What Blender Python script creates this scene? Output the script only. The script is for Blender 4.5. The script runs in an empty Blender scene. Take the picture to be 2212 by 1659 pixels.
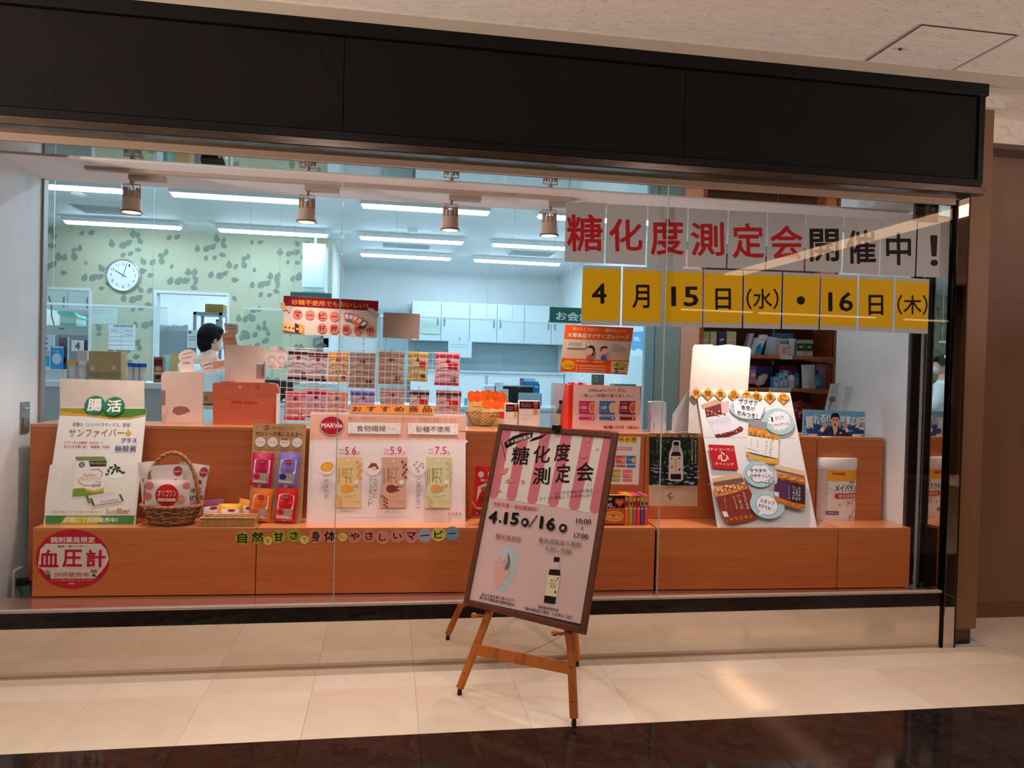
import bpy, bmesh, math, random
from math import sin, cos, pi, radians
from mathutils import Vector, Matrix
random.seed(7)
S = bpy.context.scene
COL = S.collection
# ------------------------------------------------------------ camera
W, H, F = 2212, 1659, 1640.0
CP = Vector((-0.8287, -3.6437, 1.4185)); YAW, PIT, ROL = 0.16048, -0.01518, 0.02662
fw = Vector((sin(YAW)*cos(PIT), cos(YAW)*cos(PIT), sin(PIT)))
r0 = Vector((cos(YAW), -sin(YAW), 0)); u0 = r0.cross(fw)
rt = r0*cos(ROL) + u0*sin(ROL); up = -r0*sin(ROL) + u0*cos(ROL)
cd = bpy.data.cameras.new('camera'); cam = bpy.data.objects.new('camera', cd); COL.objects.link(cam)
cd.sensor_fit = 'HORIZONTAL'; cd.sensor_width = 36; cd.lens = 36*F/W; cd.clip_start = .05
cam.matrix_world = Matrix(((rt.x, up.x, -fw.x, CP.x), (rt.y, up.y, -fw.y, CP.y), (rt.z, up.z, -fw.z, CP.z), (0, 0, 0, 1)))
S.camera = cam
# ------------------------------------------------------------ world, exposure, lights
S.view_settings.view_transform = 'Standard'; S.view_settings.look = 'None'
S.view_settings.exposure = 0.0; S.view_settings.gamma = 1.0; S.view_settings.use_curve_mapping = False
wd = bpy.data.worlds.new('world'); S.world = wd; wd.use_nodes = True
wd.node_tree.nodes['Background'].inputs[0].default_value = (1.0, .72, .52, 1); wd.node_tree.nodes['Background'].inputs[1].default_value = .10
FL_STRENGTH = 36.0; FL_COL = (.59, .84, 1.0)
WARM = (1.0, .80, .72)
def lamp(name, kind, loc, target, power, color, size=.1, spot=60, blend=.5, sy=None):
    l = bpy.data.lights.new(name, kind); l.energy = power; l.color = color
    o = bpy.data.objects.new(name, l); COL.objects.link(o); o.location = loc
    o.rotation_euler = (Vector(target)-Vector(loc)).to_track_quat('-Z', 'Y').to_euler()
    if kind == 'SPOT': l.spot_size = radians(spot); l.spot_blend = blend; l.shadow_soft_size = size
    if kind == 'AREA': l.size = size; l.shape = 'RECTANGLE'; l.size_y = sy or size
    return o
HALL_Z = 2.97
SPOTX = (-2.113, -1.268, -.529, .007, 1.15)
for x in SPOTX:      # warm track spots of the bay; the last, without fixture, is added fill
    lamp('bay_spot', 'SPOT', (x, .40, 2.16), (x+.03, .30, .6), 82 if x < 1 else 84, WARM, .04, 84, .8)
for x, y, p in ((-2.6, -1.25, 44), (-1.0, -1.15, 48), (.5, -1.3, 48), (1.9, -1.2, 34), (3.3, -1.0, 24), (-3.6, -1.95, 60), (-1.3, -1.95, 66), (1.0, -1.95, 60), (3.2, -1.9, 40), (-6.3, -5.2, 150), (7.2, -5.2, 120)):   # corridor downlights; the wide-cone ones are added front fill for the window
    lamp('corridor_downlight_and_fill', 'SPOT', (x, y, HALL_Z-.03), (x, y, 0), p*.66, (1, .84, .81), .06, 172 if y < -1.5 else 135, .7)
for a, b, w in (((-6.7, -2.2, 1.2), (-2.7, -1.0, 2.9), 2350), ((7.6, -2.2, 1.2), (3.6, -1.0, 2.9), 1200)):   # unseen spots added at the corridor ends to brighten the ceiling
    lamp('cornice_uplight', 'SPOT', a, b, w, (1, .84, .78), .1, 44, 1.0)
for x in (-3.2, -1.5, .2, 1.9):       # assumed unseen front row above the bulkhead, added to light the clerk's side
    lamp('pharmacy_light', 'AREA', (x, 1.75, 2.88), (x, 1.75, 0), 15, FL_COL, 1.15, sy=.1)
# ------------------------------------------------------------ helpers
def at(px, py, X=None, Y=None, Z=None):
    d = fw + rt*((px-W/2)/F) - up*((py-H/2)/F)
    t = (X-CP.x)/d.x if X is not None else (Y-CP.y)/d.y if Y is not None else (Z-CP.z)/d.z
    return CP + d*t
def lin(c):
    c = c/255
    return c/12.92 if c <= .04045 else ((c+.055)/1.055)**2.4
MATS = {}
def M(col, rough=.55, metal=0.0, emit=0, spec=.5, name=None, coat=0, alpha=1, trans=0):
    k = (tuple(col), rough, metal, emit, spec, coat, alpha, trans)
    if k in MATS: return MATS[k]
    m = bpy.data.materials.new(name or 'mat'); m.use_nodes = True
    b = m.node_tree.nodes['Principled BSDF']; c = tuple(lin(v) for v in col)+(1,)
    b.inputs['Base Color'].default_value = c; b.inputs['Roughness'].default_value = rough; b.inputs['Metallic'].default_value = metal
    b.inputs['Specular IOR Level'].default_value = spec; b.inputs['Coat Weight'].default_value = coat
    b.inputs['Alpha'].default_value = alpha; b.inputs['Transmission Weight'].default_value = trans
    if emit: b.inputs['Emission Color'].default_value = c; b.inputs['Emission Strength'].default_value = emit
    MATS[k] = m
    return m
def noisy(name, c1, c2, scale=(1, 1, 1), nscale=5, rough=.5, detail=5, bump=0, dist=0, spec=.5, coat=0, lo=.3, hi=.7, c3=None, s3=40, f3=.3, rvar=0):
    m = bpy.data.materials.new(name); m.use_nodes = True; n = m.node_tree.nodes; L = m.node_tree.links; b = n['Principled BSDF']
    tc = n.new('ShaderNodeTexCoord'); mp = n.new('ShaderNodeMapping'); mp.inputs['Scale'].default_value = scale
    L.new(tc.outputs['Object'], mp.inputs[0])
    t = n.new('ShaderNodeTexNoise'); t.inputs['Scale'].default_value = nscale; t.inputs['Detail'].default_value = detail; t.inputs['Distortion'].default_value = dist
    L.new(mp.outputs[0], t.inputs['Vector'])
    r = n.new('ShaderNodeValToRGB'); r.color_ramp.elements[0].position = lo; r.color_ramp.elements[1].position = hi
    r.color_ramp.elements[0].color = tuple(lin(v) for v in c1)+(1,); r.color_ramp.elements[1].color = tuple(lin(v) for v in c2)+(1,)
    L.new(t.outputs[0], r.inputs[0]); out = r.outputs[0]
    if c3:
        t2 = n.new('ShaderNodeTexNoise'); t2.inputs['Scale'].default_value = s3; t2.inputs['Detail'].default_value = 2; L.new(mp.outputs[0], t2.inputs['Vector'])
        r2 = n.new('ShaderNodeValToRGB'); r2.color_ramp.elements[0].position = .58; r2.color_ramp.elements[1].position = .68
        L.new(t2.outputs[0], r2.inputs[0]); mx = n.new('ShaderNodeMix'); mx.data_type = 'RGBA'
        ml = n.new('ShaderNodeMath'); ml.operation = 'MULTIPLY'; ml.inputs[1].default_value = f3; L.new(r2.outputs[0], ml.inputs[0]); L.new(ml.outputs[0], mx.inputs[0])
        L.new(out, mx.inputs[6]); mx.inputs[7].default_value = tuple(lin(v) for v in c3)+(1,); out = mx.outputs[2]
    L.new(out, b.inputs['Base Color'])
    b.inputs['Roughness'].default_value = rough; b.inputs['Specular IOR Level'].default_value = spec; b.inputs['Coat Weight'].default_value = coat
    if bump:
        bp = n.new('ShaderNodeBump'); bp.inputs['Strength'].default_value = bump; bp.inputs['Distance'].default_value = .01; L.new(t.outputs[0], bp.inputs['Height']); L.new(bp.outputs[0], b.inputs['Normal'])
    return m
def glassmat(name, tint=(1, 1, 1), ior=1.5, rough=0.0):
    m = bpy.data.materials.new(name); m.use_nodes = True; n = m.node_tree.nodes; L = m.node_tree.links
    n.remove(n['Principled BSDF']); o = n['Material Output']
    t = n.new('ShaderNodeBsdfTransparent'); t.inputs[0].default_value = tint+(1,)
    g = n.new('ShaderNodeBsdfGlossy'); g.inputs['Roughness'].default_value = rough
    f = n.new('ShaderNodeFresnel'); x = n.new('ShaderNodeMixShader')
    ge = n.new('ShaderNodeNewGeometry'); mr = n.new('ShaderNodeMapRange'); mr.inputs['To Min'].default_value = ior; mr.inputs['To Max'].default_value = 1/ior
    L.new(ge.outputs['Backfacing'], mr.inputs['Value']); L.new(mr.outputs[0], f.inputs[0])
    L.new(f.outputs[0], x.inputs[0]); L.new(t.outputs[0], x.inputs[1]); L.new(g.outputs[0], x.inputs[2]); L.new(x.outputs[0], o.inputs[0])
    return m
GLASS = glassmat('window_glass', (.985, .995, .99)); ACRYL = glassmat('acrylic', (.95, .985, .985), 1.45); CLEAR = glassmat('clear_plastic', (.93, .95, .95), 1.4, .08)
STEEL = M((205, 200, 195), .06, 1.0, name='polished_steel'); MIRROR = M((212, 203, 194), .02, 1.0, name='mirror_steel')
BRUSH = noisy('brushed_steel', (104, 92, 84), (84, 74, 66), (1, 1, 8), 8, .3); BRUSH.node_tree.nodes['Principled BSDF'].inputs['Metallic'].default_value = 1
CHROME = M((225, 225, 225), .12, 1.0); BLK = M((14, 13, 13), .4); WHT = M((232, 232, 230), .45); PAPER = M((232, 229, 224), .7)
WOOD = noisy('beech_laminate', (196, 106, 52), (206, 118, 62), (.35, .35, 9), 5, .38, 4, spec=.4, c3=(178, 90, 40), s3=16, f3=.5)
WOODT = noisy('beech_varnished_lit_top', (196, 120, 72), (206, 132, 84), (.35, .35, 9), 5, .28, 4, spec=.6, coat=.5)  # same beech, lighter and pinker: lamp sheen on the tops put into the colour
WOODD = noisy('beech_laminate_dark', (186, 99, 53), (199, 113, 63), (.35, .35, 9), 5, .45, 4)
EASELW = noisy('easel_pine', (182, 96, 26), (198, 112, 34), (3, 3, .6), 9, .5, 4, c3=(120, 56, 16), s3=7, f3=.5)
FRAMEW = noisy('frame_walnut', (92, 52, 34), (112, 64, 42), (2, 2, 2), 20, .5, 4, spec=.25)
WICK = noisy('wicker', (188, 128, 72), (150, 92, 48), (1, 1, 1), 60, .6, 3); WICKD = noisy('wicker_dark', (120, 72, 40), (92, 52, 28), (1, 1, 1), 60, .6, 3)
KRAFT = noisy('kraft_card', (190, 148, 100), (178, 136, 90), (1, 1, 1), 30, .8, 3); CARD = noisy('grey_card', (205, 192, 182), (196, 182, 172), (1, 1, 1), 25, .8, 3)
PLASTER = noisy('white_paint', (228, 230, 230), (222, 224, 224), (1, 1, 1), 12, .6, 3)
CEILH = noisy('corridor_ceiling', (232, 222, 208), (220, 210, 196), (1, 3, 1), 9, .85, 6, bump=.05, c3=(150, 138, 122), s3=26, f3=.35)
STONE = noisy('cream_limestone', (226, 208, 184), (216, 194, 168), (1, 1, 1), 2.2, .09, 6, spec=.5, dist=.8)
STONE2 = noisy('cream_limestone_b', (231, 214, 192), (221, 201, 178), (1, 1, 1), 2.6, .09, 6, spec=.5, dist=.5)
GRAN = noisy('dark_granite', (46, 38, 35), (17, 15, 14), (1, 1, 1), 9, .08, 9, spec=.6, dist=1.2, c3=(70, 54, 46), s3=34, f3=.5)
FARS = noisy('corridor_stone', (120, 102, 86), (96, 80, 66), (1, 1, 1), 3, .3, 5)
GRAN2 = noisy('dark_granite_b', (43, 36, 33), (19, 16, 15), (1, 1, 1), 7, .08, 9, spec=.6, dist=1.0, c3=(66, 52, 44), s3=30, f3=.45)
FASC = noisy('fascia_bronze', (24, 19, 17), (19, 16, 15), (1, 1, 1), 4, .75, 3, spec=.12); FASCR = M((16, 13, 12), .45, 0, spec=.2)
BRONZE = noisy('bronze_panel', (138, 98, 70), (128, 90, 64), (1, 1, .4), 3, .45, 4, spec=.4); BRONZE2 = noisy('bronze_wall', (134, 96, 70), (118, 84, 62), (1, 1, .4), 3, .5, 4)
def translucent(name, col):
    m = bpy.data.materials.new(name); m.use_nodes = True; n = m.node_tree.nodes; L = m.node_tree.links; n.remove(n['Principled BSDF'])
    a = n.new('ShaderNodeBsdfTranslucent'); b = n.new('ShaderNodeBsdfDiffuse'); x = n.new('ShaderNodeMixShader'); x.inputs[0].default_value = .4
    for q in (a, b): q.inputs[0].default_value = tuple(lin(v) for v in col)+(1,)
    L.new(a.outputs[0], x.inputs[1]); L.new(b.outputs[0], x.inputs[2]); L.new(x.outputs[0], n['Material Output'].inputs[0]); return m
MILK = translucent('milky_acrylic', (246, 248, 250))
class MB:
    def __init__(s): s.v = []; s.f = []; s.m = []; s.mats = []
    def mi(s, mat):
        if mat not in s.mats: s.mats.append(mat)
        return s.mats.index(mat)
    def add(s, vs, fs, mat):
        b = len(s.v); s.v += [Vector(v) for v in vs]; i = s.mi(mat)
        for f in fs: s.f.append([b+k for k in f]); s.m.append(i)
        return s
    def box(s, a, b, mat, R=None, bv=0):
        (x0, y0, z0), (x1, y1, z1) = a, b
        vs = [Vector(p) for p in ((x0, y0, z0), (x1, y0, z0), (x1, y1, z0), (x0, y1, z0), (x0, y0, z1), (x1, y0, z1), (x1, y1, z1), (x0, y1, z1))]
        if R: vs = [R @ v for v in vs]
        return s.add(vs, [(0, 3, 2, 1), (4, 5, 6, 7), (0, 1, 5, 4), (1, 2, 6, 5), (2, 3, 7, 6), (3, 0, 4, 7)], mat)
    def tube(s, pts, r, mat, n=8, closed=False, caps=True):
        pts = [Vector(p) for p in pts]; N = len(pts); rs = r if isinstance(r, (list, tuple)) else [r]*N
        vs = []; ref = None
        for i, p in enumerate(pts):
            a = pts[(i-1) % N] if (closed or i > 0) else p; c = pts[(i+1) % N] if (closed or i < N-1) else p
            t = (c-a).normalized()
            if ref is None: ref = Vector((0, 0, 1)) if abs(t.z) < .9 else Vector((1, 0, 0))
            x = (ref - t*ref.dot(t)).normalized(); y = t.cross(x); ref = x
            vs += [p + (x*cos(2*pi*k/n)+y*sin(2*pi*k/n))*rs[i] for k in range(n)]
        fs = []
        for i in range(N if closed else N-1):
            j = (i+1) % N
            fs += [(i*n+k, i*n+(k+1) % n, j*n+(k+1) % n, j*n+k) for k in range(n)]
        if not closed and caps: fs += [tuple(range(n))[::-1], tuple((N-1)*n+k for k in range(n))]
        return s.add(vs, fs, mat)
    def lathe(s, c, prof, mat, n=24, axis=None):
        """prof: list of (r, z)"""
        c = Vector(c); vs = []; fs = []
        for r, z in prof: vs += [c + Vector((r*cos(2*pi*k/n), r*sin(2*pi*k/n), z)) for k in range(n)]
        for i in range(len(prof)-1): fs += [(i*n+k, i*n+(k+1) % n, (i+1)*n+(k+1) % n, (i+1)*n+k) for k in range(n)]
        fs += [tuple(range(n))[::-1], tuple((len(prof)-1)*n+k for k in range(n))]
        return s.add(vs, fs, mat)
    def ball(s, c, r, mat, sc=(1, 1, 1), R=None, nu=16, nv=10):
        c = Vector(c); vs = []; fs = []
        for j in range(nv+1):
            th = pi*j/nv
            for i in range(nu):
                v = Vector((sin(th)*cos(2*pi*i/nu)*sc[0], sin(th)*sin(2*pi*i/nu)*sc[1], cos(th)*sc[2]))*r
                vs.append(c+((R @ v) if R else v))
        for j in range(nv):
            for i in range(nu): fs.append((j*nu+i, (j+1)*nu+i, (j+1)*nu+(i+1) % nu, j*nu+(i+1) % nu))
        return s.add(vs, fs, mat)
    def obj(s, name, parent=None, bevel=0, smooth=False, base=True, sub=0):
        me = bpy.data.meshes.new(name)
        if parent is not None: o0 = wloc(parent)
        elif base and s.v:
            xs = [v.x for v in s.v]; ys = [v.y for v in s.v]; o0 = Vector(((min(xs)+max(xs))/2, (min(ys)+max(ys))/2, min(v.z for v in s.v)))
        else: o0 = Vector((0, 0, 0))
        me.from_pydata([v-o0 for v in s.v], [], s.f)
        for m in s.mats: me.materials.append(m)
        me.polygons.foreach_set('material_index', s.m)
        if smooth: me.polygons.foreach_set('use_smooth', [True]*len(s.f))
        o = bpy.data.objects.new(name, me); COL.objects.link(o)
        if parent is not None: o.parent = parent
        else: o.location = o0
        if smooth: o.modifiers.new('w', 'EDGE_SPLIT').split_angle = radians(42)
        if bevel:
            b = o.modifiers.new('b', 'BEVEL'); b.width = bevel; b.segments = 2; b.limit_method = 'ANGLE'; b.angle_limit = radians(50)
        return o
def wloc(o):
    l = Vector((0, 0, 0))
    while o is not None: l = l + o.location; o = o.parent
    return l
def tag(o, label, cat, group=None):
    o['label'] = label; o['category'] = cat
    if group: o['group'] = group
    return o
def thing(name, label, cat, loc, group=None):
    o = bpy.data.objects.new(name, None); COL.objects.link(o); o.location = loc; o.empty_display_size = .05
    return tag(o, label, cat, group)
def struct(o): o['kind'] = 'structure'; return o
def sempty(name, loc=(0, 0, 0)):
    o = bpy.data.objects.new(name, None); COL.objects.link(o); o.location = loc; o['kind'] = 'structure'; return o
def box(name, a, b, mat, parent=None, bevel=0): return MB().box(a, b, mat).obj(name, parent, bevel)
TX = {}
def textgeo(t, bold=0):
    k = (t, bold)
    if k in TX: return TX[k]
    if bold:
        vs, fs = textgeo(t)[:2]; V = list(vs); Q = list(fs)
        for j in range(8):
            dx, dy = bold*cos(pi*j/4), bold*sin(pi*j/4); b = len(V); V += [(x+dx, y+dy) for x, y in vs]; Q += [tuple(b+i for i in f) for f in fs]
        vs, fs = V, Q
    else:
        c = bpy.data.curves.new('t', 'FONT'); c.body = t; c.resolution_u = 2
        o = bpy.data.objects.new('t', c); COL.objects.link(o)
        me = bpy.data.meshes.new_from_object(o.evaluated_get(bpy.context.evaluated_depsgraph_get()))
        vs = [(v.co.x, v.co.y) for v in me.vertices]; fs = [tuple(p.vertices) for p in me.polygons]
        bpy.data.objects.remove(o); bpy.data.curves.remove(c); bpy.data.meshes.remove(me)
    if not vs: vs = [(0, 0), (.01, 0), (0, .01)]; fs = [(0, 1, 2)]
    x0 = min(v[0] for v in vs); x1 = max(v[0] for v in vs); y0 = min(v[1] for v in vs); y1 = max(v[1] for v in vs)
    TX[k] = (vs, fs, x0, x1, y0, y1); return TX[k]
class Pl:
    def __init__(s, o, u, v):
        s.o = Vector(o); s.u = Vector(u).normalized(); v = Vector(v); s.v = (v - s.u*v.dot(s.u)).normalized(); s.n = s.u.cross(s.v)
        if s.n.dot(CP-s.o) < 0: s.n = -s.n
    def local(s, px, py):
        d = fw + rt*((px-W/2)/F) - up*((py-H/2)/F); t = (s.o-CP).dot(s.n)/d.dot(s.n); p = CP+d*t-s.o
        return (p.dot(s.u), p.dot(s.v))
    def w(s, a, b, off=0): return s.o + s.u*a + s.v*b + s.n*off
    def p(s, px, py, off=0): return s.w(*s.local(px, py), off)
def PY(y, ang=0): return Pl((0, y, 0), (cos(ang), sin(ang), 0), (0, 0, 1))
def lean(bl, br, tl, z=.629):
    """board standing on height z at pixels bl, br and leaning back to pixel tl"""
    a = at(*bl, Z=z); b = at(*br, Z=z); c = at(*tl, X=a.x); return Pl(a, b-a, c-a)
def slab(name, pl, pts, th, mat, parent=None, mode='px', back=None):
    """pts px outline -> solid card of thickness th behind the plane"""
    q = [pl.local(*p) for p in pts] if mode == 'px' else pts
    n = len(q); mb = MB(); A = [pl.w(a, b) for a, b in q]; B = [pl.w(a, b, -th) for a, b in q]
    mb.add(A+B, [tuple(range(n))], mat); i = mb.mi(back or mat)
    mb.f.append([n+k for k in range(n)][::-1]); mb.m.append(i)
    for k in range(n): mb.f.append([k, (k+1) % n, n+(k+1) % n, n+k]); mb.m.append(i)
    return mb.obj(name, parent)
def A_(c, rough): return M(c, max(rough, .6), spec=.15)
def art(parent, pl, items, name='printed_artwork', mp=None, bulge=None, base=.0006, rough=.55, step=.00012):
    mp = mp or pl.local; mb = MB(); off = base
    def W3(a, b): return pl.w(a, b, off + (bulge(a, b) if bulge else 0))
    for it in items:
        k = it[0]; off += step
        if k == 'r':
            _, x0, y0, x1, y1, c = it[:6]; a0, b0 = mp(x0, y0); a1, b1 = mp(x1, y1); n = 8 if bulge else 1; vs = []; fs = []
            for j in range(n+1):
                for i in range(n+1): vs.append(W3(a0+(a1-a0)*i/n, b0+(b1-b0)*j/n))
            for j in range(n):
                for i in range(n): q = j*(n+1)+i; fs.append((q, q+1, q+n+2, q+n+1))
            mb.add(vs, fs, A_(c, rough))
        elif k == 'e':
            _, cx, cy, rx, ry, c = it[:6]; a0, b0 = mp(cx, cy); ra = abs(mp(cx+rx, cy)[0]-a0) or rx; a2, b2 = mp(cx, cy-ry); rb = math.hypot(a2-a0, b2-b0)
            ra = math.hypot(mp(cx+rx, cy)[0]-a0, mp(cx+rx, cy)[1]-b0); ro = it[6] if len(it) > 6 else 0; n = 28; vs = [W3(a0, b0)]; rings = (.5, 1) if bulge else (1,); fs = []
            for rr in rings:
                for i in range(n):
                    x = ra*rr*cos(2*pi*i/n); y = rb*rr*sin(2*pi*i/n); vs.append(W3(a0+x*cos(ro)-y*sin(ro), b0+x*sin(ro)+y*cos(ro)))
            fs = [(0, 1+i, 1+(i+1) % n) for i in range(n)]
            if bulge: fs += [(1+i, 1+n+i, 1+n+(i+1) % n, 1+(i+1) % n) for i in range(n)]
            mb.add(vs, fs, A_(c, rough))
        elif k == 'p':
            mb.add([W3(*mp(*p)) for p in it[1]], [tuple(range(len(it[1])))], A_(it[2], rough))
        elif k == 'l':
            P = [Vector(mp(*p)) for p in it[1]]; q = it[1][0]; sc = (Vector(mp(q[0]+1, q[1]))-Vector(mp(q[0], q[1]))).length; w = it[2]*sc/2
            for i in range(len(P)-1):
                d = (P[i+1]-P[i]); 
                if d.length < 1e-7: continue
                d.normalize(); nn = Vector((-d.y, d.x))*w; e = d*w*.5
                mb.add([W3(*v)+pl.n*(.00003*(i % 2)) for v in (P[i]-nn-e, P[i+1]-nn+e, P[i+1]+nn+e, P[i]+nn-e)], [(0, 1, 2, 3)], A_(it[3], rough))
        elif k == 't':
            _, x0, y0, x1, y1, h, t, c = it[:8]; bold = it[8] if len(it) > 8 else 0
            vs, fs, u0_, u1_, v0_, v1_ = textgeo(t, bold)
            nb = len(vs)//9 if bold else len(vs)+1
            A = Vector(mp(x0, y0)); B = Vector(mp(x1, y1)); mx, my = (x0+x1)/2, (y0+y1)/2
            hh = (Vector(mp(mx, my-h/2))-Vector(mp(mx, my+h/2))).length; d = (B-A); Lw = d.length; d.normalize(); nn = Vector((-d.y, d.x)); q = []
            for x, y in vs:
                s_ = (x-u0_)/(u1_-u0_); t_ = (y-(v0_+v1_)/2)/(v1_-v0_); pt = A + d*Lw*s_ + nn*hh*t_; q.append(W3(pt.x, pt.y)+pl.n*(.00002*(len(q)//nb)))
            mb.add(q, fs, A_(c, rough)); off += .00018 if bold and step else 0
        elif k == 'v':      # vertical text: x centre, y0, y1, cell width
            _, xc, y0, y1, w, t, c = it[:7]; bold = it[7] if len(it) > 7 else 0; n = len(t); ch = (y1-y0)/n; off -= step
            xb = it[8] if len(it) > 8 else xc
            for i, g in enumerate(t):
                if g == ' ': continue
                yy = y0+ch*(i+.5); xx = xc+(xb-xc)*(i+.5)/n; off += 0
                if g == 'ー': sub = ('p', [(xx-w*.06, yy-ch*.38), (xx+w*.06, yy-ch*.38), (xx+w*.06, yy+ch*.38), (xx-w*.06, yy+ch*.38)], c)
                else: sub = ('t', xx-w*.42, yy, xx+w*.42, yy, ch*.84, g, c, bold)
                SUB.append(sub)
            mb2 = art(None, pl, SUB[:], mp=mp, bulge=bulge, base=off, rough=rough, step=0); SUB.clear(); b = len(mb.v)
            mb.v += mb2.v; idx = [mb.mi(m) for m in mb2.mats]
            for f, m in zip(mb2.f, mb2.m): mb.f.append([b+q for q in f]); mb.m.append(idx[m])
            off += step + (.0002 if bold else 0)
    if parent is None: return mb
    return mb.obj(name, parent)
SUB = []
def pouch(name, label, pl, cx, cy, w, h, rot, col, items=(), depth=.018, off=.02, cat='packet', group=None, seal=None, rough=.3, parent=None, zig=False, wob=0.0):
    """soft packet: centre, size in px on plane pl, rot (rad, ccw); items in 0..1 coordinates, y down"""
    a, b = pl.local(cx, cy); ww = abs(pl.local(cx+w/2, cy)[0]-pl.local(cx-w/2, cy)[0]); hh = abs(pl.local(cx, cy-h/2)[1]-pl.local(cx, cy+h/2)[1])
    u = pl.u*cos(rot)+pl.v*sin(rot); v = -pl.u*sin(rot)+pl.v*cos(rot)
    q = Pl(pl.w(a, b, off)-u*ww/2-v*hh/2, u, v)
    rnd = random.Random(hash((round(cx), round(cy))) & 255); ph = rnd.random()*6
    def bul(x, y):
        s = min(max(x/ww, 0), 1); t = min(max(y/hh, 0), 1)
        e = (max(0, sin(pi*s))**.55)*(max(0, sin(pi*min(1, max(0, (t-.04)/.92))))**.6)
        return depth*e + .0012*sin(9*s+ph)*sin(7*t+ph)*e
    N, K = 12, 14; mb = MB(); mt = M(col, rough, coat=.3); ms = M(seal or col, rough, coat=.3)
    def outl(s, t):
        x = ww*s; k = 1-.05*sin(pi*t)
        x = ww/2+(x-ww/2)*k + wob*ww*sin(pi*2*t+ph)
        return x, hh*t
    F_ = [q.w(*outl(i/N, j/K), bul(ww*i/N, hh*j/K)) for j in range(K+1) for i in range(N+1)]
    B_ = [q.w(*outl(i/N, j/K), -bul(ww*i/N, hh*j/K)*.8-.0008) for j in range(K+1) for i in range(N+1)]
    n = (N+1)
    ff = [(j*n+i, j*n+i+1, (j+1)*n+i+1, (j+1)*n+i) for j in range(K) for i in range(N)]
    mb.add(F_, [f for f in ff if 1 <= f[0]//n < K-1], mt); b0 = 0
    for f in ff:
        if not (1 <= f[0]//n < K-1): mb.f.append(list(f)); mb.m.append(mb.mi(ms))
    mb.add(B_, [f[::-1] for f in ff], mt)
    m = n*(K+1)
    for j in range(K):
        for i in (0, N): p0, p1 = j*n+i, (j+1)*n+i; mb.f.append([p0, p1, m+p1, m+p0]); mb.m.append(0)
    for i in range(N):
        for j in (0, K): p0, p1 = j*n+i, j*n+i+1; mb.f.append([p0, p1, m+p1, m+p0]); mb.m.append(0)
    o = mb.obj(name, parent, smooth=True)
    if parent is None: tag(o, label, cat, group)
    if items: art(o, q, list(items), mp=lambda x, y: (x*ww, (1-y)*hh), bulge=bul, base=.0012, rough=.4)
    o['_'] = 0; del o['_']
    return o
def boxpx(name, label, x0, y0, x1, y1, Y, depth, mat, cat, group=None, items=(), bevel=.001, z0=None, parent=None, ang=0):
    """box whose front face (plane Y) covers the pixels; z0 overrides the base height"""
    pl = PY(Y); a0, b1 = pl.local(x0, (y0+y0)/2); a1, b0 = pl.local(x1, y1); b1 = (pl.local(x0, y0)[1]+pl.local(x1, y0)[1])/2; b0 = (pl.local(x0, y1)[1]+pl.local(x1, y1)[1])/2
    a0 = (pl.local(x0, y0)[0]+pl.local(x0, y1)[0])/2; a1 = (pl.local(x1, y0)[0]+pl.local(x1, y1)[0])/2
    if z0 is not None: b0 = z0
    o = MB().box((a0, Y, b0), (a1, Y+depth, b1), mat).obj(name, parent, bevel)
    if parent is None: tag(o, label, cat, group)
    if items: art(o, pl, list(items))
    return o
# ============================================================ SETTING
# corridor floor: dark granite slabs in front, cream tiles up to the shopfront
fl = struct(MB().box((-7, -8, -.06), (8, .0, -.012), M((196, 172, 146), .7)).obj('floor', base=False))
tm = {}
def tile(name, x0, x1, y0, y1, mat):
    k = (name, round(x1-x0, 3), round(y1-y0, 3), mat)
    if k in tm: o = tm[k].copy()
    else: o = MB().box((0, 0, -.012), (x1-x0, y1-y0, 0), mat).obj(name, fl, .0012)
    tm[k] = o
    if o.name not in COL.objects: COL.objects.link(o)
    o.parent = fl; o.location = (x0+.0008, y0+.0008, 0)
P_ = .45; g = .0006
for i in range(-11, 17):
    x = -.231+P_*i
    tile('tile', x, x+P_-g, -.69, -.24-g, (STONE, STONE2)[(i*7) % 3 == 0])
    tile('tile', x, x+P_-g, -.24, -.002, (STONE2, STONE)[(i*5) % 3 == 0])  # row mostly in the lighter stone, standing in for light off the mirror base
for i in range(-11, 17):
    for j in range(3): tile('granite_slab', -.231+P_*i, -.231+P_*i+P_-g, -.69-P_*(j+1), -.69-P_*j-g, (GRAN, GRAN2)[(i*3+j) % 2])
MB().box((-6, -8, -.012), (7, -.69-P_*3, 0), FARS).obj('far_corridor_stone', fl)
# floor right of the shopfront continues deeper
for i in range(5, 17):
    for j in range(1): tile('tile', 2.42+P_*(i-5), 2.42+P_*(i-4)-g, 0, .45-g, (STONE, STONE2)[(i+j) % 2])
fl2 = MB().box((2.2, .0, -.06), (8, .47, -.012), M((90, 80, 70), .7)).obj('floor_base', fl)
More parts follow.
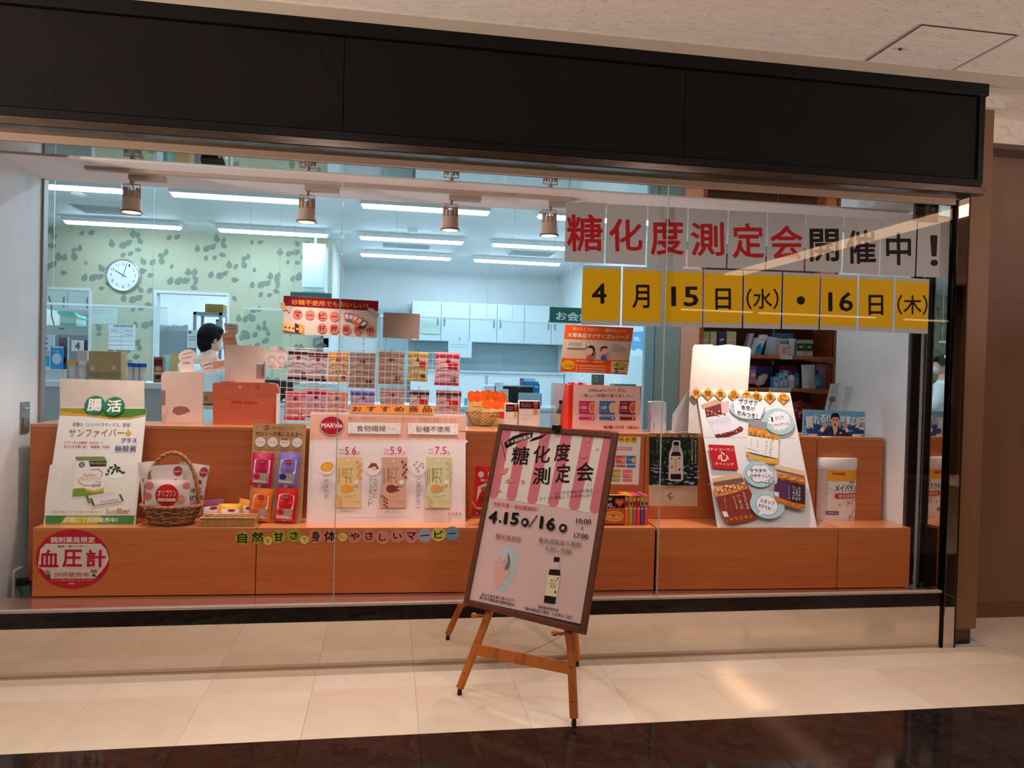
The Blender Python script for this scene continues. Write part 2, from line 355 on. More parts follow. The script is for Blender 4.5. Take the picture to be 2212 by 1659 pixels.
# corridor ceiling, walls
ce = struct(box('ceiling', (-7, -8, HALL_Z), (8, .5, HALL_Z+.1), CEILH))
q = [at(2005, 42, Z=HALL_Z), at(2205, 66, Z=HALL_Z), at(2047, 144, Z=HALL_Z), at(1869, 124, Z=HALL_Z)]
x0, x1, y0, y1 = 1.41, 1.87, -.655, -.25
hp = MB().box((x0, y0, HALL_Z-.004), (x1, y1, HALL_Z), CEILH).obj('access_panel', ce, .001)
dk = M((70, 48, 34), .7); mb = MB()
for a, b in (((x0-.004, y0-.004), (x1+.004, y0)), ((x0-.004, y1), (x1+.004, y1+.004)), ((x0-.004, y0), (x0, y1)), ((x1, y0), (x1+.004, y1))): mb.box((a[0], a[1], HALL_Z-.0045), (b[0], b[1], HALL_Z), dk)
mb.obj('panel_gap', ce)
MB().lathe((1.47, -.43, HALL_Z-.010), [(.008, 0), (.008, .008)], M((120, 90, 60), .3, 1)).obj('latch', ce)
struct(box('wall_opposite', (-7, -7.12, 0), (8, -7.02, 3.0), noisy('dark_opposite', (80, 62, 50), (60, 48, 40), rough=.5)))
struct(box('wall_left_end', (-7.1, -8, 0), (-7, .3, 3.0), BRONZE2)); struct(box('wall_right_end', (8, -8, 0), (8.1, .6, 3.0), BRONZE2))
# cream border of the ceiling above the fascia
struct(box('trim_2', (-7, -.27, HALL_Z-.006), (2.6, -.12, HALL_Z), noisy('ceiling_border', (205, 190, 168), (198, 182, 160), rough=.8)))
# fascia
YF = -.15; ZB, ZT = 2.449, 2.955; XE = 2.165
fa = sempty('trim_1', (0, YF, ZB))
px_seams = [at(743, 180, Y=YF).x, at(1480, 260, Y=YF).x]
xs = [-6.9]+[px_seams[0]-1.455*k for k in (3, 2, 1)]+[px_seams[0], px_seams[1], XE-.035]
for a, b in zip(xs, xs[1:]): MB().box((a+.002, YF+.006, ZB+.03), (b-.002, YF+.03, ZT-.058), FASC).obj('fascia_panel', fa, .002)
MB().box((-6.9, YF-.008, ZT-.052), (XE+.012, YF+.03, HALL_Z-.004), FASCR).obj('top_rail', fa, .002)
MB().box((-6.9, YF-.002, ZB-.012), (XE-.01, YF+.03, ZB+.026), FASCR).obj('lower_rail', fa, .002)
MB().box((XE-.032, YF-.001, ZB), (XE, YF+.14, ZT-.05), FASCR).obj('end_post', fa, .002)
MB().box((-6.9, YF+.03, ZB), (XE-.032, .05, HALL_Z), BLK).obj('fascia_core', fa)
def zline(x, z0, z1): return z0
ny = MB().box((-6.9, YF-.012, ZB-.052), (XE+.012, YF+.05, ZB-.014), BRUSH).obj('steel_lip', fa, .004)
MB().box((-6.9, YF+.052, ZB-.045), (XE, -.012, ZB-.03), BRUSH).obj('soffit', fa, .001)
MB().box((-6.9, -.012, 2.374), (2.19, .012, ZB+.0), M((196, 168, 142), .45, .5)).obj('glazing_head', fa, .001)
# right bronze column and recessed wall
wc = struct(box('wall_corner', (2.213, .03, .085), (2.375, .5, HALL_Z-.05), BRONZE)); 
MB().box((2.205, .04, 0), (2.350, .5, .085), BRUSH).obj('kick_plate', wc, .001)
MB().box((2.2, .0, HALL_Z-.06), (2.41, .5, HALL_Z), CEILH).obj('column_cap', wc)
struct(box('wall_right', (2.376, .45, 0), (8, .5, HALL_Z), BRONZE2)); struct(box('baseboard_right', (2.376, .44, 0), (8, .45, .085), M((110, 78, 58), .4)))
struct(box('trim_3', (2.376, .30, HALL_Z-.17), (8, .45, HALL_Z-.14), M((84, 62, 48), .6))); struct(box('ceiling_drop', (2.376, .30, HALL_Z-.14), (8, .45, HALL_Z), CEILH))
# ---- shopfront window
wn = sempty('window_1', (0, 0, .30))
XL, XR = -5.2, 2.128
gm = [at(743.7, 350, Y=0), at(718, 1305, Y=0)]; j1 = (gm[0].x+gm[1].x)/2; j2 = (at(1447, 407, Y=0).x+at(1417, 1288, Y=0).x)/2
for a, b in ((-5.2, j1-1.6), (j1-1.6, j1), (j1, j2), (j2, XR)): MB().box((a+.0018, 0, .305), (b-.0018, .010, 2.376), GLASS).obj('glass_pane', wn)
seam = M((176, 196, 190), .25, 0, spec=.6)
for x in (j1-1.6, j1, j2): MB().box((x-.0018, .001, .305), (x+.0018, .009, 2.376), seam).obj('joint', wn)
MB().box((XL, -.010, .296), (XR+.004, .018, .309), M((196, 180, 170), .35, .5)).obj('sill_rail', wn, .003)
MB().box((XL, -.004, .014), (XR, .02, .296), MIRROR).obj('mirror_base', wn)
MB().box((XL, -.001, 0), (XR, .02, .014), M((196, 168, 138), .5)).obj('shadow_gap', wn)
MB().box((XR, -.014, 0), (XR+.012, .03, 2.40), M((40, 32, 28), .2, 1)).obj('corner_post', wn, .002)
MB().box((XR+.012, -.016, 0), (2.205, .03, 2.42), MIRROR).obj('steel_jamb', wn, .003)
MB().box((2.205, -.016, 0), (2.213, .03, 2.42), M((50, 38, 30), .4, .6)).obj('jamb_edge', wn)
ysk = lambda x: .148-.0311*x-.001
mb = MB(); mb.add([(XL, .018, .285), (2.1, .018, .285), (2.1, ysk(2.1), .285), (XL, ysk(XL), .285), (XL, .018, .300), (2.1, .018, .300), (2.1, ysk(2.1), .300), (XL, ysk(XL), .300)], [(0, 3, 2, 1), (4, 5, 6, 7), (0, 1, 5, 4), (1, 2, 6, 5), (2, 3, 7, 6), (3, 0, 4, 7)], M((206, 168, 150), .07, .8)); mb.obj('inner_sill', wn)
MB().box((XL, .012, 2.372), (2.12, .205, 2.39), MIRROR).obj('head_mirror', wn)
MB().add([(2.096, .142, .30), (2.116, .012, .30), (2.124, .012, .30), (2.104, .150, .30), (2.096, .142, 2.378), (2.116, .012, 2.378), (2.124, .012, 2.378), (2.104, .150, 2.378)], [(3, 2, 1, 0), (4, 5, 6, 7), (0, 1, 5, 4), (1, 2, 6, 5), (2, 3, 7, 6), (3, 0, 4, 7)], MIRROR).obj('side_mirror', wn)
MB().box((2.02, .155, .30), (2.072, .175, 2.378), M((28, 24, 24), .35, .5)).obj('mullion', wn, .002)
MB().box((2.070, .150, .30), (2.076, .160, 2.378), STEEL).obj('bright_edge', wn, .001); MB().box((2.012, .150, .30), (2.022, .168, 2.378), M((120, 112, 108), .25, .8)).obj('edge_trim', wn, .001)
# ---- display bay shell
struct(box('ceiling_bay', (-5.2, .205, 2.366), (2.2, .72, 2.43), M((243, 240, 238), .7))); struct(box('ceiling_bulkhead', (-5.2, .70, 2.43), (4.6, .74, 3.0), PLASTER))
struct(box('wall_bay_left', (-2.75, .03, 0), (-2.645, .70, 2.37), PLASTER)); wbr = struct(box('wall_bay_right', (2.012, .17, 0), (2.11, .86, 2.37), PLASTER))
struct(box('trim_4', (-2.648, .685, 0), (-2.632, .735, 2.37), M((150, 140, 134), .4, .3)))
struct(box('floor_pharmacy', (-7.4, 0.02, -.05), (5.0, 9.2, -.004), noisy('vinyl', (200, 200, 195), (190, 190, 186), rough=.35)))
# ---- pharmacy shell
ZC = 2.95
struct(box('ceiling_pharmacy', (-7.4, .72, ZC), (5.0, 9.3, ZC+.08), PLASTER))
YW = 5.75
PW = PY(YW)
doorA = [PW.local(60, 621)[0], PW.local(199, 621)[0], PW.local(150, 621)[1]]; doorB = [PW.local(333, 628)[0], PW.local(497, 632)[0], PW.local(415, 630)[1]]
xe = PW.local(716, 640)[0]
WP = noisy('wallpaper', (202, 198, 170), (196, 192, 164), rough=.8, nscale=3); ww = sempty('wall_back_left', (-4, YW, 0))
fr = M((225, 228, 232), .5)
for a, b, z0, z1 in ((-7.4, doorA[0], 0, ZC), (doorA[0], doorA[1], doorA[2], ZC), (doorA[1], doorB[0], 0, ZC), (doorB[0], doorB[1], doorB[2], ZC), (doorB[1], xe, 0, ZC)):
    MB().box((a, YW, z0), (b, YW+.12, z1), WP).obj('papered_wall', ww)
for d in (doorA, doorB):
    MB().box((d[0], YW-.01, 0), (d[0]+.03, YW+.14, d[2]), fr).obj('door_jamb', ww); MB().box((d[1]-.03, YW-.01, 0), (d[1], YW+.14, d[2]), fr).obj('door_jamb', ww); MB().box((d[0], YW-.012, d[2]-.03), (d[1], YW+.14, d[2]), fr).obj('door_head', ww)
# leaf clusters of the wallpaper (flat print)
lg = [M((138, 148, 132), .8), M((152, 160, 142), .8), M((182, 186, 160), .8)]
mb = MB(); rn = random.Random(3)
lo_ = [0]
def leaf(x, z, L, ang, mt, off=.001):
    lo_[0] = (lo_[0]+1) % 40; off += .00005*lo_[0]
    pr = [(0, 0), (.18, .26), (.45, .34), (.75, .2), (1, 0), (.75, -.2), (.45, -.34), (.18, -.26)]
    mb.add([(x+L*(p*cos(ang)-q*sin(ang)), YW-off, z+L*(p*sin(ang)+q*cos(ang))) for p, q in pr], [tuple(range(8))], mt)
cl1 = [(-.17, -.06, .1, 1.4), (-.1, -.05, .11, .9), (-.03, -.02, .1, .6), (.05, .06, .1, 1.9), (.1, .06, .09, 1.2), (.07, -.07, .09, .1), (0, -.14, .08, .6), (-.08, -.16, .07, 1.0), (.15, 0, .08, 2.0)]
cl2 = [(-.1, .05, .09, .2), (-.01, .05, .08, 1.5), (-.05, -.06, .11, 1.9), (.05, -.1, .06, 1.2)]
cl3 = [(-.06, 0, .07, 3.0), (-.05, 0, .07, .1), (-.03, -.12, .07, .3)]
px_, pz_ = .93, .62
for i in range(-1, 6):
    for j in range(-1, 3):
        bx = -5.7+px_*i+.12*(j % 2); bz = 1.55+pz_*j
        for cx_, cz_, cl, mt in ((0, 0, cl1, 0), (.5, .22, cl1, 0), (.42, -.17, cl2, 0), (-.3, .3, cl3, 0), (.14, -.3, cl1[:6], 0)):
            for x, z, L, an in cl:
                X_, Z_ = bx+cx_+x, bz+cz_+z
                if X_ > xe-.06 or Z_ > ZC-.08 or any(d[0]-.06 < X_ < d[1]+.04 and Z_ < d[2]+.03 for d in (doorA, doorB)): continue
                leaf(X_, Z_, L*(.88+.25*rn.random()), an+rn.uniform(-.4, .4), lg[mt])
        pts = [(bx+.2+.1*sin(k*.7+i), YW-.0006, bz-.3+k*.06) for k in range(11)]
        for a, b in zip(pts, pts[1:]):
            if b[2] < ZC-.02 and b[0] < xe-.02 and not any(d[0]-.06 < b[0] < d[1]+.04 and a[2] < d[2]+.03 for d in (doorA, doorB)): mb.add([(a[0], a[1], a[2]), (a[0]+.004, a[1], a[2]), (b[0]+.004, b[1], b[2]), b], [(0, 1, 2, 3)], lg[2])
mb.obj('leaf_print', ww)
struct(box('wall_recess_side', (xe-.10, YW+.12, 0), (xe, 8.2, ZC), PLASTER))
struct(box('wall_back', (-7.4, 8.2, 0), (5, 8.3, ZC), PLASTER)); struct(box('wall_pharmacy_left', (-7.5, .2, 0), (-7.4, 8.3, ZC), PLASTER))
struct(box('wall_pharmacy_right', (1.8, 2.75, 0), (1.9, 8.2, ZC), PLASTER)); struct(box('wall_far_right', (4.4, .7, 0), (4.5, 2.8, ZC), PLASTER))
struct(box('wall_bay_left_front', (-5.2, .5, 0), (-2.75, .6, 2.37), PLASTER))
struct(box('wall_bay_left_filler', (-5.3, .05, 0), (-5.2, .8, 3), PLASTER)); struct(box('wall_left_block', (-7.4, .2, 0), (-5.3, .3, 3), PLASTER))
# grey sliding partition right of the till
gp = noisy('grey_panel', (150, 152, 140), (142, 146, 134), rough=.5); pt = sempty('wall_partition', (2.6, 2.7, 0))
for a, b in ((at(1413, 800, Y=2.7).x, at(1560, 800, Y=2.7).x), (at(1562, 800, Y=2.7).x, 4.4)): MB().box((a, 2.70, 0), (b-.006, 2.74, 2.6), gp).obj('panel', pt, .003)
MB().box((at(1391, 800, Y=2.7).x, 2.69, 0), (at(1411, 800, Y=2.7).x, 2.75, 2.6), M((140, 158, 160), .45)).obj('post', pt, .003); MB().box((1.5, 2.68, 2.6), (4.4, 2.76, 2.95), PLASTER).obj('header', pt)
# ============================================================ LIGHT FIXTURES
fe = M(tuple(int(255*c**(1/2.2)) for c in FL_COL), .5, emit=FL_STRENGTH, name='tube_glow')
def fluo(x, y, L=1.16, label='', z=2.9):
    t = thing('ceiling_light', label, 'ceiling light', (x, y, z+.05), 'fluorescent ceiling lights of the pharmacy')
    prof = [(-.055, 0), (-.035, -.022), (.035, -.022), (.055, 0)]
    vs = [(x-L/2, y+a, z+b) for a, b in prof]+[(x+L/2, y+a, z+b) for a, b in prof]
    MB().add(vs, [(0, 1, 5, 4), (1, 2, 6, 5), (2, 3, 7, 6), (0, 3, 2, 1), (4, 5, 6, 7)], fe).obj('diffuser', t)
    MB().box((x-L/2-.02, y-.075, z), (x+L/2+.02, y+.075, ZC), WHT).obj('housing', t, .004)
rows = ((3.40, (-3.72, -2.16, -.53, 1.10, 2.7), ('front row light nearest the left wall edge', 'front row light second from the left', 'front row light in the middle, behind the third spot', 'front row light behind the right spotlight', 'front row light behind the white letter sheets')),
        (5.12, (-3.69, -2.13, -.61, .9), ('second row light above the wall clock', 'second row light left of the hanging cabinet', 'second row light in the middle above the air vent', 'second row light nearest the right wall')),
        (6.42, (-.65, .83), ('rear row light in the middle', 'rear row light nearest the right wall')))
for y, xx, lb in rows:
    for x, l in zip(xx, lb): fluo(x, y, 1.14, 'long fluorescent ceiling light, '+l)
lamp('back_room_light', 'AREA', (-5.2, 7.1, 2.9), (-5.2, 7.1, 0), 45, FL_COL, 1.2, sy=.3); lamp('back_room_light', 'AREA', (-3.0, 7.1, 2.9), (-3.0, 7.1, 0), 45, FL_COL, 1.2, sy=.3)
lamp('back_room_light', 'AREA', (.2, 7.4, 2.9), (.2, 7.4, 0), 8, FL_COL, 1.2, sy=.3)
# vents and smoke sensors on the pharmacy ceiling
def vent(px, py, w, d, label):
    c = at(px, py, Z=ZC-.004); t = thing('ceiling_vent', label, 'air vent', (c.x, c.y, ZC-.01)); MB().box((c.x-w/2, c.y-d/2, ZC-.012), (c.x+w/2, c.y+d/2, ZC-.0), M((205, 212, 214), .5)).obj('frame', t, .002)
    for k in range(6):
        y = c.y-d/2+d*(k+.7)/6.5; MB().box((c.x-w/2+.03, y-.006, ZC-.02), (c.x+w/2-.03, y+.012, ZC-.012), M((150, 156, 158), .4)).obj('slat', t)
vent(230, 452, .6, .5, 'square slatted air vent in the pharmacy ceiling above the clock'); vent(878, 530, .62, .34, 'slatted air vent between the middle ceiling lights'); vent(1147, 546, .6, .45, 'grey air vent near the right pharmacy wall')
for px, py, l in ((170, 418, 'round ceiling sensor at far left behind the first spotlight'), (605, 410, 'small round ceiling sensor left of second spotlight'), (892, 497, 'small round ceiling sensor in the middle')):
    c = at(px, py, Z=ZC); tag(MB().lathe((c.x, c.y, ZC-.03), [(.03, 0), (.06, .012), (.07, .03)], WHT).obj('ceiling_sensor'), l, 'sensor')
# light track and spotlights of the bay
TRK = M((190, 172, 158), .5)
ta = at(170, 352, Z=2.36); tb = at(1215, 428, Z=2.36)
tr = thing('track_rail', 'beige lighting track running along the display window ceiling', 'light track', (0, .36, 2.35))
MB().box((ta.x, .335, 2.348), (.12, .372, 2.370), TRK).obj('rail', tr, .002)
for i, ((px, pt_, pb), nm) in enumerate(zip(((285, 377, 452), (663, 400, 474), (973, 428, 496), (1187, 440, 508)), ('leftmost', 'second from left, beside the glass joint', 'third from left', 'rightmost, beside the white letter sheets'))):
    x = SPOTX[i]; t = thing('spotlight', 'beige track spotlight hanging in the window, '+nm, 'spotlight', (x, .40, 2.348), 'track spotlights in the display window')
    BG = M((196, 172, 156), .42); dx = .02 if i < 3 else 0
    MB().box((x-.012, .375, 2.322), (x+.16, .42, 2.348), TRK).obj('adapter', t, .003); MB().tube([(x, .40, 2.322), (x, .40, 2.30)], .012, BG).obj('swivel', t)
    MB().tube([(x-.038, .40, 2.235), (x-.038, .40, 2.302), (x+.038, .40, 2.302), (x+.038, .40, 2.235)], .0035, BG, 6).obj('yoke', t)
    MB().tube([(x, .40, 2.30), (x+.010, .40, 2.275), (x-.004, .40, 2.25)], .003, BG, 6).obj('cable', t)
    MB().lathe((x, .40, 2.165), [(.050, 0), (.052, .006), (.048, .012), (.042, .065), (.036, .070)], BG, 28).obj('shade', t, smooth=True)
    MB().lathe((x, .40, 2.232), [(.036, 0), (.036, .035), (.030, .037)], BG, 24).obj('heat_sink_core', t, smooth=True)
    for k in range(12):
        a = 2*pi*k/12; R = Matrix.Translation((x, .40, 2.232)) @ Matrix.Rotation(a, 4, 'Z'); mb = MB(); mb.box((.026, -.0015, .0), (.041, .0015, .052), BG, R); mb.obj('fin', t)
    MB().lathe((x, .40, 2.163), [(.053, 0), (.053, .005), (.046, .005)], M((120, 70, 66), .25, .6), 28).obj('trim_ring', t, smooth=True)
    MB().lathe((x, .40, 2.1625), [(.044, 0), (.044, .002)], M((255, 226, 205), .3, emit=1.0), 24).obj('lens', t)
for a, b, y, l in ((1262, 1420, 437, 'left'), (1495, 1628, 449, 'right')):
    A = at(a, y-3, Z=2.36); B = at(b, y+6, Z=2.36); tag(MB().box((A.x, .44, 2.352), (B.x, .50, 2.370), WHT).obj('ceiling_slot', None, .002), 'white ceiling bar above the letter sheets, '+l+' one', 'ceiling bar', 'white bars on the display ceiling')
# corridor light cove (seen only in the glass) and its neighbours
ce_l = M((255, 205, 160), .5, emit=5.0, name='cove_glow')
tag(box('cove_light', (4.05, -7.0, HALL_Z-.02), (4.32, -1.9, HALL_Z-.001), ce_l), 'long warm ceiling cove light running down the corridor', 'ceiling light')
for a, b in ((1472, 1626), (1640, 1893), (1955, 2050)):
    A = at(a, 668+(a-1472)*.045, Y=7.0); B = at(b, 668+(b-1472)*.045, Y=7.0)
    tag(MB().box((A.x, -7.02, A.z-.012), (B.x, -7.0, A.z+.012), ce_l).obj('strip_light'), 'thin warm strip light across the corridor, '+{1472: 'left', 1640: 'middle', 1955: 'right'}[a]+' one', 'strip light', 'corridor strip lights')
# ============================================================ LETTER SHEETS ON THE GLASS
GP = PY(.0132)
topx = [(1221, 436.4), (1309.8, 441), (1399.8, 444.7), (1486.8, 449.8), (1573.8, 454.5), (1658.3, 458.8), (1741.5, 463.8), (1823.5, 469), (1903.3, 474), (1982, 479), (2057.8, 484)]
botx = [(1217.6, 565.7), (1306, 569.3), (1395, 573.5), (1482.8, 576.8), (1569.5, 579.9), (1654, 583), (1737.6, 586), (1818, 589.8), (1899.5, 593.8), (1977.7, 598), (2052, 601)]
chars = [('糖', 1224, 463, 1302, 543), ('化', 1316, 473, 1388, 543), ('度', 1405, 472, 1477, 551), ('測', 1492, 480, 1564, 553), ('定', 1582, 482, 1650, 558), ('会', 1664, 487, 1734, 560), ('開', 1749, 494, 1812, 565), ('催', 1828, 497, 1892, 570), ('中', 1914, 502, 1968, 573), ('！', 2009, 508, 2026, 575)]
RED = (196, 28, 38); INK = (26, 20, 20)
SH = noisy('laminated_sheet', (196, 194, 194), (188, 186, 186), rough=.35, nscale=4)
for i, (c, x0, y0, x1, y1) in enumerate(chars):
    g_ = 1.6
    q = [(topx[i][0]+g_, topx[i][1]), (topx[i+1][0]-g_, topx[i+1][1]-.3), (botx[i+1][0]-g_, botx[i+1][1]-.5), (botx[i][0]+g_, botx[i][1]-.5)]
    o = slab('letter_sheet', GP, q, .0006, SH); cn = 'red' if i < 6 else 'black'
    tag(o, 'white paper sheet on the glass with %s character %s, %s' % (cn, c, ('leftmost of the top row', 'second of the top row', 'crossing the glass joint', 'fourth of the top row', 'fifth of the top row', 'last of the six red ones', 'first black one', 'third from the right end', 'second from the right end', 'rightmost of the top row')[i]), 'letter sheet', 'white letter sheets along the top of the glass')
    art(o, GP, [('t', x0, (y0+y1)/2, x1, (y0+y1)/2, y1-y0, c, RED if i < 6 else INK, .018)], 'printed_character', base=.0003)
t2 = [(1257.6, 572.8), (1344, 575.3), (1433.4, 578.7), (1519.7, 582), (1606, 584.8), (1690.8, 587.5), (1773.2, 591.5), (1854.5, 595), (1933.7, 599), (2009, 603.5)]
b2 = [(1252.9, 702), (1341, 704), (1429.2, 706), (1517.8, 707.5), (1603.9, 709.5), (1687.8, 711.3), (1769.4, 713), (1852, 715), (1930, 719), (2005.6, 721.6)]
ch2 = [('4', 1278, 612, 1310, 656), ('月', 1366, 615, 1403, 666), ('15', 1450, 619, 1509, 662), ('日', 1545, 623, 1579, 669), ('（水）', 1612, 623, 1682, 668), ('●', 1721, 640, 1739, 658), ('16', 1789, 631, 1843, 673), ('日', 1876, 637, 1908, 681), ('（木）', 1938, 637, 2004, 680)]
what = ['the 4, leftmost in its row', '月, second from the left', '15, over the glass joint', '日, third left of the dot', 'bracketed 水, left of the dot', 'a single black dot', '16, right of the dot', '日, second from the right end', 'bracketed 木, rightmost in its row']
for i, (c, x0, y0, x1, y1) in enumerate(ch2):
    g_ = 1.6
    q = [(t2[i][0]+g_, t2[i][1]), (t2[i+1][0]-g_, t2[i+1][1]-.3), (b2[i+1][0]-g_, b2[i+1][1]-.5), (b2[i][0]+g_, b2[i][1]-.5)]
    o = slab('date_sheet', GP, q, .0006, SH); tag(o, 'yellow paper sheet on the glass with '+what[i], 'date sheet', 'yellow date sheets in the second row')
    yq = [(q[0][0]+1, q[0][1]+7.5), (q[1][0]-1, q[1][1]+7.5), (q[2][0]-2, q[2][1]-10), (q[3][0]+2, q[3][1]-10)]
    it = [('p', yq, (238, 184, 16))]
    if c == '●': it.append(('e', 1730, 649, 9, 9, INK))
    else: it.append(('t', x0, (y0+y1)/2, x1, (y0+y1)/2, y1-y0, c, INK, .018 if len(c) < 3 else .01))
    art(o, GP, it, 'printed_character', base=.0003, rough=.4)
# ============================================================ EASEL WITH FRAMED POSTER
def sc98(v): return CP+(Vector(v)-CP)*.98
BL, TL, BR = sc98((-.4704, -.1759, .3445)), sc98((-.3, 0, 1.169)), sc98((-.008, -.622, .3445))
EP = Pl(BL, BR-BL, TL-BL); ew = (BR-BL).length; eh = (TL-BL).length
es = thing('easel', 'pine tripod easel standing on the cream floor tiles before the window', 'easel', (-.27, -.33, 0))
LPn = Pl(EP.w(0, 0, -.034), EP.u, EP.v); fz = .028
f1 = at(993, 1487, Z=fz); f2 = at(1240, 1552, Z=fz); k1 = LPn.p(1056, 1326); k2 = LPn.p(1232, 1374)
apx = LPn.w(ew*.5, eh*.9)
def bar(mb, a, b, w, d, mat, side=None):
    a = Vector(a); b = Vector(b); t = (b-a).normalized(); s = Vector(side or EP.u); s = (s-t*s.dot(t)).normalized(); n = t.cross(s)
    vs = [p+s*i*w/2+n*j*d/2 for p in (a, b) for i, j in ((-1, -1), (1, -1), (1, 1), (-1, 1))]
    return mb.add(vs, [(3, 2, 1, 0), (4, 5, 6, 7), (0, 1, 5, 4), (1, 2, 6, 5), (2, 3, 7, 6), (3, 0, 4, 7)], mat)
RUB = M((28, 24, 22), .6)
for a, k in ((f1, k1), (f2, k2)):
    tp = k+(apx-k)*.97
    l = MB(); bar(l, a, k+(k-a)*.02, .030, .022, EASELW); bar(l, k, tp, .030, .022, EASELW); lo = l.obj('leg', es, .002)
    d = (k-a).normalized(); MB().tube([(a.x, a.y, 0), (a.x, a.y, .008), a+d*.004], [.010, .011, .008], RUB, 10).obj('rubber_foot', lo)
    for q in (.2, .62): c = a.lerp(k, q)+EP.n*.0112; MB().tube([c, c+EP.n*.0012], .0032, M((40, 24, 14), .5), 8).obj('screw', lo)
rf = Vector((.106, -.075, fz)); rtop = LPn.w(ew*.5, eh*.88, -.03)
l = MB(); bar(l, rf, rtop, .028, .022, EASELW); lo = l.obj('rear_leg', es, .002); MB().tube([(rf.x, rf.y, 0), (rf.x, rf.y, .008), rf], [.010, .011, .008], RUB, 10).obj('rubber_foot', lo)
c1 = f1.lerp(k1, (at(1036, 1402, Y=0)-at(993, 1487, Y=0)).z/(at(1056, 1326, Y=0)-at(993, 1487, Y=0)).z)
def onleg(a, k, px, py):
    best = min(((a.lerp(k, t/100), t) for t in range(101)), key=lambda q: abs(proj(q[0])[1]-py)); return best[0]
def proj(v): d = Vector(v)-CP; z = d.dot(fw); return (W/2+F*d.dot(rt)/z, H/2-F*d.dot(up)/z)
c1 = onleg(f1, k1, 1036, 1402); c2 = onleg(f2, k2, 1225, 1445)
l = MB(); bar(l, c1+EP.n*.004, c2+EP.n*.004, .012, .048, EASELW, side=EP.n); l.obj('crossbar', es, .002)
for px, py in ((1041, 1329), (1213, 1367)):
    c = LPn.p(px+3, py+2); MB().tube([c+EP.n*.0, c+EP.n*.062, c+EP.n*.064, c+EP.n*.078, c+EP.n*.082], [.007, .007, .012, .012, .008], EASELW, 14).obj('peg', es, smooth=True)
ch0 = rf.lerp(rtop, .17); ch1 = c1.lerp(c2, .52)+Vector((0, 0, .024)); mb = MB(); CH = M((90, 82, 76), .3, 1)
for i in range(44):
    p = ch0.lerp(ch1, i/43); p.z -= .012*sin(pi*i/43); d = (ch1-ch0).normalized(); s = Vector((0, 0, 1)) if i % 2 else d.cross(Vector((0, 0, 1))).normalized()
    mb.tube([p+d*.004*cos(a)+s*.0022*sin(a) for a in [2*pi*k/6 for k in range(6)]], .0007, CH, 4, closed=True)
mb.obj('chain', es)
fp = thing('framed_poster', 'brown framed pink and white event poster standing on the easel', 'poster', EP.w(ew/2, 0, -.01))
fwid = .026
for nm, a, b in (('frame_side', (0, 0), (fwid, eh)), ('frame_side', (ew-fwid, 0), (ew, eh)), ('frame_top', (fwid, eh-fwid), (ew-fwid, eh)), ('frame_bottom', (fwid, 0), (ew-fwid, fwid))):
    mb = MB(); vs = [EP.w(x, y, o) for o in (-.018, 0) for x, y in (a, (b[0], a[1]), b, (a[0], b[1]))]; mb.add(vs, [(3, 2, 1, 0), (4, 5, 6, 7), (0, 1, 5, 4), (1, 2, 6, 5), (2, 3, 7, 6), (3, 0, 4, 7)], FRAMEW); mb.obj(nm, fp, .003)
slab('backing_board', Pl(EP.w(0, 0, -.009), EP.u, EP.v), [(fwid-.002, fwid-.002), (ew-fwid+.002, fwid-.002), (ew-fwid+.002, eh-fwid+.002), (fwid-.002, eh-fwid+.002)], .006, M((46, 38, 36), .6), fp, mode='loc')
AP = Pl(EP.w(0, 0, -.0082), EP.u, EP.v)
PK = (222, 190, 180); paper = slab('poster_sheet', AP, [(1086.5, 925), (1320.4, 945), (1254, 1347.5), (1012, 1294.6)], .0006, M(PK, .6, spec=.3), fp)
s7 = .241; m7 = lambda x, y: AP.local(960+s7*x, 900+s7*y); s8 = 380/1854; m8 = lambda x, y: AP.local(960+s8*x, 1040+s8*y)
it = [('p', [(528, 106), (1494, 188), (1380, 880), (1350, 872), (1166, 835), (975, 805), (790, 775), (600, 748), (400, 722)], (232, 224, 208))]
PS = (216, 122, 132)
for k, (bx, by, hw) in enumerate(((440, 690, 46), (602, 712, 46), (790, 738, 47), (977, 764, 48), (1166, 792, 50), (1352, 822, 50))):
    ty = 106+(bx+118-528)*.085; tx = bx+.2*(by-ty)
    L_ = max(bx-hw, 408+8*(0 if k else 0)) if k == 0 else bx-hw; R_ = bx+hw if k < 5 else 1392
    tl_ = max(tx-hw, 530); tr_ = min(tx+hw, 1492)
    cap = [(bx+hw*cos(a)*(1), by+hw*.95*sin(a)) for a in [pi*j/10 for j in range(11)]]
    if k == 0: cap = [(x, y) for x, y in cap if x > 404]; cap.append((403, by+20))
    if k == 5: cap = [(x, y) for x, y in cap if x < 1386]; cap = [(1396, by-30), (1384, by+48)]+cap
    it.append(('p', [(tl_, ty)]+[(tr_, ty+4)]+([(R_, by)] if k != 5 else [])+cap+[(L_ if k else 408, by)], PS))
BK = (30, 18, 18)
it += [('p', [(537, 235), (620, 175), (700, 150), (795, 142), (785, 190), (700, 215), (620, 250), (552, 288)], BK), ('p', [(790, 195), (860, 172), (925, 150), (870, 195), (760, 228)], BK), ('l', [(512, 222), (552, 392)], 5, BK),
       ('t', 560, 238, 775, 172, 34, 'ミキ調剤薬局', (240, 228, 214), .01)]
for t, x0, y0, x1, y1 in (('糖', 605, 268, 762, 432), ('化', 800, 260, 950, 415), ('度', 992, 238, 1128, 400), ('測', 797, 455, 948, 608), ('定', 1003, 425, 1130, 594), ('会', 1188, 412, 1340, 578)): it.append(('t', x0, (y0+y1)/2, x1, (y0+y1)/2, y1-y0, t, BK, .012))
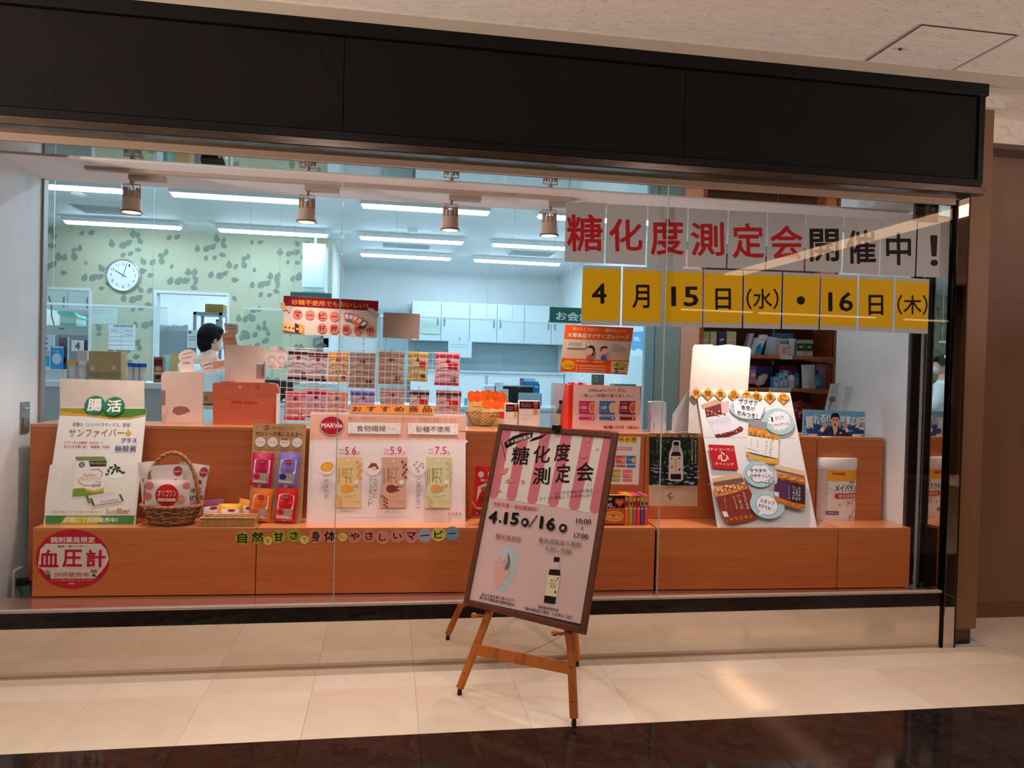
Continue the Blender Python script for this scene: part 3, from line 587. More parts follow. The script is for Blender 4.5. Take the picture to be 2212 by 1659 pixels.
for pts in ([(500, 500), (530, 470), (580, 460), (550, 515), (515, 518)], [(552, 575), (590, 555), (630, 580), (600, 598), (560, 590)], [(685, 570), (720, 575), (720, 605), (700, 600)], [(485, 680), (500, 652), (517, 675)], [(1235, 335), (1285, 350), (1270, 372), (1232, 372)], [(1362, 300), (1375, 280), (1388, 296)], [(1275, 200), (1300, 180), (1308, 215), (1285, 240)]): it.append(('p', pts, (226, 140, 104)))
it += [('t', 995, 688, 1335, 660, 30, 'からだの中のコゲ具合', (70, 50, 46)), ('t', 855, 735, 1328, 702, 30, 'さくっと測定してみませんか？', (70, 50, 46)),
       ('l', [(1285, 605), (1297, 625)], 3, BK), ('l', [(1320, 600), (1322, 620)], 3, BK), ('l', [(1355, 605), (1345, 625)], 3, BK), ('l', [(1362, 650), (1378, 638)], 3, BK), ('l', [(1366, 670), (1388, 674)], 3, BK),
       ('t', 440, 780, 842, 833, 40, '予約不要・参加費無料！', (205, 56, 66), .008),
       ('t', 404, 893, 480, 905, 112, '4', BK, .035), ('e', 504, 940, 12, 12, BK), ('t', 540, 910, 572, 912, 108, '1', BK, .04), ('t', 600, 915, 674, 920, 112, '5', BK, .035), ('e', 728, 948, 35, 37, BK), ('t', 708, 947, 748, 950, 40, '水', (240, 220, 210), .02),
       ('l', [(764, 992), (838, 888)], 9, BK), ('t', 862, 948, 892, 950, 112, '1', BK, .04), ('t', 920, 960, 1003, 968, 116, '6', BK, .035), ('e', 1070, 1000, 36, 38, BK), ('t', 1050, 999, 1090, 1003, 42, '木', (240, 220, 210), .02),
       ('t', 1188, 934, 1322, 944, 44, '10:00', BK, .015), ('l', [(1243, 990), (1241, 1018)], 7, BK), ('t', 1170, 1065, 1296, 1078, 44, '17:00', BK, .015),
       ('t', 468, 1068, 698, 1105, 48, '糖化度測定', (160, 80, 86), .004), ('t', 852, 1105, 1235, 1152, 50, '養命酒製造の黒酢', (128, 104, 88), .004), ('t', 912, 1180, 1145, 1215, 46, 'お試し体験', (128, 104, 88), .004)]
pa = art(paper, AP, it, mp=m7, base=.0003)
it = [('e', 660, 930, 108, 245, (186, 196, 200), -.2), ('e', 640, 800, 80, 120, (196, 204, 208))]
HN = (232, 172, 160)
it += [('p', [(530, 945), (590, 905), (650, 920), (668, 950), (650, 1010), (620, 1060), (590, 1090), (575, 1140), (520, 1090), (522, 1010)], HN)]
for pts in (((540, 950), (537, 890), (546, 832)), ((578, 940), (575, 870), (583, 790)), ((612, 930), (612, 870), (622, 840)), ((645, 930), (650, 870), (655, 800)), ((655, 1000), (672, 960), (680, 930))):
    it += [('l', list(pts), 26, HN), ('e', pts[-1][0], pts[-1][1], 12, 14, HN)]
it += [('p', [(670, 740), (690, 790), (697, 850), (675, 925), (640, 935), (640, 900), (668, 850), (672, 790)], (110, 118, 126)), ('l', [(600, 845), (615, 858), (632, 850), (640, 820)], 3, (120, 128, 136)),
       ('t', 392, 1190, 735, 1253, 34, '指先を測定器に挟むだけ！', (90, 62, 60), .006), ('t', 372, 1222, 742, 1300, 36, '数十秒で糖化度を簡単測定★', (80, 54, 52), .01),
       ('p', [(1158, 795), (1218, 800), (1212, 850), (1155, 845)], (44, 22, 26)), ('p', [(1160, 850), (1208, 852), (1222, 930), (1110, 925)], (214, 196, 192)), ('p', [(1112, 925), (1220, 932), (1224, 995), (1100, 985)], (42, 20, 28)),
       ('p', [(1092, 985), (1224, 996), (1192, 1220), (1062, 1200)], (232, 222, 180)), ('p', [(1060, 1202), (1178, 1222), (1170, 1290), (1052, 1275)], (38, 20, 28)),
       ('t', 1118, 1042, 1192, 1052, 24, '養命酒', (150, 130, 96)), ('t', 1112, 1075, 1188, 1086, 24, '製造の', (150, 130, 96)), ('t', 1118, 1108, 1182, 1116, 24, '黒酢', (150, 130, 96)), ('e', 1172, 1166, 10, 15, (90, 50, 44)), ('e', 1200, 1023, 8, 11, (120, 80, 60)),
       ('t', 988, 1318, 1206, 1358, 32, '保険薬局専売品', (80, 54, 52), .01), ('t', 848, 1335, 1358, 1436, 36, '「養命酒製造の黒酢」のお味をご紹介', (80, 54, 52), .008)]
art(paper, AP, it, 'printed_pictures', mp=m8, base=.0003)
c = EP.p(1204, 927); tag(MB().box((-.016, -.024, -.014), (.016, .012, .016), BLK, Matrix.Translation(c+Vector((0, 0, .004))) @ Matrix(((EP.u.x, -EP.n.x, 0, 0), (EP.u.y, -EP.n.y, 0, 0), (0, 0, 1, 0), (0, 0, 0, 1)))).obj('binder_clip', None, .003), 'small black binder clip on top of the poster frame', 'clip')
# ============================================================ DISPLAY CABINETS
SK = -.0311; ua = Vector((1, SK, 0)).normalized(); PF = Pl((0, .148, 0), ua, (0, 0, 1)); ZS = .629; ZR = 1.100; DR = .245
PRs = Pl((0, .148+DR, 0), ua, (0, 0, 1))
def skbox(a0, a1, d0, d1, z0, z1, mat, name, parent, bv=.0015):
    nb = Vector((-ua.y, ua.x, 0)); o = Vector((0, .148, 0)); mb = MB()
    vs = [o+ua*a+nb*d+Vector((0, 0, z)) for z in (z0, z1) for a, d in ((a0, d0), (a1, d0), (a1, d1), (a0, d1))]
    mb.add(vs, [(3, 2, 1, 0), (4, 5, 6, 7), (0, 1, 5, 4), (1, 2, 6, 5), (2, 3, 7, 6), (3, 0, 4, 7)], mat); return mb.obj(name, parent, bv)
sa = [PF.local(70, 1200)[0], PF.local(553.5, 1200)[0], PF.local(1418, 1200)[0], PF.local(1810, 1200)[0], 2.006]
ra = [0]*5; ra_ = [PRs.local(60, 1000)[0], PRs.local(556, 1000)[0], PRs.local(1393, 1000)[0], PRs.local(1756, 1000)[0], PRs.local(1906, 1000)[0]]
ra = [ra_[0], sa[1], sa[2], sa[3], ra_[4]]
cl = ['under the green supplement poster', 'in the middle behind the easel', 'under the tall jar poster', 'at the right end under the white can']
for i in range(4):
    gp_ = .003 if i != 1 else .011; e2 = min(sa[i+1]-gp_, ra[i+1]-.003) if i < 3 else ra[4]; s2 = max(sa[i], ra[i]) if i else sa[0]
    c0 = PF.w((sa[i]+sa[i+1])/2, 0); t = thing('display_cabinet', 'beech stepped display cabinet '+cl[i], 'cabinet', (c0.x, c0.y, 0), 'beech display cabinets along the window')
    skbox(s2+.001, e2, .012, DR, 0, ZS-.018, M((60, 28, 14), .7), 'carcass', t, 0)
    skbox(sa[i]+.001, sa[i+1]-gp_, 0, .012, .303, ZS-.018, WOOD, 'front_panel', t)
    skbox(sa[i]+.001, sa[i+1]-gp_, 0, DR, ZS-.018, ZS, WOODT, 'step_top', t)
    skbox(ra[i]+.001, ra[i+1]-.003, DR, DR+.016, .3, ZR-.018, WOODD, 'riser_panel', t)
    skbox(ra[i]+.001, ra[i+1]-.003, DR+.018, DR+.30, 0, ZR-.020, M((170, 150, 130), .7), 'cabinet_body', t, 0)
    skbox(ra[i]+.001, ra[i+1]-.003, DR-.002, DR+.31, ZR-.018, ZR, WOODT, 'counter_top', t)
# floral letters on discs along the cabinet edge (photo px, radius px)
s5 = 570/2212
discs = [('自', 168, 163, 60, (176, 178, 52), 40, 88), ('然', 296, 155, 60, (168, 160, 42), 50, 84), ('な', 383, 187, 37, (226, 206, 96), 18, 34), ('甘', 473, 153, 60, (168, 170, 46), 42, 78), ('さ', 603, 142, 60, (160, 160, 40), 34, 64), ('で', 689, 178, 37, (226, 206, 96), 20, 30), ('身', 783, 150, 60, (222, 134, 104), 38, 92), ('体', 905, 148, 60, (218, 134, 106), 52, 88), ('に', 1010, 156, 37, (226, 206, 90), 17, 26), ('や', 1110, 150, 60, (214, 128, 104), 42, 62), ('さ', 1232, 145, 60, (216, 128, 104), 34, 66), ('し', 1344, 158, 60, (218, 134, 110), 30, 60), ('い', 1468, 147, 60, (220, 130, 110), 36, 50), ('マ', 1585, 147, 60, (224, 130, 128), 40, 62), ('ー', 1700, 142, 60, (170, 166, 190), 34, 6), ('ビ', 1815, 133, 60, (226, 208, 92), 38, 66), ('ー', 1927, 125, 60, (130, 168, 196), 30, 6)]
cnames = {0: 'first from the left, yellow green', 1: 'yellow green, over the cabinet seam', 2: 'small yellow, below the others', 3: 'olive green, fourth', 4: 'olive green, left of a small yellow disc', 5: 'small yellow, left of two orange discs', 6: 'orange pink, at the middle', 7: 'orange pink, left of a small yellow one', 8: 'small yellow, between salmon discs', 9: 'salmon', 10: 'salmon, right of や', 11: 'salmon, hanging lowest', 12: 'salmon pink', 13: 'rose pink', 14: 'pale lilac', 15: 'yellow, near the right end', 16: 'blue, last at the right end'}
for i, (c, x, y, r, col, hw, h) in enumerate(discs):
    px, py, pr = 480+s5*x, 1120+s5*y, s5*r; a, b = PF.local(px, py); rr = abs(PF.local(px+pr, py)[0]-a)
    DP = Pl(PF.w(0, 0, .0015+.0008*(i % 2)), PF.u, PF.v); o = slab('letter_disc', DP, [(a+rr*cos(2*pi*k/32), b+rr*sin(2*pi*k/32)) for k in range(32)], .0008, M(col, .7), mode='loc')
    tag(o, 'round paper disc with letter %s on cabinet edge, %s' % (c, cnames[i]), 'letter disc', 'letter discs along the cabinet edge')
    if c == 'ー': it = [('l', [(px-hw*s5, py+1), (px+hw*s5, py-1)], 2.2, BK)]
    else: it = [('t', px-hw*s5, py, px+hw*s5, py, h*s5, c, BK, .02 if r > 50 else 0)]
    art(o, DP, it, 'handwritten_letter', base=.0002)
# round red sticker
s4 = 560/2212; m4 = lambda x, y: PFS.local(s4*x, 1120+s4*y); PFS = Pl(PF.w(0, 0, .0012), PF.u, PF.v)
R_ = (190, 22, 52); q = [m4(620+316*cos(2*pi*k/48), 348+254*sin(2*pi*k/48)) for k in range(48)]
o = tag(slab('round_sticker', PFS, q, .0008, M(R_, .4), mode='loc'), 'large round crimson sticker with 血圧計 on the left cabinet front', 'sticker')
CR = (226, 214, 200)
it = [('p', [(392, 215), (860, 215), (905, 262), (930, 345), (905, 400), (870, 445), (808, 512), (432, 512), (372, 445), (345, 420), (325, 400), (345, 262)], CR), ('t', 432, 182, 812, 182, 52, '調剤薬局限定', (244, 226, 214), .02), ('t', 495, 238, 740, 238, 20, '簡単！使いやすい！', (90, 60, 60), .005)]
for t_, x0, x1 in (('血', 335, 503), ('圧', 535, 703), ('計', 735, 905)): it += [('t', x0-8, 340, x1+8, 340, 172, t_, CR, .07), ('t', x0, 340, x1, 340, 152, t_, R_, .03)]
it += [('t', 465, 478, 760, 478, 44, '好評販売中', (200, 96, 110), .004), ('t', 440, 526, 790, 526, 16, 'サンプル機でお試しいただけます', (240, 190, 190)), ('t', 586, 554, 640, 554, 14, 'AND', (240, 215, 210), .03),
       ('e', 408, 460, 22, 24, (196, 128, 120)), ('e', 415, 492, 18, 20, (130, 70, 70)), ('e', 788, 446, 14, 13, (160, 110, 100)), ('e', 818, 446, 14, 13, (160, 110, 100)), ('p', [(780, 490), (805, 466), (826, 492)], (60, 74, 60))]
art(o, PFS, it, mp=m4, base=.0003)
# ============================================================ THINGS ON THE WINDOW STEP
TXG = (120, 104, 100)
def dashes(x0, x1, ys, w=2, c=TXG): return [('l', [(x0, y), (x1, y)], w, c) for y in ys]
# --- green supplement board
SP = lean((96, 1132), (292, 1133), (131, 852)); m = (lambda x, y: SP.local(60+.21095*x, 810+.21095*y))
sb = thing('supplement_poster', 'white and green supplement poster board leaning beside the round basket', 'poster', SP.w(.2, 0, -.01))
slab('card_back', Pl(SP.w(0, 0, -.004), SP.u, SP.v), [m(323, 35), (m(1190, 60)), m(1192, 372), m(326, 372)], .004, CARD, sb, mode='loc')
pb = slab('poster_sheet', SP, [m(160, 1530), m(1100, 1532), m(1216, 345), m(336, 340)], .004, PAPER, sb, mode='loc')
G1 = (72, 128, 50)
it = [('p', [(336, 341), (1216, 346), (1208, 402), (1050, 436), (850, 436), (600, 400), (333, 372)], G1), ('p', [(336, 345), (560, 345), (600, 398), (480, 385), (333, 372)], (150, 150, 40)), ('p', [(333, 372), (600, 400), (850, 436), (1050, 436), (1208, 402), (1205, 414), (1050, 452), (850, 452), (600, 420), (330, 412)], (214, 158, 60)),
      ('t', 460, 505, 1055, 512, 40, '話題の「シンバイオティクス」登場！', (90, 76, 70)), ('t', 420, 592, 985, 592, 84, 'サンファイバー', (176, 128, 70), .012), ('p', [(1018, 562), (1042, 562), (1042, 585), (1062, 585), (1062, 605), (1042, 605), (1042, 622), (1018, 622), (1018, 605), (996, 605), (996, 585), (1018, 585)], (222, 170, 60)),
      ('t', 372, 690, 775, 694, 24, 'グアーガム分解物（PHGG）に', (190, 60, 80), .004), ('t', 370, 730, 845, 736, 26, '生きたまま腸に届く「酪酸菌」を配合', (190, 60, 80), .006), ('t', 955, 668, 1118, 668, 46, 'プラス', (70, 70, 150), .02), ('t', 895, 752, 1112, 752, 58, '酪酸菌', (80, 80, 150), .006), ('t', 893, 791, 1105, 792, 12, 'Clostridium butyricum', (100, 100, 150)),
      ('p', [(230, 920), (1140, 925), (1110, 1290), (180, 1290)], (228, 224, 216)), ('p', [(180, 1290), (1110, 1290), (1106, 1440), (175, 1440)], (226, 224, 214)), ('e', 640, 1180, 330, 90, (222, 222, 208)), ('p', [(355, 950), (475, 950), (460, 1190), (345, 1190)], (222, 220, 214)), ('e', 900, 1020, 105, 42, (238, 236, 228))]
for x, y in ((855, 950), (830, 985), (812, 1018), (900, 930), (930, 950), (870, 1000), (950, 985), (920, 980), (980, 1000), (890, 965)): it.append(('e', x, y, 22, 11, (50, 74, 40), (x % 7)*.5))
it += [('p', [(490, 838), (785, 836), (812, 880), (505, 884)], (120, 146, 82)), ('p', [(490, 880), (812, 876), (782, 1218), (462, 1242)], (232, 226, 216)), ('p', [(630, 880), (812, 878), (806, 938), (640, 940)], (60, 50, 40)), ('t', 645, 905, 800, 903, 24, 'PHGG', (214, 200, 160)), ('e', 558, 920, 32, 30, (90, 110, 120)), ('t', 545, 922, 572, 922, 30, 'S', (230, 230, 230)),
       ('l', [(525, 1060), (530, 1100), (580, 1130), (650, 1132)], 7, (170, 120, 80)), ('l', [(650, 970), (730, 965), (768, 1000), (755, 1050)], 7, (170, 120, 80)), ('t', 575, 1024, 715, 1022, 30, 'Sunfiber', (176, 140, 110)), ('t', 545, 1066, 745, 1060, 36, 'サンファイバー+', (160, 120, 84)), ('t', 694, 1098, 762, 1094, 24, 'プラス', (80, 80, 150)), ('t', 662, 1134, 752, 1128, 28, '酪酸菌', (80, 80, 120)),
       ('p', [(470, 1165), (580, 1158), (680, 1185), (782, 1155), (782, 1218), (462, 1242)], (120, 150, 60)), ('p', [(575, 1160), (680, 1185), (782, 1158), (782, 1190), (690, 1205), (620, 1195)], (220, 168, 60)),
       ('p', [(594, 1240), (880, 1198), (912, 1225), (625, 1312)], (214, 204, 200)), ('p', [(594, 1240), (622, 1236), (650, 1305), (625, 1312)], (90, 130, 60)), ('p', [(640, 1265), (960, 1222), (990, 1288), (672, 1338)], (226, 216, 214)), ('p', [(640, 1265), (664, 1262), (692, 1334), (672, 1338)], (80, 92, 66)), ('p', [(935, 1225), (960, 1222), (990, 1288), (968, 1291)], (80, 92, 66)), ('t', 750, 1300, 940, 1275, 22, 'Sunfiber', TXG),
       ('t', 250, 1402, 775, 1404, 26, 'PHGGの原料メーカーがお届けする世界ブランド', (150, 140, 130)), ('t', 805, 1396, 915, 1396, 56, 'Sun', (176, 140, 90)), ('t', 915, 1392, 1050, 1394, 60, 'fiber', (168, 120, 66), .012),
       ('p', [(190, 1444), (1096, 1444), (1090, 1526), (186, 1524)], (70, 130, 60)), ('p', [(400, 1444), (760, 1444), (720, 1525), (340, 1525)], (176, 176, 50)), ('t', 375, 1484, 925, 1486, 52, '店頭にて好評販売中！', (240, 236, 226), .012)]
art(pb, SP, it, mp=m, base=.0004)
for i, (cx, cy, r, ch) in enumerate(((688, 310, 105, '腸'), (890, 322, 104, '活'))):
    Q = Pl(SP.w(0, 0, .003+.002*i), SP.u, SP.v); c = m(cx, cy); ra_2 = abs(m(cx+r, cy)[0]-c[0])
    bd = slab('badge', Q, [(c[0]+ra_2*cos(2*pi*k/40), c[1]+ra_2*.99*sin(2*pi*k/40)) for k in range(40)], .003, M((20, 118, 82), .3), sb, mode='loc'); art(bd, Q, [('t', cx-74, cy-2, cx+74, cy-2, 125, ch, (240, 240, 234), .03)], mp=m, base=.0004)
# --- baskets
def basket(name, label, cx, cy, z, rx0, ry0, rx1, ry1, h, stakes, rows, mat1, mat2, r=.0032, cat='basket', rimr=.008, wave=.004, n=72, tilt=0):
    t = thing(name, label, cat, (cx, cy, z)); w = MB(); sk = MB()
    for j in range(rows):
        f = (j+.5)/rows; rx = rx0+(rx1-rx0)*f; ry = ry0+(ry1-ry0)*f; ph = j % 2*pi
        w.tube([(cx+(rx+wave*sin(stakes/2*2*pi*k/n+ph))*cos(2*pi*k/n), cy+(ry+wave*sin(stakes/2*2*pi*k/n+ph))*sin(2*pi*k/n), z+.004+h*f) for k in range(n)], r, (mat1, mat2)[j % 3 == 0], 5, closed=True)
    w.obj('woven_wall', t, smooth=True)
    for k in range(stakes):
        a = 2*pi*(k+.5)/stakes; sk.tube([(cx+rx0*cos(a), cy+ry0*sin(a), z+.002), (cx+rx1*cos(a), cy+ry1*sin(a), z+h)], r*.8, mat2, 5)
    sk.obj('stakes', t)
    mb = MB(); mb.add([(cx+rx0*cos(2*pi*k/36), cy+ry0*sin(2*pi*k/36), z+q) for q in (.001, .006) for k in range(36)], [tuple(range(36))[::-1], tuple(range(36, 72))]+[(k, (k+1) % 36, 36+(k+1) % 36, 36+k) for k in range(36)], mat2); mb.obj('base', t)
    for ph in (0, pi):
        MB().tube([(cx+(rx1+rimr*.45*cos(14*2*pi*k/96+ph))*cos(2*pi*k/96), cy+(ry1+rimr*.45*cos(14*2*pi*k/96+ph))*sin(2*pi*k/96), z+h+rimr*.45*sin(14*2*pi*k/96+ph)) for k in range(96)], rimr*.62, mat1, 6, closed=True).obj('rim', t, smooth=True)
    return t
bc = at(368, 1133, Z=ZS); bx, by = bc.x, bc.y+.02
bk = basket('handled_basket', 'round wicker basket with tall arched handle holding white candy packets', bx, by, ZS, .098, .07, .142, .092, .095, 22, 12, WICK, WICKD)
for ph in (0, pi):
    pts = []
    for k in range(61):
        a = pi*k/60; x = .125*cos(a); zz = .06+.29*sin(a)**.8 if 0 < k < 60 else .06; o = .0045*sin(k*.9+ph); pts.append((bx+x+.0035*cos(k*.9+ph)*cos(a), by+o, ZS+zz+.0035*cos(k*.9+ph)*sin(a)))
    MB().tube(pts, .0075, WICK, 7).obj('handle', bk, smooth=True)
BP = PY(by-.052); BP1 = PY(by-.01); BP2 = PY(by+.03)
PWH = (236, 222, 216)
sw = [('e', .84, .14, .13, .1, (176, 60, 78)), ('t', .74, .14, .94, .14, .05, 'marvie', (240, 220, 220)), ('p', [(.14, .42), (.8, .3), (.84, .37), (.18, .5)], (150, 50, 66)), ('t', .3, .54, .86, .48, .13, 'Sweet', (60, 40, 50)), ('t', .32, .68, .96, .62, .13, 'Marvie', (60, 40, 50))]
pouch('candy_packet', 'white candy packet at the back left of the handled basket', BP2, 322, 1042, 40, 90, .12, PWH, [('p', [(.2, .4), (.95, .3), (.95, .36), (.2, .46)], (150, 50, 66)), ('e', .5, .6, .25, .1, (70, 46, 50))], .012, off=0, group='candy packets in the handled basket')
pouch('candy_packet', 'white candy packet with red ribbon print in the middle of the basket', BP1, 362, 1056, 72, 104, .06, PWH, sw, .014, off=0, group='candy packets in the handled basket')
pouch('candy_packet', 'white candy packet tilted right at the back of the basket', BP2, 412, 1055, 66, 108, -.14, PWH, sw, .014, off=0, group='candy packets in the handled basket')
pouch('candy_packet', 'white candy packet with large red circle at the front of the basket', BP, 364, 1068, 100, 64, -.02, (240, 218, 214), [('e', .1, .2, .1, .13, (214, 120, 124)), ('e', .9, .17, .08, .11, (214, 120, 124)), ('e', .09, .55, .08, .13, (214, 120, 124)), ('e', .8, .62, .09, .14, (224, 150, 140)), ('e', .5, .5, .25, .37, (206, 30, 32)), ('t', .3, .42, .7, .42, .24, 'オリゴワン', (246, 226, 220), .01), ('r', .31, .6, .69, .7, (240, 222, 216)), ('t', .34, .65, .66, .65, .07, 'カラダ想シロップ', (200, 60, 60))], .016, off=.012, group='candy packets in the handled basket')
# low woven tray
tc = at(492, 1128, Z=ZS); A = at(433, 1139, Z=ZS); B = at(548, 1139, Z=ZS); ty0 = A.y+.01; ty1 = ty0+.085
tr2 = thing('tray_basket', 'low rectangular woven straw tray holding three colourful packets', 'basket', ((A.x+B.x)/2, ty0, ZS)); mb = MB(); TW = noisy('straw', (206, 158, 100), (180, 128, 76), rough=.6, nscale=60)
for j in range(9):
    z = ZS+.003+j*.0044; L_ = []
    for (x0, y0), (x1, y1) in (((A.x, ty0), (B.x, ty0)), ((B.x, ty0), (B.x, ty1)), ((B.x, ty1), (A.x, ty1)), ((A.x, ty1), (A.x, ty0))):
        for k in range(24):
            f = k/24; d = Vector((x1-x0, y1-y0)).normalized(); o = .0015*sin(f*24*pi/2+j*pi); L_.append((x0+(x1-x0)*f+d.y*o, y0+(y1-y0)*f-d.x*o, z))
    mb.tube(L_, .0026, TW, 5, closed=True)
mb.obj('woven_wall', tr2, smooth=True); MB().box((A.x, ty0, ZS+.001), (B.x, ty1, ZS+.004), TW).obj('base', tr2); MB().tube([(A.x-.003, ty0-.003, ZS+.043), (B.x+.003, ty0-.003, ZS+.043), (B.x+.003, ty1+.003, ZS+.043), (A.x-.003, ty1+.003, ZS+.043)], .0045, TW, 6, closed=True).obj('rim', tr2)
TP = Pl((0, ty0+.035, 0), (1, 0, 0), (0, .25, 1)); gl = [('e', .62, .18, .16, .1, (150, 40, 60))]
def wlabel(t=None): return [('r', .14, .32, .86, .95, (240, 224, 222)), ('e', .55, .42, .16, .08, (150, 40, 60)), ('l', [(.3, .62), (.75, .6)], .02, (190, 130, 130)), ('l', [(.35, .72), (.7, .71)], .02, TXG)]
pouch('snack_packet', 'purple snack packet at the left of the straw tray', TP, 460, 1102, 54, 46, .1, (140, 70, 100), wlabel(), .010, off=.006, group='snack packets in the straw tray')
pouch('snack_packet', 'orange snack packet at the right of the straw tray', TP, 536, 1102, 48, 44, -.2, (236, 140, 40), wlabel(), .010, off=.006, group='snack packets in the straw tray')
pouch('snack_packet', 'bright yellow snack packet at the front of the straw tray', Pl((0, ty0+.016, 0), (1, 0, 0), (0, .25, 1)), 498, 1106, 54, 36, .0, (250, 184, 20), wlabel(), .010, off=.004, group='snack packets in the straw tray')
# --- kraft hook board with four pouches
KP = lean((537, 1127), (648, 1131), (547, 914)); mk = lambda x, y: KP.local(420+.16279*x, 880+.16279*y)
kb = tag(slab('hook_board', KP, [mk(718, 1515), mk(1398, 1540), mk(1420, 1500), mk(1484, 240), mk(1470, 228), mk(795, 208), mk(778, 225)], .004, KRAFT, mode='loc'), 'brown kraft hook board displaying four coloured snack pouches', 'display board')
it = [('e', 963, 268, 42, 32, (170, 60, 80)), ('t', 930, 268, 996, 268, 14, 'marvie', (240, 215, 215)), ('t', 1030, 262, 1330, 268, 22, '砂糖不使用でもおいしい', (130, 84, 60), .004), ('t', 1030, 292, 1320, 298, 22, 'マービー低カロリーシリーズ', (130, 84, 60), .004), ('t', 812, 346, 1445, 360, 62, 'カロリーが気になる方へ', (90, 44, 40), .012)]
for x, y, t1 in ((876, 460, '砂糖不使用'), (1040, 463, 'カロリー控えめ'), (1203, 466, '350kcal'), (1365, 468, 'おいしい'),): it += [('e', x, y, 70, 68, (190, 170, 150)), ('e', x, y, 66, 64, (232, 220, 210)), ('t', x-45, y, x+45, y, 20, t1, (150, 130, 120))]
it += [('p', [(1150, 432), (1165, 410), (1203, 400), (1240, 412), (1258, 436)], (170, 80, 80)), ('l', [(805, 552), (1420, 566)], 8, (176, 130, 90)), ('e', 828, 260, 6, 6, BK), ('e', 1436, 274, 6, 6, BK)]
art(kb, KP, it, mp=mk, base=.0004)
def mpouch(cx, cy, w, h, rot, col, fruit, lab):
    o = pouch('snack_pouch', lab, KP, 420+.16279*cx, 880+.16279*cy, .16279*w, .16279*h, rot, col, [('p', [(.14, .62), (.14, .22), (.3, .19), (.5, .18), (.7, .19), (.86, .22), (.86, .62)], (236, 218, 216)), ('e', .5, .28, .15, .075, (160, 30, 60)), ('t', .4, .28, .6, .28, .03, 'marvie', (240, 210, 210)), ('l', [(.2, .4), (.8, .4)], .018, (206, 170, 170)), ('l', [(.22, .46), (.78, .46)], .02, (200, 150, 150)), ('l', [(.4, .53), (.6, .53)], .02, (90, 70, 70)), ('r', .14, .62, .86, .84, (178, 160, 152)), ('e', .32, .73, .16, .09, fruit), ('l', [(.52, .63), (.52, .84)], .02, (220, 210, 200)), ('l', [(.66, .63), (.66, .84)], .02, (220, 210, 200)), ('r', .14, .84, .86, .92, (226, 206, 196)), ('e', .8, .86, .06, .035, (224, 120, 130)), ('l', [(.4, .965), (.6, .965)], .015, (240, 200, 190))], .011, off=.02, group='snack pouches on the kraft board', wob=.01)
    p = KP.p(420+.16279*cx, 880+.16279*(cy-h/2-8)); return o
mpouch(918, 820, 292, 436, -.03, (206, 24, 84), (206, 40, 56), 'magenta snack pouch hanging upper left on the kraft board')
mpouch(1262, 824, 292, 440, -.04, (130, 114, 196), (40, 50, 120), 'lilac snack pouch hanging upper right on the kraft board')
mpouch(900, 1288, 284, 436, -.05, (244, 112, 18), (230, 90, 60), 'orange snack pouch hanging lower left on the kraft board')
mpouch(1232, 1288, 292, 446, -.06, (222, 20, 26), (214, 30, 30), 'red snack pouch hanging lower right on the kraft board')
for x, y in ((940, 605), (1282, 608), (886, 1055), (1232, 1056)):
    c = KP.p(420+.16279*x, 880+.16279*y); n = KP.n; MB().tube([c, c+n*.03, c+n*.034+KP.v*.004, c+n*.034+KP.v*.009], .002, WHT, 6).obj('hook', kb)
# --- large white cookie board with orange headline strip
LP = lean((662, 1128), (1003, 1127), (672, 890)); ml = lambda x, y: LP.local(650+.17479*x, 860+.17479*y)
lb = tag(slab('cookie_board', LP, [ml(65, 1545), ml(2032, 1528), ml(2038, 198), ml(122, 168)], .005, PAPER, mode='loc'), 'wide white and pink cookie poster board in the middle of the window', 'poster')
PB = (234, 176, 152); it = [('p', [(122, 205), (2038, 228), (2037, 525), (108, 520)], PB), ('p', [(122, 170), (2038, 200), (2038, 230), (121, 207)], (238, 204, 196))]
for k in range(16): it.append(('e', 170+k*122, 536, 64, 26, (236, 212, 204)))
it += [('p', [(108, 548), (2036, 548), (2033, 1528), (66, 1543)], (240, 224, 220)), ('e', 382, 340, 155, 122, (150, 110, 110)), ('e', 382, 340, 151, 118, (236, 214, 206)), ('e', 382, 340, 144, 112, (178, 16, 42)), ('t', 252, 338, 512, 338, 56, 'MARVIe', (244, 226, 222), .03), ('l', [(285, 305), (480, 305)], 3, (220, 130, 140)), ('l', [(285, 375), (480, 375)], 3, (220, 130, 140)),
       ('t', 588, 248, 1940, 266, 36, '糖として吸収されにくいマービー低カロリー甘味料を使用しています。', (190, 100, 96), .004), ('r', 585, 300, 1232, 448, (240, 226, 218)), ('r', 1324, 306, 1942, 456, (240, 226, 218)), ('t', 688, 376, 1050, 376, 76, '食物繊維', (110, 90, 90), .004), ('t', 1068, 360, 1165, 385, 40, 'たっぷり', (216, 176, 150)), ('t', 1424, 384, 1838, 384, 72, '砂糖不使用', (110, 90, 90), .004)]
for x in (625, 1195): it += [('e', x, 326, 7, 7, (200, 190, 180)), ('e', x, 418, 7, 7, (200, 190, 180))]
for x in (1356, 1908): it += [('e', x, 336, 7, 7, (200, 190, 180)), ('e', x, 424, 7, 7, (200, 190, 180))]
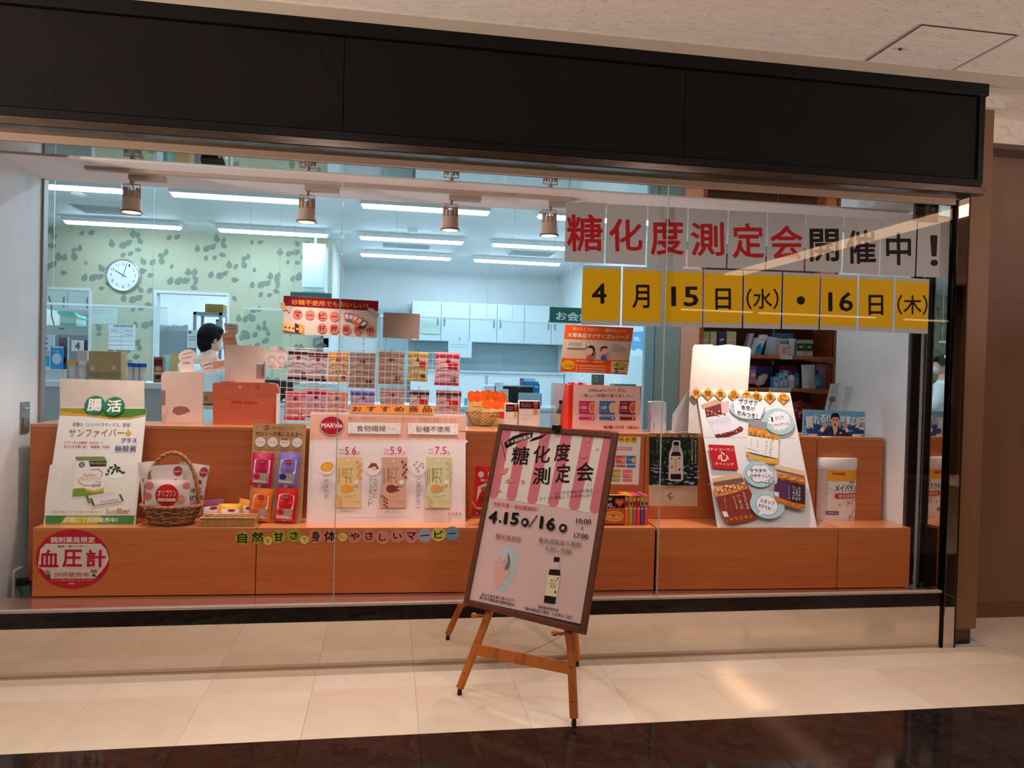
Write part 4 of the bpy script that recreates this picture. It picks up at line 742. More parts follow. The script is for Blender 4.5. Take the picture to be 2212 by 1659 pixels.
for cx, t, col, c2, lab2, nut in ((595, '5.6', (232, 196, 140), (220, 160, 60), (232, 160, 60), 0), (1155, '5.9', (214, 164, 140), (120, 60, 50), (170, 80, 60), 1), (1705, '7.5', (212, 204, 156), (150, 150, 90), (214, 150, 90), 2)):
    it += [('t', cx-128, 640, cx-68, 640, 26, '食物', (206, 100, 110)), ('t', cx-128, 682, cx-68, 682, 26, '繊維', (206, 100, 110)), ('t', cx-52, 650, cx+92, 650, 94, t, (204, 60, 84), .004), ('t', cx+103, 682, cx+130, 682, 38, 'g', (204, 90, 104)), ('l', [(cx-175, 650), (cx-150, 690)], 4, (220, 170, 160)), ('l', [(cx+182, 648), (cx+150, 690)], 4, (220, 170, 160)),
           ('p', [(cx-160, 732), (cx+162, 732), (cx+158, 850), (cx+140, 1000), (cx+135, 1120), (cx+148, 1220), (cx+146, 1356), (cx-186+8*nut, 1356), (cx-176, 1220), (cx-145, 1080), (cx-140, 980), (cx-152, 850)], col), ('e', cx-8, 775, 12, 12, (244, 224, 214)), ('v', cx+22, 862, 1058, 62, 'マービー', (96, 74, 64)), ('v', cx-36, 862, 1058, 62, 'クッキー', (96, 74, 64)), ('l', [(cx-74, 868), (cx-74, 960 if nut == 0 else 1024)], 24, c2 if nut != 1 else (176, 110, 96)), ('l', [(cx-118, 868), (cx-118, 1060)], 5, TXG), ('l', [(cx-138, 868), (cx-138, 1078)], 4, TXG),
           ('e', cx-38, 1120, 62, 50, c2 if nut == 1 else lab2), ('e', cx+32, 1100, 34, 12, c2 if nut == 1 else lab2, .25), ('e', cx+28, 1136, 34, 12, c2 if nut == 1 else lab2, -.1), ('e', cx+90, 1040, 30, 30, (232, 220, 214)), ('t', cx+74, 1096, cx+106, 1096, 28, '5枚', TXG), ('l', [(cx-80, 1210), (cx, 1218), (cx+90, 1196)], 4, (176, 150, 130)), ('l', [(cx, 1275), (cx+140, 1280)], 4, (176, 150, 130)),
           ('t', cx-105, 1392, cx+48, 1388, 22, '糖類0.4g／袋', (180, 150, 144))]
    for k in range(7): it.append(('e', cx+100+(k*37 % 60), 790+k*32, 17, 13, c2 if nut != 2 else (200, 190, 150), k)); it.append(('e', cx-150+(k*29 % 60), 1210+k*22, 15, 11, c2 if nut != 2 else (200, 180, 130), k))
it += [('e', 320, 850, 95, 95, (244, 226, 220)), ('e', 326, 852, 80, 58, (236, 160, 40), .25), ('e', 326, 852, 60, 42, (240, 180, 70), .25), ('e', 890, 860, 95, 95, (244, 226, 220)), ('p', [(822, 872), (870, 805), (930, 808), (968, 880), (900, 885), (870, 862)], (150, 66, 46)), ('e', 905, 872, 30, 26, (226, 196, 184)), ('e', 1448, 862, 95, 95, (244, 226, 220))]
for x, y in ((1430, 795), (1400, 830), (1495, 812), (1465, 840), (1430, 870), (1450, 905), (1510, 850)): it.append(('e', x, y, 18, 11, (176, 156, 146), x))
DK = (112, 92, 90); it += [('v', 318, 992, 1255, 74, 'かぼちゃ', DK), ('v', 920, 990, 1235, 66, 'カカオと', DK), ('v', 862, 990, 1338, 66, 'アーモンド', DK), ('v', 1448, 985, 1364, 62, 'ごまときなこ', DK), ('t', 1825, 1432, 1985, 1432, 48, 'HABA', (140, 120, 116)), ('l', [(1822, 1472), (1985, 1472)], 3, (170, 150, 144)), ('l', [(180, 1482), (530, 1484)], 4, (214, 184, 178)), ('l', [(560, 1478), (1195, 1474)], 6, (190, 150, 146)), ('l', [(1195, 1474), (1380, 1472)], 4, (214, 184, 178))]
art(lb, LP, it, mp=ml, base=.0004)
OP = Pl(LP.w(0, 0, .002), LP.u, LP.v); o = tag(slab('headline_strip', OP, [ml(608, 82), ml(1650, 96), ml(1640, 206), ml(602, 184)], .0012, M((250, 152, 66), .7), mode='loc'), 'bright orange paper strip taped on top of the cookie board', 'paper strip')
art(o, OP, [('t', a, 134, b, 134, h, c, (70, 40, 50), .006) for a, b, h, c in ((635, 752, 62, 'お'), (812, 925, 66, 'す'), (985, 1098, 66, 'す'), (1158, 1275, 62, 'め'), (1335, 1450, 78, '商'), (1505, 1618, 74, '品'))], mp=ml, base=.0003)
# --- basket half hidden by the easel with a red packet
gc = at(1062, 1132, Z=ZS); b3 = basket('small_basket', 'small wicker basket half hidden behind the easel poster', gc.x, .25, ZS, .04, .035, .085, .055, .085, 16, 9, WICK, WICKD, r=.003, rimr=.006)
hp0 = at(1020, 1085, Y=.22); MB().tube([hp0, hp0+Vector((.02, 0, -.03)), Vector((gc.x-.06, .24, ZS+.075))], .006, WICK, 8).obj('handle', b3, smooth=True)
pouch('snack_packet', 'red packet with nut pictures in the small basket behind the easel', PY(.25), 1048, 1062, 52, 108, -.06, (214, 26, 34), [('e', .26, .16, .12, .06, (226, 200, 190)), ('r', .55, .1, .8, .22, (240, 220, 214)), ('t', .25, .27, .95, .27, .06, '安藤の', (240, 220, 214)), ('p', [(.18, .4), (.5, .32), (.9, .36), (.92, .95), (.2, .95), (.16, .6)], (226, 206, 196)), ('e', .42, .44, .12, .05, (176, 90, 30)), ('e', .4, .64, .1, .05, (120, 60, 30)), ('e', .6, .56, .12, .04, (190, 100, 30))], .014, off=0)
# --- calorie poster, water poster on the riser
RP = Pl(PRs.w(0, 0, .0012), PRs.u, PRs.v); m9 = lambda x, y: RP.local(1300+.1326*x, 930+.1326*y)
o = tag(slab('calorie_poster', RP, [m9(-60, 870), m9(598, 882), m9(640, 52), m9(-30, 32)], .001, PAPER, mode='loc'), 'white poster with small food box pictures on the riser behind the easel', 'poster')
it = [('e', 320, 140, 56, 55, (240, 162, 70)), ('e', 425, 145, 60, 58, (238, 186, 40)), ('e', 520, 148, 60, 60, (232, 176, 20)), ('t', 295, 138, 350, 138, 10, '一', (120, 60, 20), .02), ('t', 262, 142, 285, 142, 40, 'リ', (120, 60, 20)), ('t', 400, 140, 446, 140, 48, '計', (110, 64, 20), .01), ('t', 495, 142, 545, 142, 48, '算', (110, 64, 20), .01), ('r', 60, 262, 490, 320, (236, 150, 140)), ('t', 240, 290, 440, 290, 34, '100kcal', (250, 220, 214))]
for x, y, c in ((230, 405, (220, 84, 96)), (400, 410, (60, 124, 176)), (150, 632, (170, 176, 80)), (342, 636, (226, 120, 132)), (60, 400, (120, 50, 50))):
    it += [('r', x, y, x+148, y+128, c), ('e', x+118, y+75, 36, 44, (232, 170, 110)), ('r', x, y+150, x+148, y+188, c), ('t', x+12, y+60, x+80, y+60, 30, '100', (240, 220, 214))]
art(o, RP, it, mp=m9, base=.0003)
o = tag(slab('river_poster', RP, [m9(765, 1228), m9(1558, 1236), m9(1565, 52), m9(772, 45)], .001, M((214, 190, 160), .5), mode='loc'), 'forest stream poster with a dark vinegar bottle on the riser', 'poster')
rn = random.Random(5); it = [('p', [(772, 45), (1565, 52), (1560, 898), (768, 888)], (34, 48, 34))]
for k in range(230):
    x = rn.uniform(785, 1540); y = rn.uniform(60, 580); r = rn.uniform(8, 34); g_ = rn.choice(((58, 84, 46), (84, 104, 62), (30, 44, 30), (104, 122, 84), (44, 60, 44))); it.append(('p', [(x+r*cos(a)*rn.uniform(.4, 1), y+r*.7*sin(a)*rn.uniform(.4, 1)) for a in [2*pi*q/7 for q in range(7)]], g_))
for x0, x1 in ((905, 925), (945, 930), (868, 880)): it.append(('l', [(x0, 60), (x1, 400)], 16, (104, 92, 84)))
for k in range(110):
    x = rn.uniform(785, 1530); y = rn.uniform(540, 870); r = rn.uniform(10, 46); g_ = rn.choice(((120, 128, 160), (176, 184, 204), (60, 62, 84), (40, 42, 50), (150, 160, 190))); it.append(('p', [(x+r*1.5*cos(a)*rn.uniform(.5, 1), y+r*.5*sin(a)*rn.uniform(.4, 1)) for a in [2*pi*q/7 for q in range(7)]], g_))
bt = [(1108, 180), (1128, 148), (1220, 150), (1240, 180), (1238, 250), (1275, 340), (1283, 400), (1283, 780), (1250, 806), (1075, 804), (1045, 780), (1052, 400), (1060, 340), (1100, 250)]
it += [('p', bt, (208, 206, 206)), ('p', [(1128, 172), (1212, 172), (1212, 232), (1128, 232)], (26, 18, 20)), ('p', [(1132, 234), (1208, 234), (1226, 335), (1110, 335)], (176, 160, 150)), ('p', [(1110, 335), (1226, 335), (1250, 402), (1080, 402)], (44, 22, 34)), ('p', [(1080, 402), (1248, 404), (1248, 690), (1074, 688)], (224, 204, 180)), ('p', [(1078, 690), (1250, 692), (1248, 780), (1080, 776)], (40, 20, 34)), ('v', 1165, 440, 660, 60, '養命酒製造', (176, 150, 120)), ('e', 1222, 440, 12, 18, (110, 50, 40)), ('e', 1222, 620, 14, 24, (80, 50, 60)), ('e', 1098, 445, 10, 20, (140, 90, 70)), ('e', 1100, 575, 14, 22, (110, 80, 40)),
       ('v', 1482, 140, 530, 34, '森のきれいな黒酢は', (216, 214, 210)), ('v', 1425, 120, 545, 34, 'ちょっと違った黒酢です', (216, 214, 210)), ('v', 950, 955, 1170, 20, '養命酒製造の黒酢', (90, 74, 60))]
for a in range(9): it.append(('e', 1045+30*cos(a)+(a*13 % 40), 1000+a*12, 34, 8, (110, 110, 56), a*.7))
it += [('l', [(x, 955), (x, 1165-(x % 5)*12)], 4, (170, 150, 128)) for x in range(1150, 1470, 22)]+[('l', [(880, 990), (880, 1170)], 3, (190, 168, 140))]
art(o, RP, it, mp=m9, base=.0003)
# --- curry boxes
def foodbox(x0, x1, y0, y1, Y, d, front, top, label, items=(), grp='food boxes in a row'):
    pl = PY(Y); a0 = pl.local(x0, y1)[0]; a1 = pl.local(x1, y1)[0]; h = pl.local(x0, y0)[1]
    o = tag(MB().box((a0, Y, ZS), (a1, Y+d, h), M(front, .4)).obj('food_box', None, .0008), label, 'box', grp); ip = list(items)
    tp = Pl((a0, Y, h), (1, 0, 0), (0, 1, 0)); tp.n = Vector((0, 0, 1)); MB().add([(a0, Y, h+.0004), (a1, Y, h+.0004), (a1, Y+d, h+.0004), (a0, Y+d, h+.0004)], [(0, 1, 2, 3)], M(top, .4)).obj('box_top', o)
    if ip: art(o, pl, ip, mp=m9p(pl), base=.0004)
    return o
def m9p(pl): return lambda x, y: pl.local(1300+.1326*x, 930+.1326*y)
yb = .205
foodbox(1291, 1348, 1070, 1131, yb, .03, (24, 18, 18), (236, 150, 60), 'large black and orange curry box standing at the left of the row', [('r', 20, 1262, 362, 1520, (200, 92, 40)), ('t', 62, 1215, 165, 1215, 70, '00', (240, 224, 214), .01), ('t', 165, 1240, 208, 1240, 22, 'kcal', (230, 210, 200)), ('e', 255, 1150, 40, 40, (214, 70, 40)), ('e', 325, 1150, 40, 40, (214, 70, 40)), ('p', [(218, 1165), (362, 1165), (290, 1245)], (214, 70, 40)), ('t', 240, 1170, 345, 1165, 34, '体温5℃', (244, 200, 160)), ('t', 85, 1282, 285, 1280, 22, 'カルボナーラ', (240, 170, 110)), ('e', 200, 1395, 160, 88, (232, 160, 80)), ('e', 200, 1390, 130, 66, (224, 140, 60)), ('e', 185, 1380, 40, 16, (196, 96, 40)), ('e', 130, 1400, 30, 12, (240, 190, 110)), ('e', 250, 1410, 36, 14, (240, 190, 110)), ('t', 105, 1115, 165, 1110, 50, '麺屋', (220, 214, 210))])
cols = [((240, 104, 20), 'orange'), ((150, 176, 30), 'lime green'), ((214, 40, 96), 'magenta'), ((226, 40, 40), 'scarlet'), ((50, 62, 140), 'navy blue'), ((230, 62, 46), 'bright red, last in the row')]
xb = [1348.5, 1358, 1366.5, 1375, 1383, 1391.5, 1400]
for i, (c, n_) in enumerate(cols):
    X0, X1 = (xb[i]-1300)/.1326, (xb[i+1]-1300)/.1326; ph = rn.choice(((150, 70, 40), (176, 110, 60), (140, 60, 36))); it = [('r', X0+4, 1066, X1-3, 1240, ((150, 66, 44), (196, 130, 84), (160, 76, 44), (150, 60, 34), (176, 140, 70), (196, 150, 100))[i]), ('e', (X0+X1)/2, 1120, 22, 34, (214, 150, 90)), ('e', (X0+X1)/2+4, 1190, 20, 26, (120, 50, 30)), ('v', (X0+X1)/2, 1300, 1480, 30, 'マイサイズ', (250, 226, 214)), ('r', X0+10, 1262, X1-10, 1282, (244, 214, 200))]
    foodbox(xb[i]+.4, xb[i+1]-.4, 1071, 1131.5, yb+.002, .135, c, c, 'thin food box seen edge on, %s spine' % n_, it)
# --- tall jar poster
JP = lean((1549, 1138), (1762, 1139), (1505, 841)); s2 = 310/1558; mj = lambda x, y: JP.local(1480+s2*x, 830+s2*y)
jt = thing('jar_poster', 'tall white poster board with four food jars leaning at right', 'poster', JP.w(.28, 0, -.02))
slab('grey_back_card', Pl(JP.w(0, 0, -.012), JP.u, JP.v), [mj(40, 520), mj(60, 0), mj(90, -410), mj(110, -440), mj(290, -442), mj(330, -425), mj(480, -442), mj(705, -410), mj(722, -390), mj(690, 60), mj(640, 560)], .003, CARD, jt, mode='loc')
sh = slab('poster_sheet', JP, [mj(352, 1555), mj(1432, 1558), mj(1140, 92), mj(122, 62)], .006, M((228, 226, 226), .6), jt, mode='loc')
bl = (170, 204, 210)
it = [('l', [(190, 575), (1192, 582)], 4, (190, 186, 186)), ('l', [(250, 1085), (1300, 1080)], 4, (196, 192, 192)), ('p', [(208, 240), (395, 195), (470, 185), (472, 270), (400, 330), (230, 362)], (120, 50, 44)), ('p', [(385, 200), (465, 180), (475, 290), (400, 330)], (224, 176, 180)), ('p', [(170, 225), (365, 155), (398, 205), (190, 270)], (206, 160, 130)), ('p', [(235, 360), (520, 320), (600, 440), (610, 470), (330, 560), (300, 500)], (226, 226, 238)), ('p', [(318, 550), (520, 510), (600, 455), (632, 480), (620, 510), (480, 570), (340, 582)], (116, 44, 48))]
for k in range(26): it.append(('e', 240+(k*53 % 200), 285+(k*31 % 60), 9, 6, ((206, 120, 90), (236, 200, 180), (80, 24, 24))[k % 3], k))
for k in range(16): it.append(('e', 350+(k*41 % 250), 545-(k*41 % 250)*.22+(k % 3)*8, 9, 6, ((190, 90, 70), (226, 180, 160))[k % 2], k))
it += [('l', [(260+k*28, 380-k*5), (300+k*28, 440-k*5)], 3, (130, 130, 160)) for k in range(8)]
it += [('e', 670, 270, 190, 115, bl), ('p', [(520, 190), (560, 160), (800, 200), (862, 250), (812, 385), (660, 360), (590, 372), (620, 345), (525, 320)], (234, 232, 240)), ('l', [(862, 250), (815, 380)], 4, BK), ('l', [(515, 225), (528, 320)], 4, BK), ('t', 575, 188, 780, 215, 56, 'ザクザク', BK, .02), ('t', 600, 255, 755, 275, 50, '食感が', BK, .004), ('t', 558, 312, 775, 352, 50, 'やみつき！', BK, .012),
       ('e', 1010, 410, 165, 140, bl)]
st = []
for k in range(28): a = 2*pi*k/28; r = 1 if k % 2 else .84; st.append((1015+128*r*cos(a), 400+112*r*sin(a)))
it += [('p', st, (236, 232, 240)), ('t', 928, 388, 946, 388, 52, '1', BK, .02), ('t', 970, 378, 1062, 362, 36, 'さじで', BK, .006), ('t', 918, 458, 1112, 430, 30, 'ワンランクアップ', BK, .006),
       ('p', [(680, 395), (715, 395), (880, 420), (880, 500), (700, 462), (680, 430)], (140, 148, 152)), ('p', [(675, 480), (700, 465), (870, 500), (900, 545), (1015, 560), (1015, 612), (940, 610), (680, 545)], (214, 144, 64)), ('p', [(660, 560), (1008, 615), (1005, 815), (655, 735)], (232, 230, 226)), ('p', [(658, 735), (750, 790), (1002, 820), (1000, 870), (860, 860), (700, 810), (660, 770)], (224, 164, 60)), ('p', [(700, 812), (860, 862), (1000, 872), (990, 880), (850, 875)], (120, 90, 50)),
       ('v', 930, 620, 790, 34, 'サクサク塩レモン', (110, 130, 80), 0, 915), ('v', 878, 620, 770, 30, 'ガンコーナ', (120, 130, 100), 0, 865), ('l', [(780, 620), (775, 700)], 6, (150, 150, 150)), ('l', [(715, 600), (708, 680)], 5, (170, 170, 170)), ('l', [(670, 700), (790, 740)], 4, (140, 140, 140)),
       ('p', [(244, 660), (522, 672), (570, 938), (290, 920)], (190, 24, 34)), ('t', 262, 712, 520, 718, 32, 'キッコーマン', (240, 224, 214), .008), ('t', 345, 790, 465, 795, 100, '心', (240, 230, 224), .02), ('t', 315, 868, 522, 876, 32, 'ダイニング', (240, 224, 214), .008)]
for k in range(24): it.append(('e', 700+(k*47 % 280), 500+(k*47 % 280)*.28+(k % 4)*8, 11, 7, ((236, 180, 100), (190, 116, 50))[k % 2], k))
it += [('e', 790, 985, 165, 138, bl)]+[('e', 800+x, 978+y, r, r*.8, BK) for x, y, r in ((-80, 0, 68), (80, 10, 68), (-30, -45, 64), (40, -42, 64), (-30, 50, 60), (40, 48, 60), (0, 0, 80))]+[('e', 800+x, 978+y, r-4, r*.8-4, (234, 230, 238)) for x, y, r in ((-80, 0, 68), (80, 10, 68), (-30, -45, 64), (40, -42, 64), (-30, 50, 60), (40, 48, 60), (0, 0, 80))]+[('e', 876, 1066, 20, 16, BK), ('e', 876, 1066, 16, 12, (234, 230, 238)), ('e', 905, 1080, 10, 8, BK), ('e', 905, 1080, 7, 5, (234, 230, 238))]
it += [('t', 690, 945, 868, 948, 42, 'サラダや', BK, .016), ('t', 692, 1002, 925, 1002, 38, 'ひややっこに', BK, .012),
       ('p', [(305, 1100), (650, 1080), (712, 1200), (700, 1340), (775, 1450), (730, 1480), (520, 1525), (430, 1515), (385, 1440), (320, 1200)], (150, 60, 34)), ('p', [(305, 1115), (640, 1090), (668, 1140), (480, 1200), (320, 1235)], (222, 140, 80)), ('p', [(320, 1232), (480, 1200), (672, 1145), (700, 1190), (700, 1330), (740, 1400), (600, 1430), (400, 1455), (345, 1330)], (132, 50, 36)), ('p', [(280, 1035), (560, 972), (605, 985), (610, 1020), (300, 1075), (285, 1060)], (214, 176, 140)), ('p', [(290, 1075), (610, 1022), (625, 1075), (300, 1112)], (120, 84, 74)), ('p', [(385, 1390), (435, 1388), (462, 1445), (410, 1450)], (226, 220, 210))]
for k in range(40): it.append(('e', 325+(k*61 % 320), 1195-(k*61 % 320)*.2-(k*17 % 60), 14, 10, ((236, 170, 110), (250, 206, 150), (170, 84, 44))[k % 3], k))
for k in range(26): it.append(('e', 440+(k*53 % 270), 1500-(k*53 % 270)*.16-(k*7 % 26), 11, 7, ((206, 130, 60), (180, 90, 40))[k % 2], k))
it += [('v', 610, 1180, 1370, 38, 'サクサクしょうゆ', (236, 220, 210), 0, 665), ('v', 552, 1215, 1370, 38, 'アーモンド', (236, 220, 210), 0, 605), ('v', 505, 1225, 1370, 22, 'トマト風味', (230, 200, 180), 0, 548), ('v', 405, 1240, 1370, 18, '香ばしい', (220, 170, 140), 0, 430)]
it += [('e', 870, 1320, 185, 148, bl), ('e', 865, 1325, 118, 110, BK), ('e', 865, 1325, 114, 106, (234, 230, 238)), ('p', [(790, 1400), (776, 1435), (840, 1415)], (234, 230, 238)), ('t', 790, 1275, 945, 1308, 44, 'スタッフ', BK, .016), ('t', 775, 1325, 945, 1380, 38, 'おすすめ！！', BK, .008),
       ('p', [(968, 980), (1282, 1035), (1278, 1370), (1180, 1365), (980, 1300), (942, 1240), (945, 1110), (985, 1075)], (190, 110, 50)), ('p', [(978, 1048), (1278, 1112), (1276, 1320), (1150, 1300), (942, 1225), (946, 1110), (972, 1090)], (84, 42, 84)), ('p', [(1120, 1080), (1278, 1112), (1276, 1320), (1090, 1280)], (58, 34, 44)), ('p', [(955, 895), (975, 890), (1278, 960), (1280, 1010), (965, 935)], (220, 190, 150)), ('p', [(968, 938), (1272, 1010), (1270, 1035), (975, 968)], (140, 90, 70)), ('p', [(945, 1180), (992, 1190), (994, 1242), (948, 1228)], (220, 206, 210)), ('v', 1215, 1130, 1280, 30, 'サクサク', (236, 226, 226)), ('v', 1185, 1130, 1280, 30, 'しょうゆ', (236, 226, 226)), ('v', 1152, 1120, 1270, 32, 'アーモンド', (236, 226, 226)), ('v', 1105, 1115, 1270, 18, 'フライドオニオン風味', (206, 190, 206))]
for k in range(40): it.append(('e', 985+(k*61 % 280), 1000+(k*61 % 280)*.22+(k*17 % 50), 11, 8, ((232, 170, 90), (206, 120, 50), (120, 60, 26))[k % 3], k))
for k in range(20): it.append(('e', 975+(k*53 % 290), 1268+(k*53 % 290)*.22+(k*7 % 26), 10, 7, ((236, 150, 60), (196, 100, 34))[k % 2], k))
art(sh, JP, it, mp=mj, base=.0004)
DP = Pl(JP.w(0, 0, .005), JP.u, JP.v)
for i, (x, y, c) in enumerate(((118, 100, '発'), (245, 105, '酵'), (380, 110, '食'), (525, 118, '品'), (665, 132, 'で'), (770, 140, '健'), (915, 145, '康'), (1062, 152, 'に'))):
    D2 = Pl(DP.w(0, 0, .0006*(i % 2)), DP.u, DP.v); r = 68; o = tag(slab('diamond_card', D2, [mj(x-r, y), mj(x, y+r), mj(x+r, y), mj(x, y-r)], .0006, M((240, 154, 36), .6), mode='loc'), 'orange diamond card with character %s, %s' % (c, ('leftmost, sticking out over the grey card', 'second from the left', 'third from the left', 'left of the middle', 'just right of the middle', 'overlapping its left neighbour', 'second from the right', 'rightmost')[i]), 'letter card', 'orange diamond cards on the jar poster')
    art(o, D2, [('t', x-34, y, x+34, y+2, 66, c, BK, .006)], 'printed_character', mp=mj, base=.0002)
# --- white can cut-out and blue comedian poster
CA = at(1768, 1118, Z=ZS); CB = at(1862, 1128, Z=ZS); cc = (CA+CB)/2; ccx, ccy = cc.x-.005, cc.y-.01; rx = .146; hC = at(1815, 990, Y=ccy).z-ZS
cn = thing('can_display', 'large white nutrition drink can display with yellow label at right end', 'can display', (ccx, ccy+.03, ZS))
mb = MB(); n = 24; prof = [(1, 0), (1, hC*.80), (1.02, hC*.81), (1.02, hC*.845), (1.0, hC*.85), (1.02, hC*.855), (1.02, hC*.985), (.99, hC)]
vs = []; fs = []
for r, z in prof: vs += [(ccx+rx*r*cos(pi+pi*k/n), ccy+.09+.09*r*sin(pi+pi*k/n), ZS+z) for k in range(n+1)]
for i in range(len(prof)-1): fs += [(i*(n+1)+k, i*(n+1)+k+1, (i+1)*(n+1)+k+1, (i+1)*(n+1)+k) for k in range(n)]
fs += [tuple((len(prof)-1)*(n+1)+k for k in range(n+1)), tuple(range(n+1))[::-1], tuple(i*(n+1) for i in range(len(prof)))[::-1], tuple(i*(n+1)+n for i in range(len(prof)))]
mb.add(vs, fs, M((234, 224, 220), .3)); cb = mb.obj('can_body', cn, smooth=True)
CPn = Pl((ccx, ccy+.09, ZS), (1, 0, 0), (0, 0, 1)); s6 = 400/1382; 
def cbul(a, b): a = max(-.999, min(.999, a/rx)); return .09*math.sqrt(1-a*a)
x0c, x1c = 240, 572
mc = lambda x, y: (((x-406)/166)*rx, (1070-y)/(1070-592)*hC)
it = [('r', 318, 678, 560, 1050, (234, 226, 220)), ('r', 318, 678, 560, 770, (242, 170, 50)), ('p', [(318, 770), (400, 770), (318, 838)], (240, 160, 40)), ('p', [(516, 690), (568, 690), (568, 752), (510, 755)], (120, 150, 60)), ('p', [(406, 770), (480, 700), (560, 770)], (238, 228, 220)), ('r', 400, 769, 560, 775, (238, 228, 220)),
      ('l', [(318, 868), (400, 950), (478, 1050)], 16, (216, 140, 70)), ('l', [(560, 940), (520, 1000), (480, 1050)], 16, (226, 160, 90)), ('l', [(330, 830), (400, 760), (460, 700)], 10, (230, 190, 120)), ('t', 344, 712, 432, 714, 28, 'meiji', (190, 24, 50), .02), ('t', 464, 776, 512, 776, 24, '明治', (60, 54, 70)), ('t', 364, 820, 566, 828, 58, 'メイバランス', (44, 46, 66), .012), ('r', 380, 862, 560, 904, (206, 60, 40)), ('e', 382, 883, 20, 21, (206, 60, 40)), ('t', 388, 884, 552, 886, 34, '総合栄養食品', (240, 214, 200), .008), ('t', 425, 921, 530, 921, 14, 'たんぱく質・食物', TXG), ('t', 455, 938, 508, 938, 14, '配合', TXG), ('t', 440, 957, 515, 957, 12, 'コーン', TXG), ('r', 312, 1000, 392, 1028, (90, 84, 150)), ('t', 318, 1014, 386, 1014, 16, '200kcal', (230, 226, 240))]
def subdiv(it): return it
art(cb, CPn, it, mp=mc, bulge=cbul, base=.001)
QP = PY(.40); m6 = lambda x, y: QP.local(1700+s6*x, 820+s6*y)
o = thing('comic_poster', 'blue poster card of a shouting man in a navy suit above the can', 'poster', QP.w(*m6(350, 520), -.0)); sh = slab('poster_card', QP, [m6(108, 515), m6(580, 530), m6(585, 240), m6(122, 222)], .003, M((110, 176, 214), .35), o, mode='loc')
it = [('p', [(108, 470), (582, 480), (580, 530), (108, 515)], (150, 158, 166)), ('p', [(130, 300), (250, 340), (350, 350), (470, 345), (570, 310), (575, 400), (460, 430), (250, 440), (150, 400)], (36, 76, 132))]
for a in range(9): it.append(('p', [(355, 400), (230+a*32, 340+abs(a-4)*10), (240+a*32, 352+abs(a-4)*8)], (206, 220, 232)))
it += [('p', [(245, 415), (262, 385), (320, 365), (340, 345), (372, 345), (392, 362), (440, 380), (462, 412), (450, 432), (355, 445), (262, 435)], (34, 44, 84)), ('p', [(338, 352), (375, 352), (372, 385), (354, 418)], (220, 214, 196)), ('p', [(350, 362), (358, 362), (360, 410), (354, 416), (348, 408)], (190, 176, 150)), ('p', [(243, 372), (262, 350), (282, 372), (262, 395)], (232, 230, 230)), ('p', [(430, 365), (448, 360), (458, 385), (440, 395)], (232, 230, 230)), ('e', 280, 342, 19, 22, (214, 160, 140)), ('e', 434, 342, 18, 21, (214, 160, 140)), ('e', 358, 315, 32, 44, (222, 172, 150)), ('p', [(326, 300), (328, 268), (342, 250), (372, 248), (388, 266), (390, 300), (380, 280), (340, 280)], (22, 18, 20)), ('e', 346, 303, 6, 4, (30, 20, 20)), ('e', 370, 303, 6, 4, (30, 20, 20)), ('l', [(338, 292), (352, 290)], 3, (30, 20, 20)), ('l', [(364, 290), (378, 292)], 3, (30, 20, 20)), ('e', 356, 336, 6, 12, (130, 40, 40)), ('e', 398, 398, 9, 6, (224, 224, 224)),
       ('t', 135, 318, 196, 316, 100, '頼', (230, 236, 240), .03), ('t', 196, 300, 238, 298, 72, 'れ', (230, 236, 240), .03), ('t', 242, 290, 290, 288, 60, 'る', (230, 236, 240), .03), ('t', 292, 286, 322, 284, 50, '!!', (230, 236, 240), .03), ('t', 392, 294, 432, 296, 54, '栄', (230, 236, 240), .03), ('t', 434, 300, 472, 302, 64, '養', (230, 236, 240), .03), ('t', 474, 308, 506, 310, 72, '応', (230, 236, 240), .03), ('t', 508, 318, 540, 322, 84, '援', (230, 236, 240), .03), ('t', 540, 326, 574, 330, 100, '団', (230, 236, 240), .03), ('t', 140, 246, 172, 248, 8, 'meiji', (216, 90, 100)), ('t', 440, 508, 512, 510, 12, 'メイバランス', (50, 50, 60)), ('e', 556, 490, 10, 10, (220, 220, 214))]
for k in range(17): it += [('p', [(160+k*22, 440+6*sin(k)), (176+k*22, 440+6*sin(k)), (178+k*22, 490), (158+k*22, 488)], ((206, 214, 222), (230, 214, 190), (196, 206, 218))[k % 3]), ('p', [(161+k*22, 462), (176+k*22, 462), (168+k*22, 486)], (90, 120, 170))]
it += [('p', [(156, 402), (216, 404), (214, 492), (154, 488)], (176, 196, 214)), ('r', 480, 405, 545, 470, (230, 214, 190)), ('p', [(165, 440), (208, 440), (188, 478)], (220, 226, 232))]
art(sh, QP, it, mp=m6, base=.0004)
tb_ = QP.w(*m6(350, 516)); MB().box((tb_.x-.02, .402, ZS), (tb_.x+.02, .43, ZS+.012), WHT).obj('stand_foot', o); MB().box((tb_.x-.003, .405, ZS), (tb_.x+.003, .41, tb_.z+.05), CLEAR).obj('stand_stem', o)
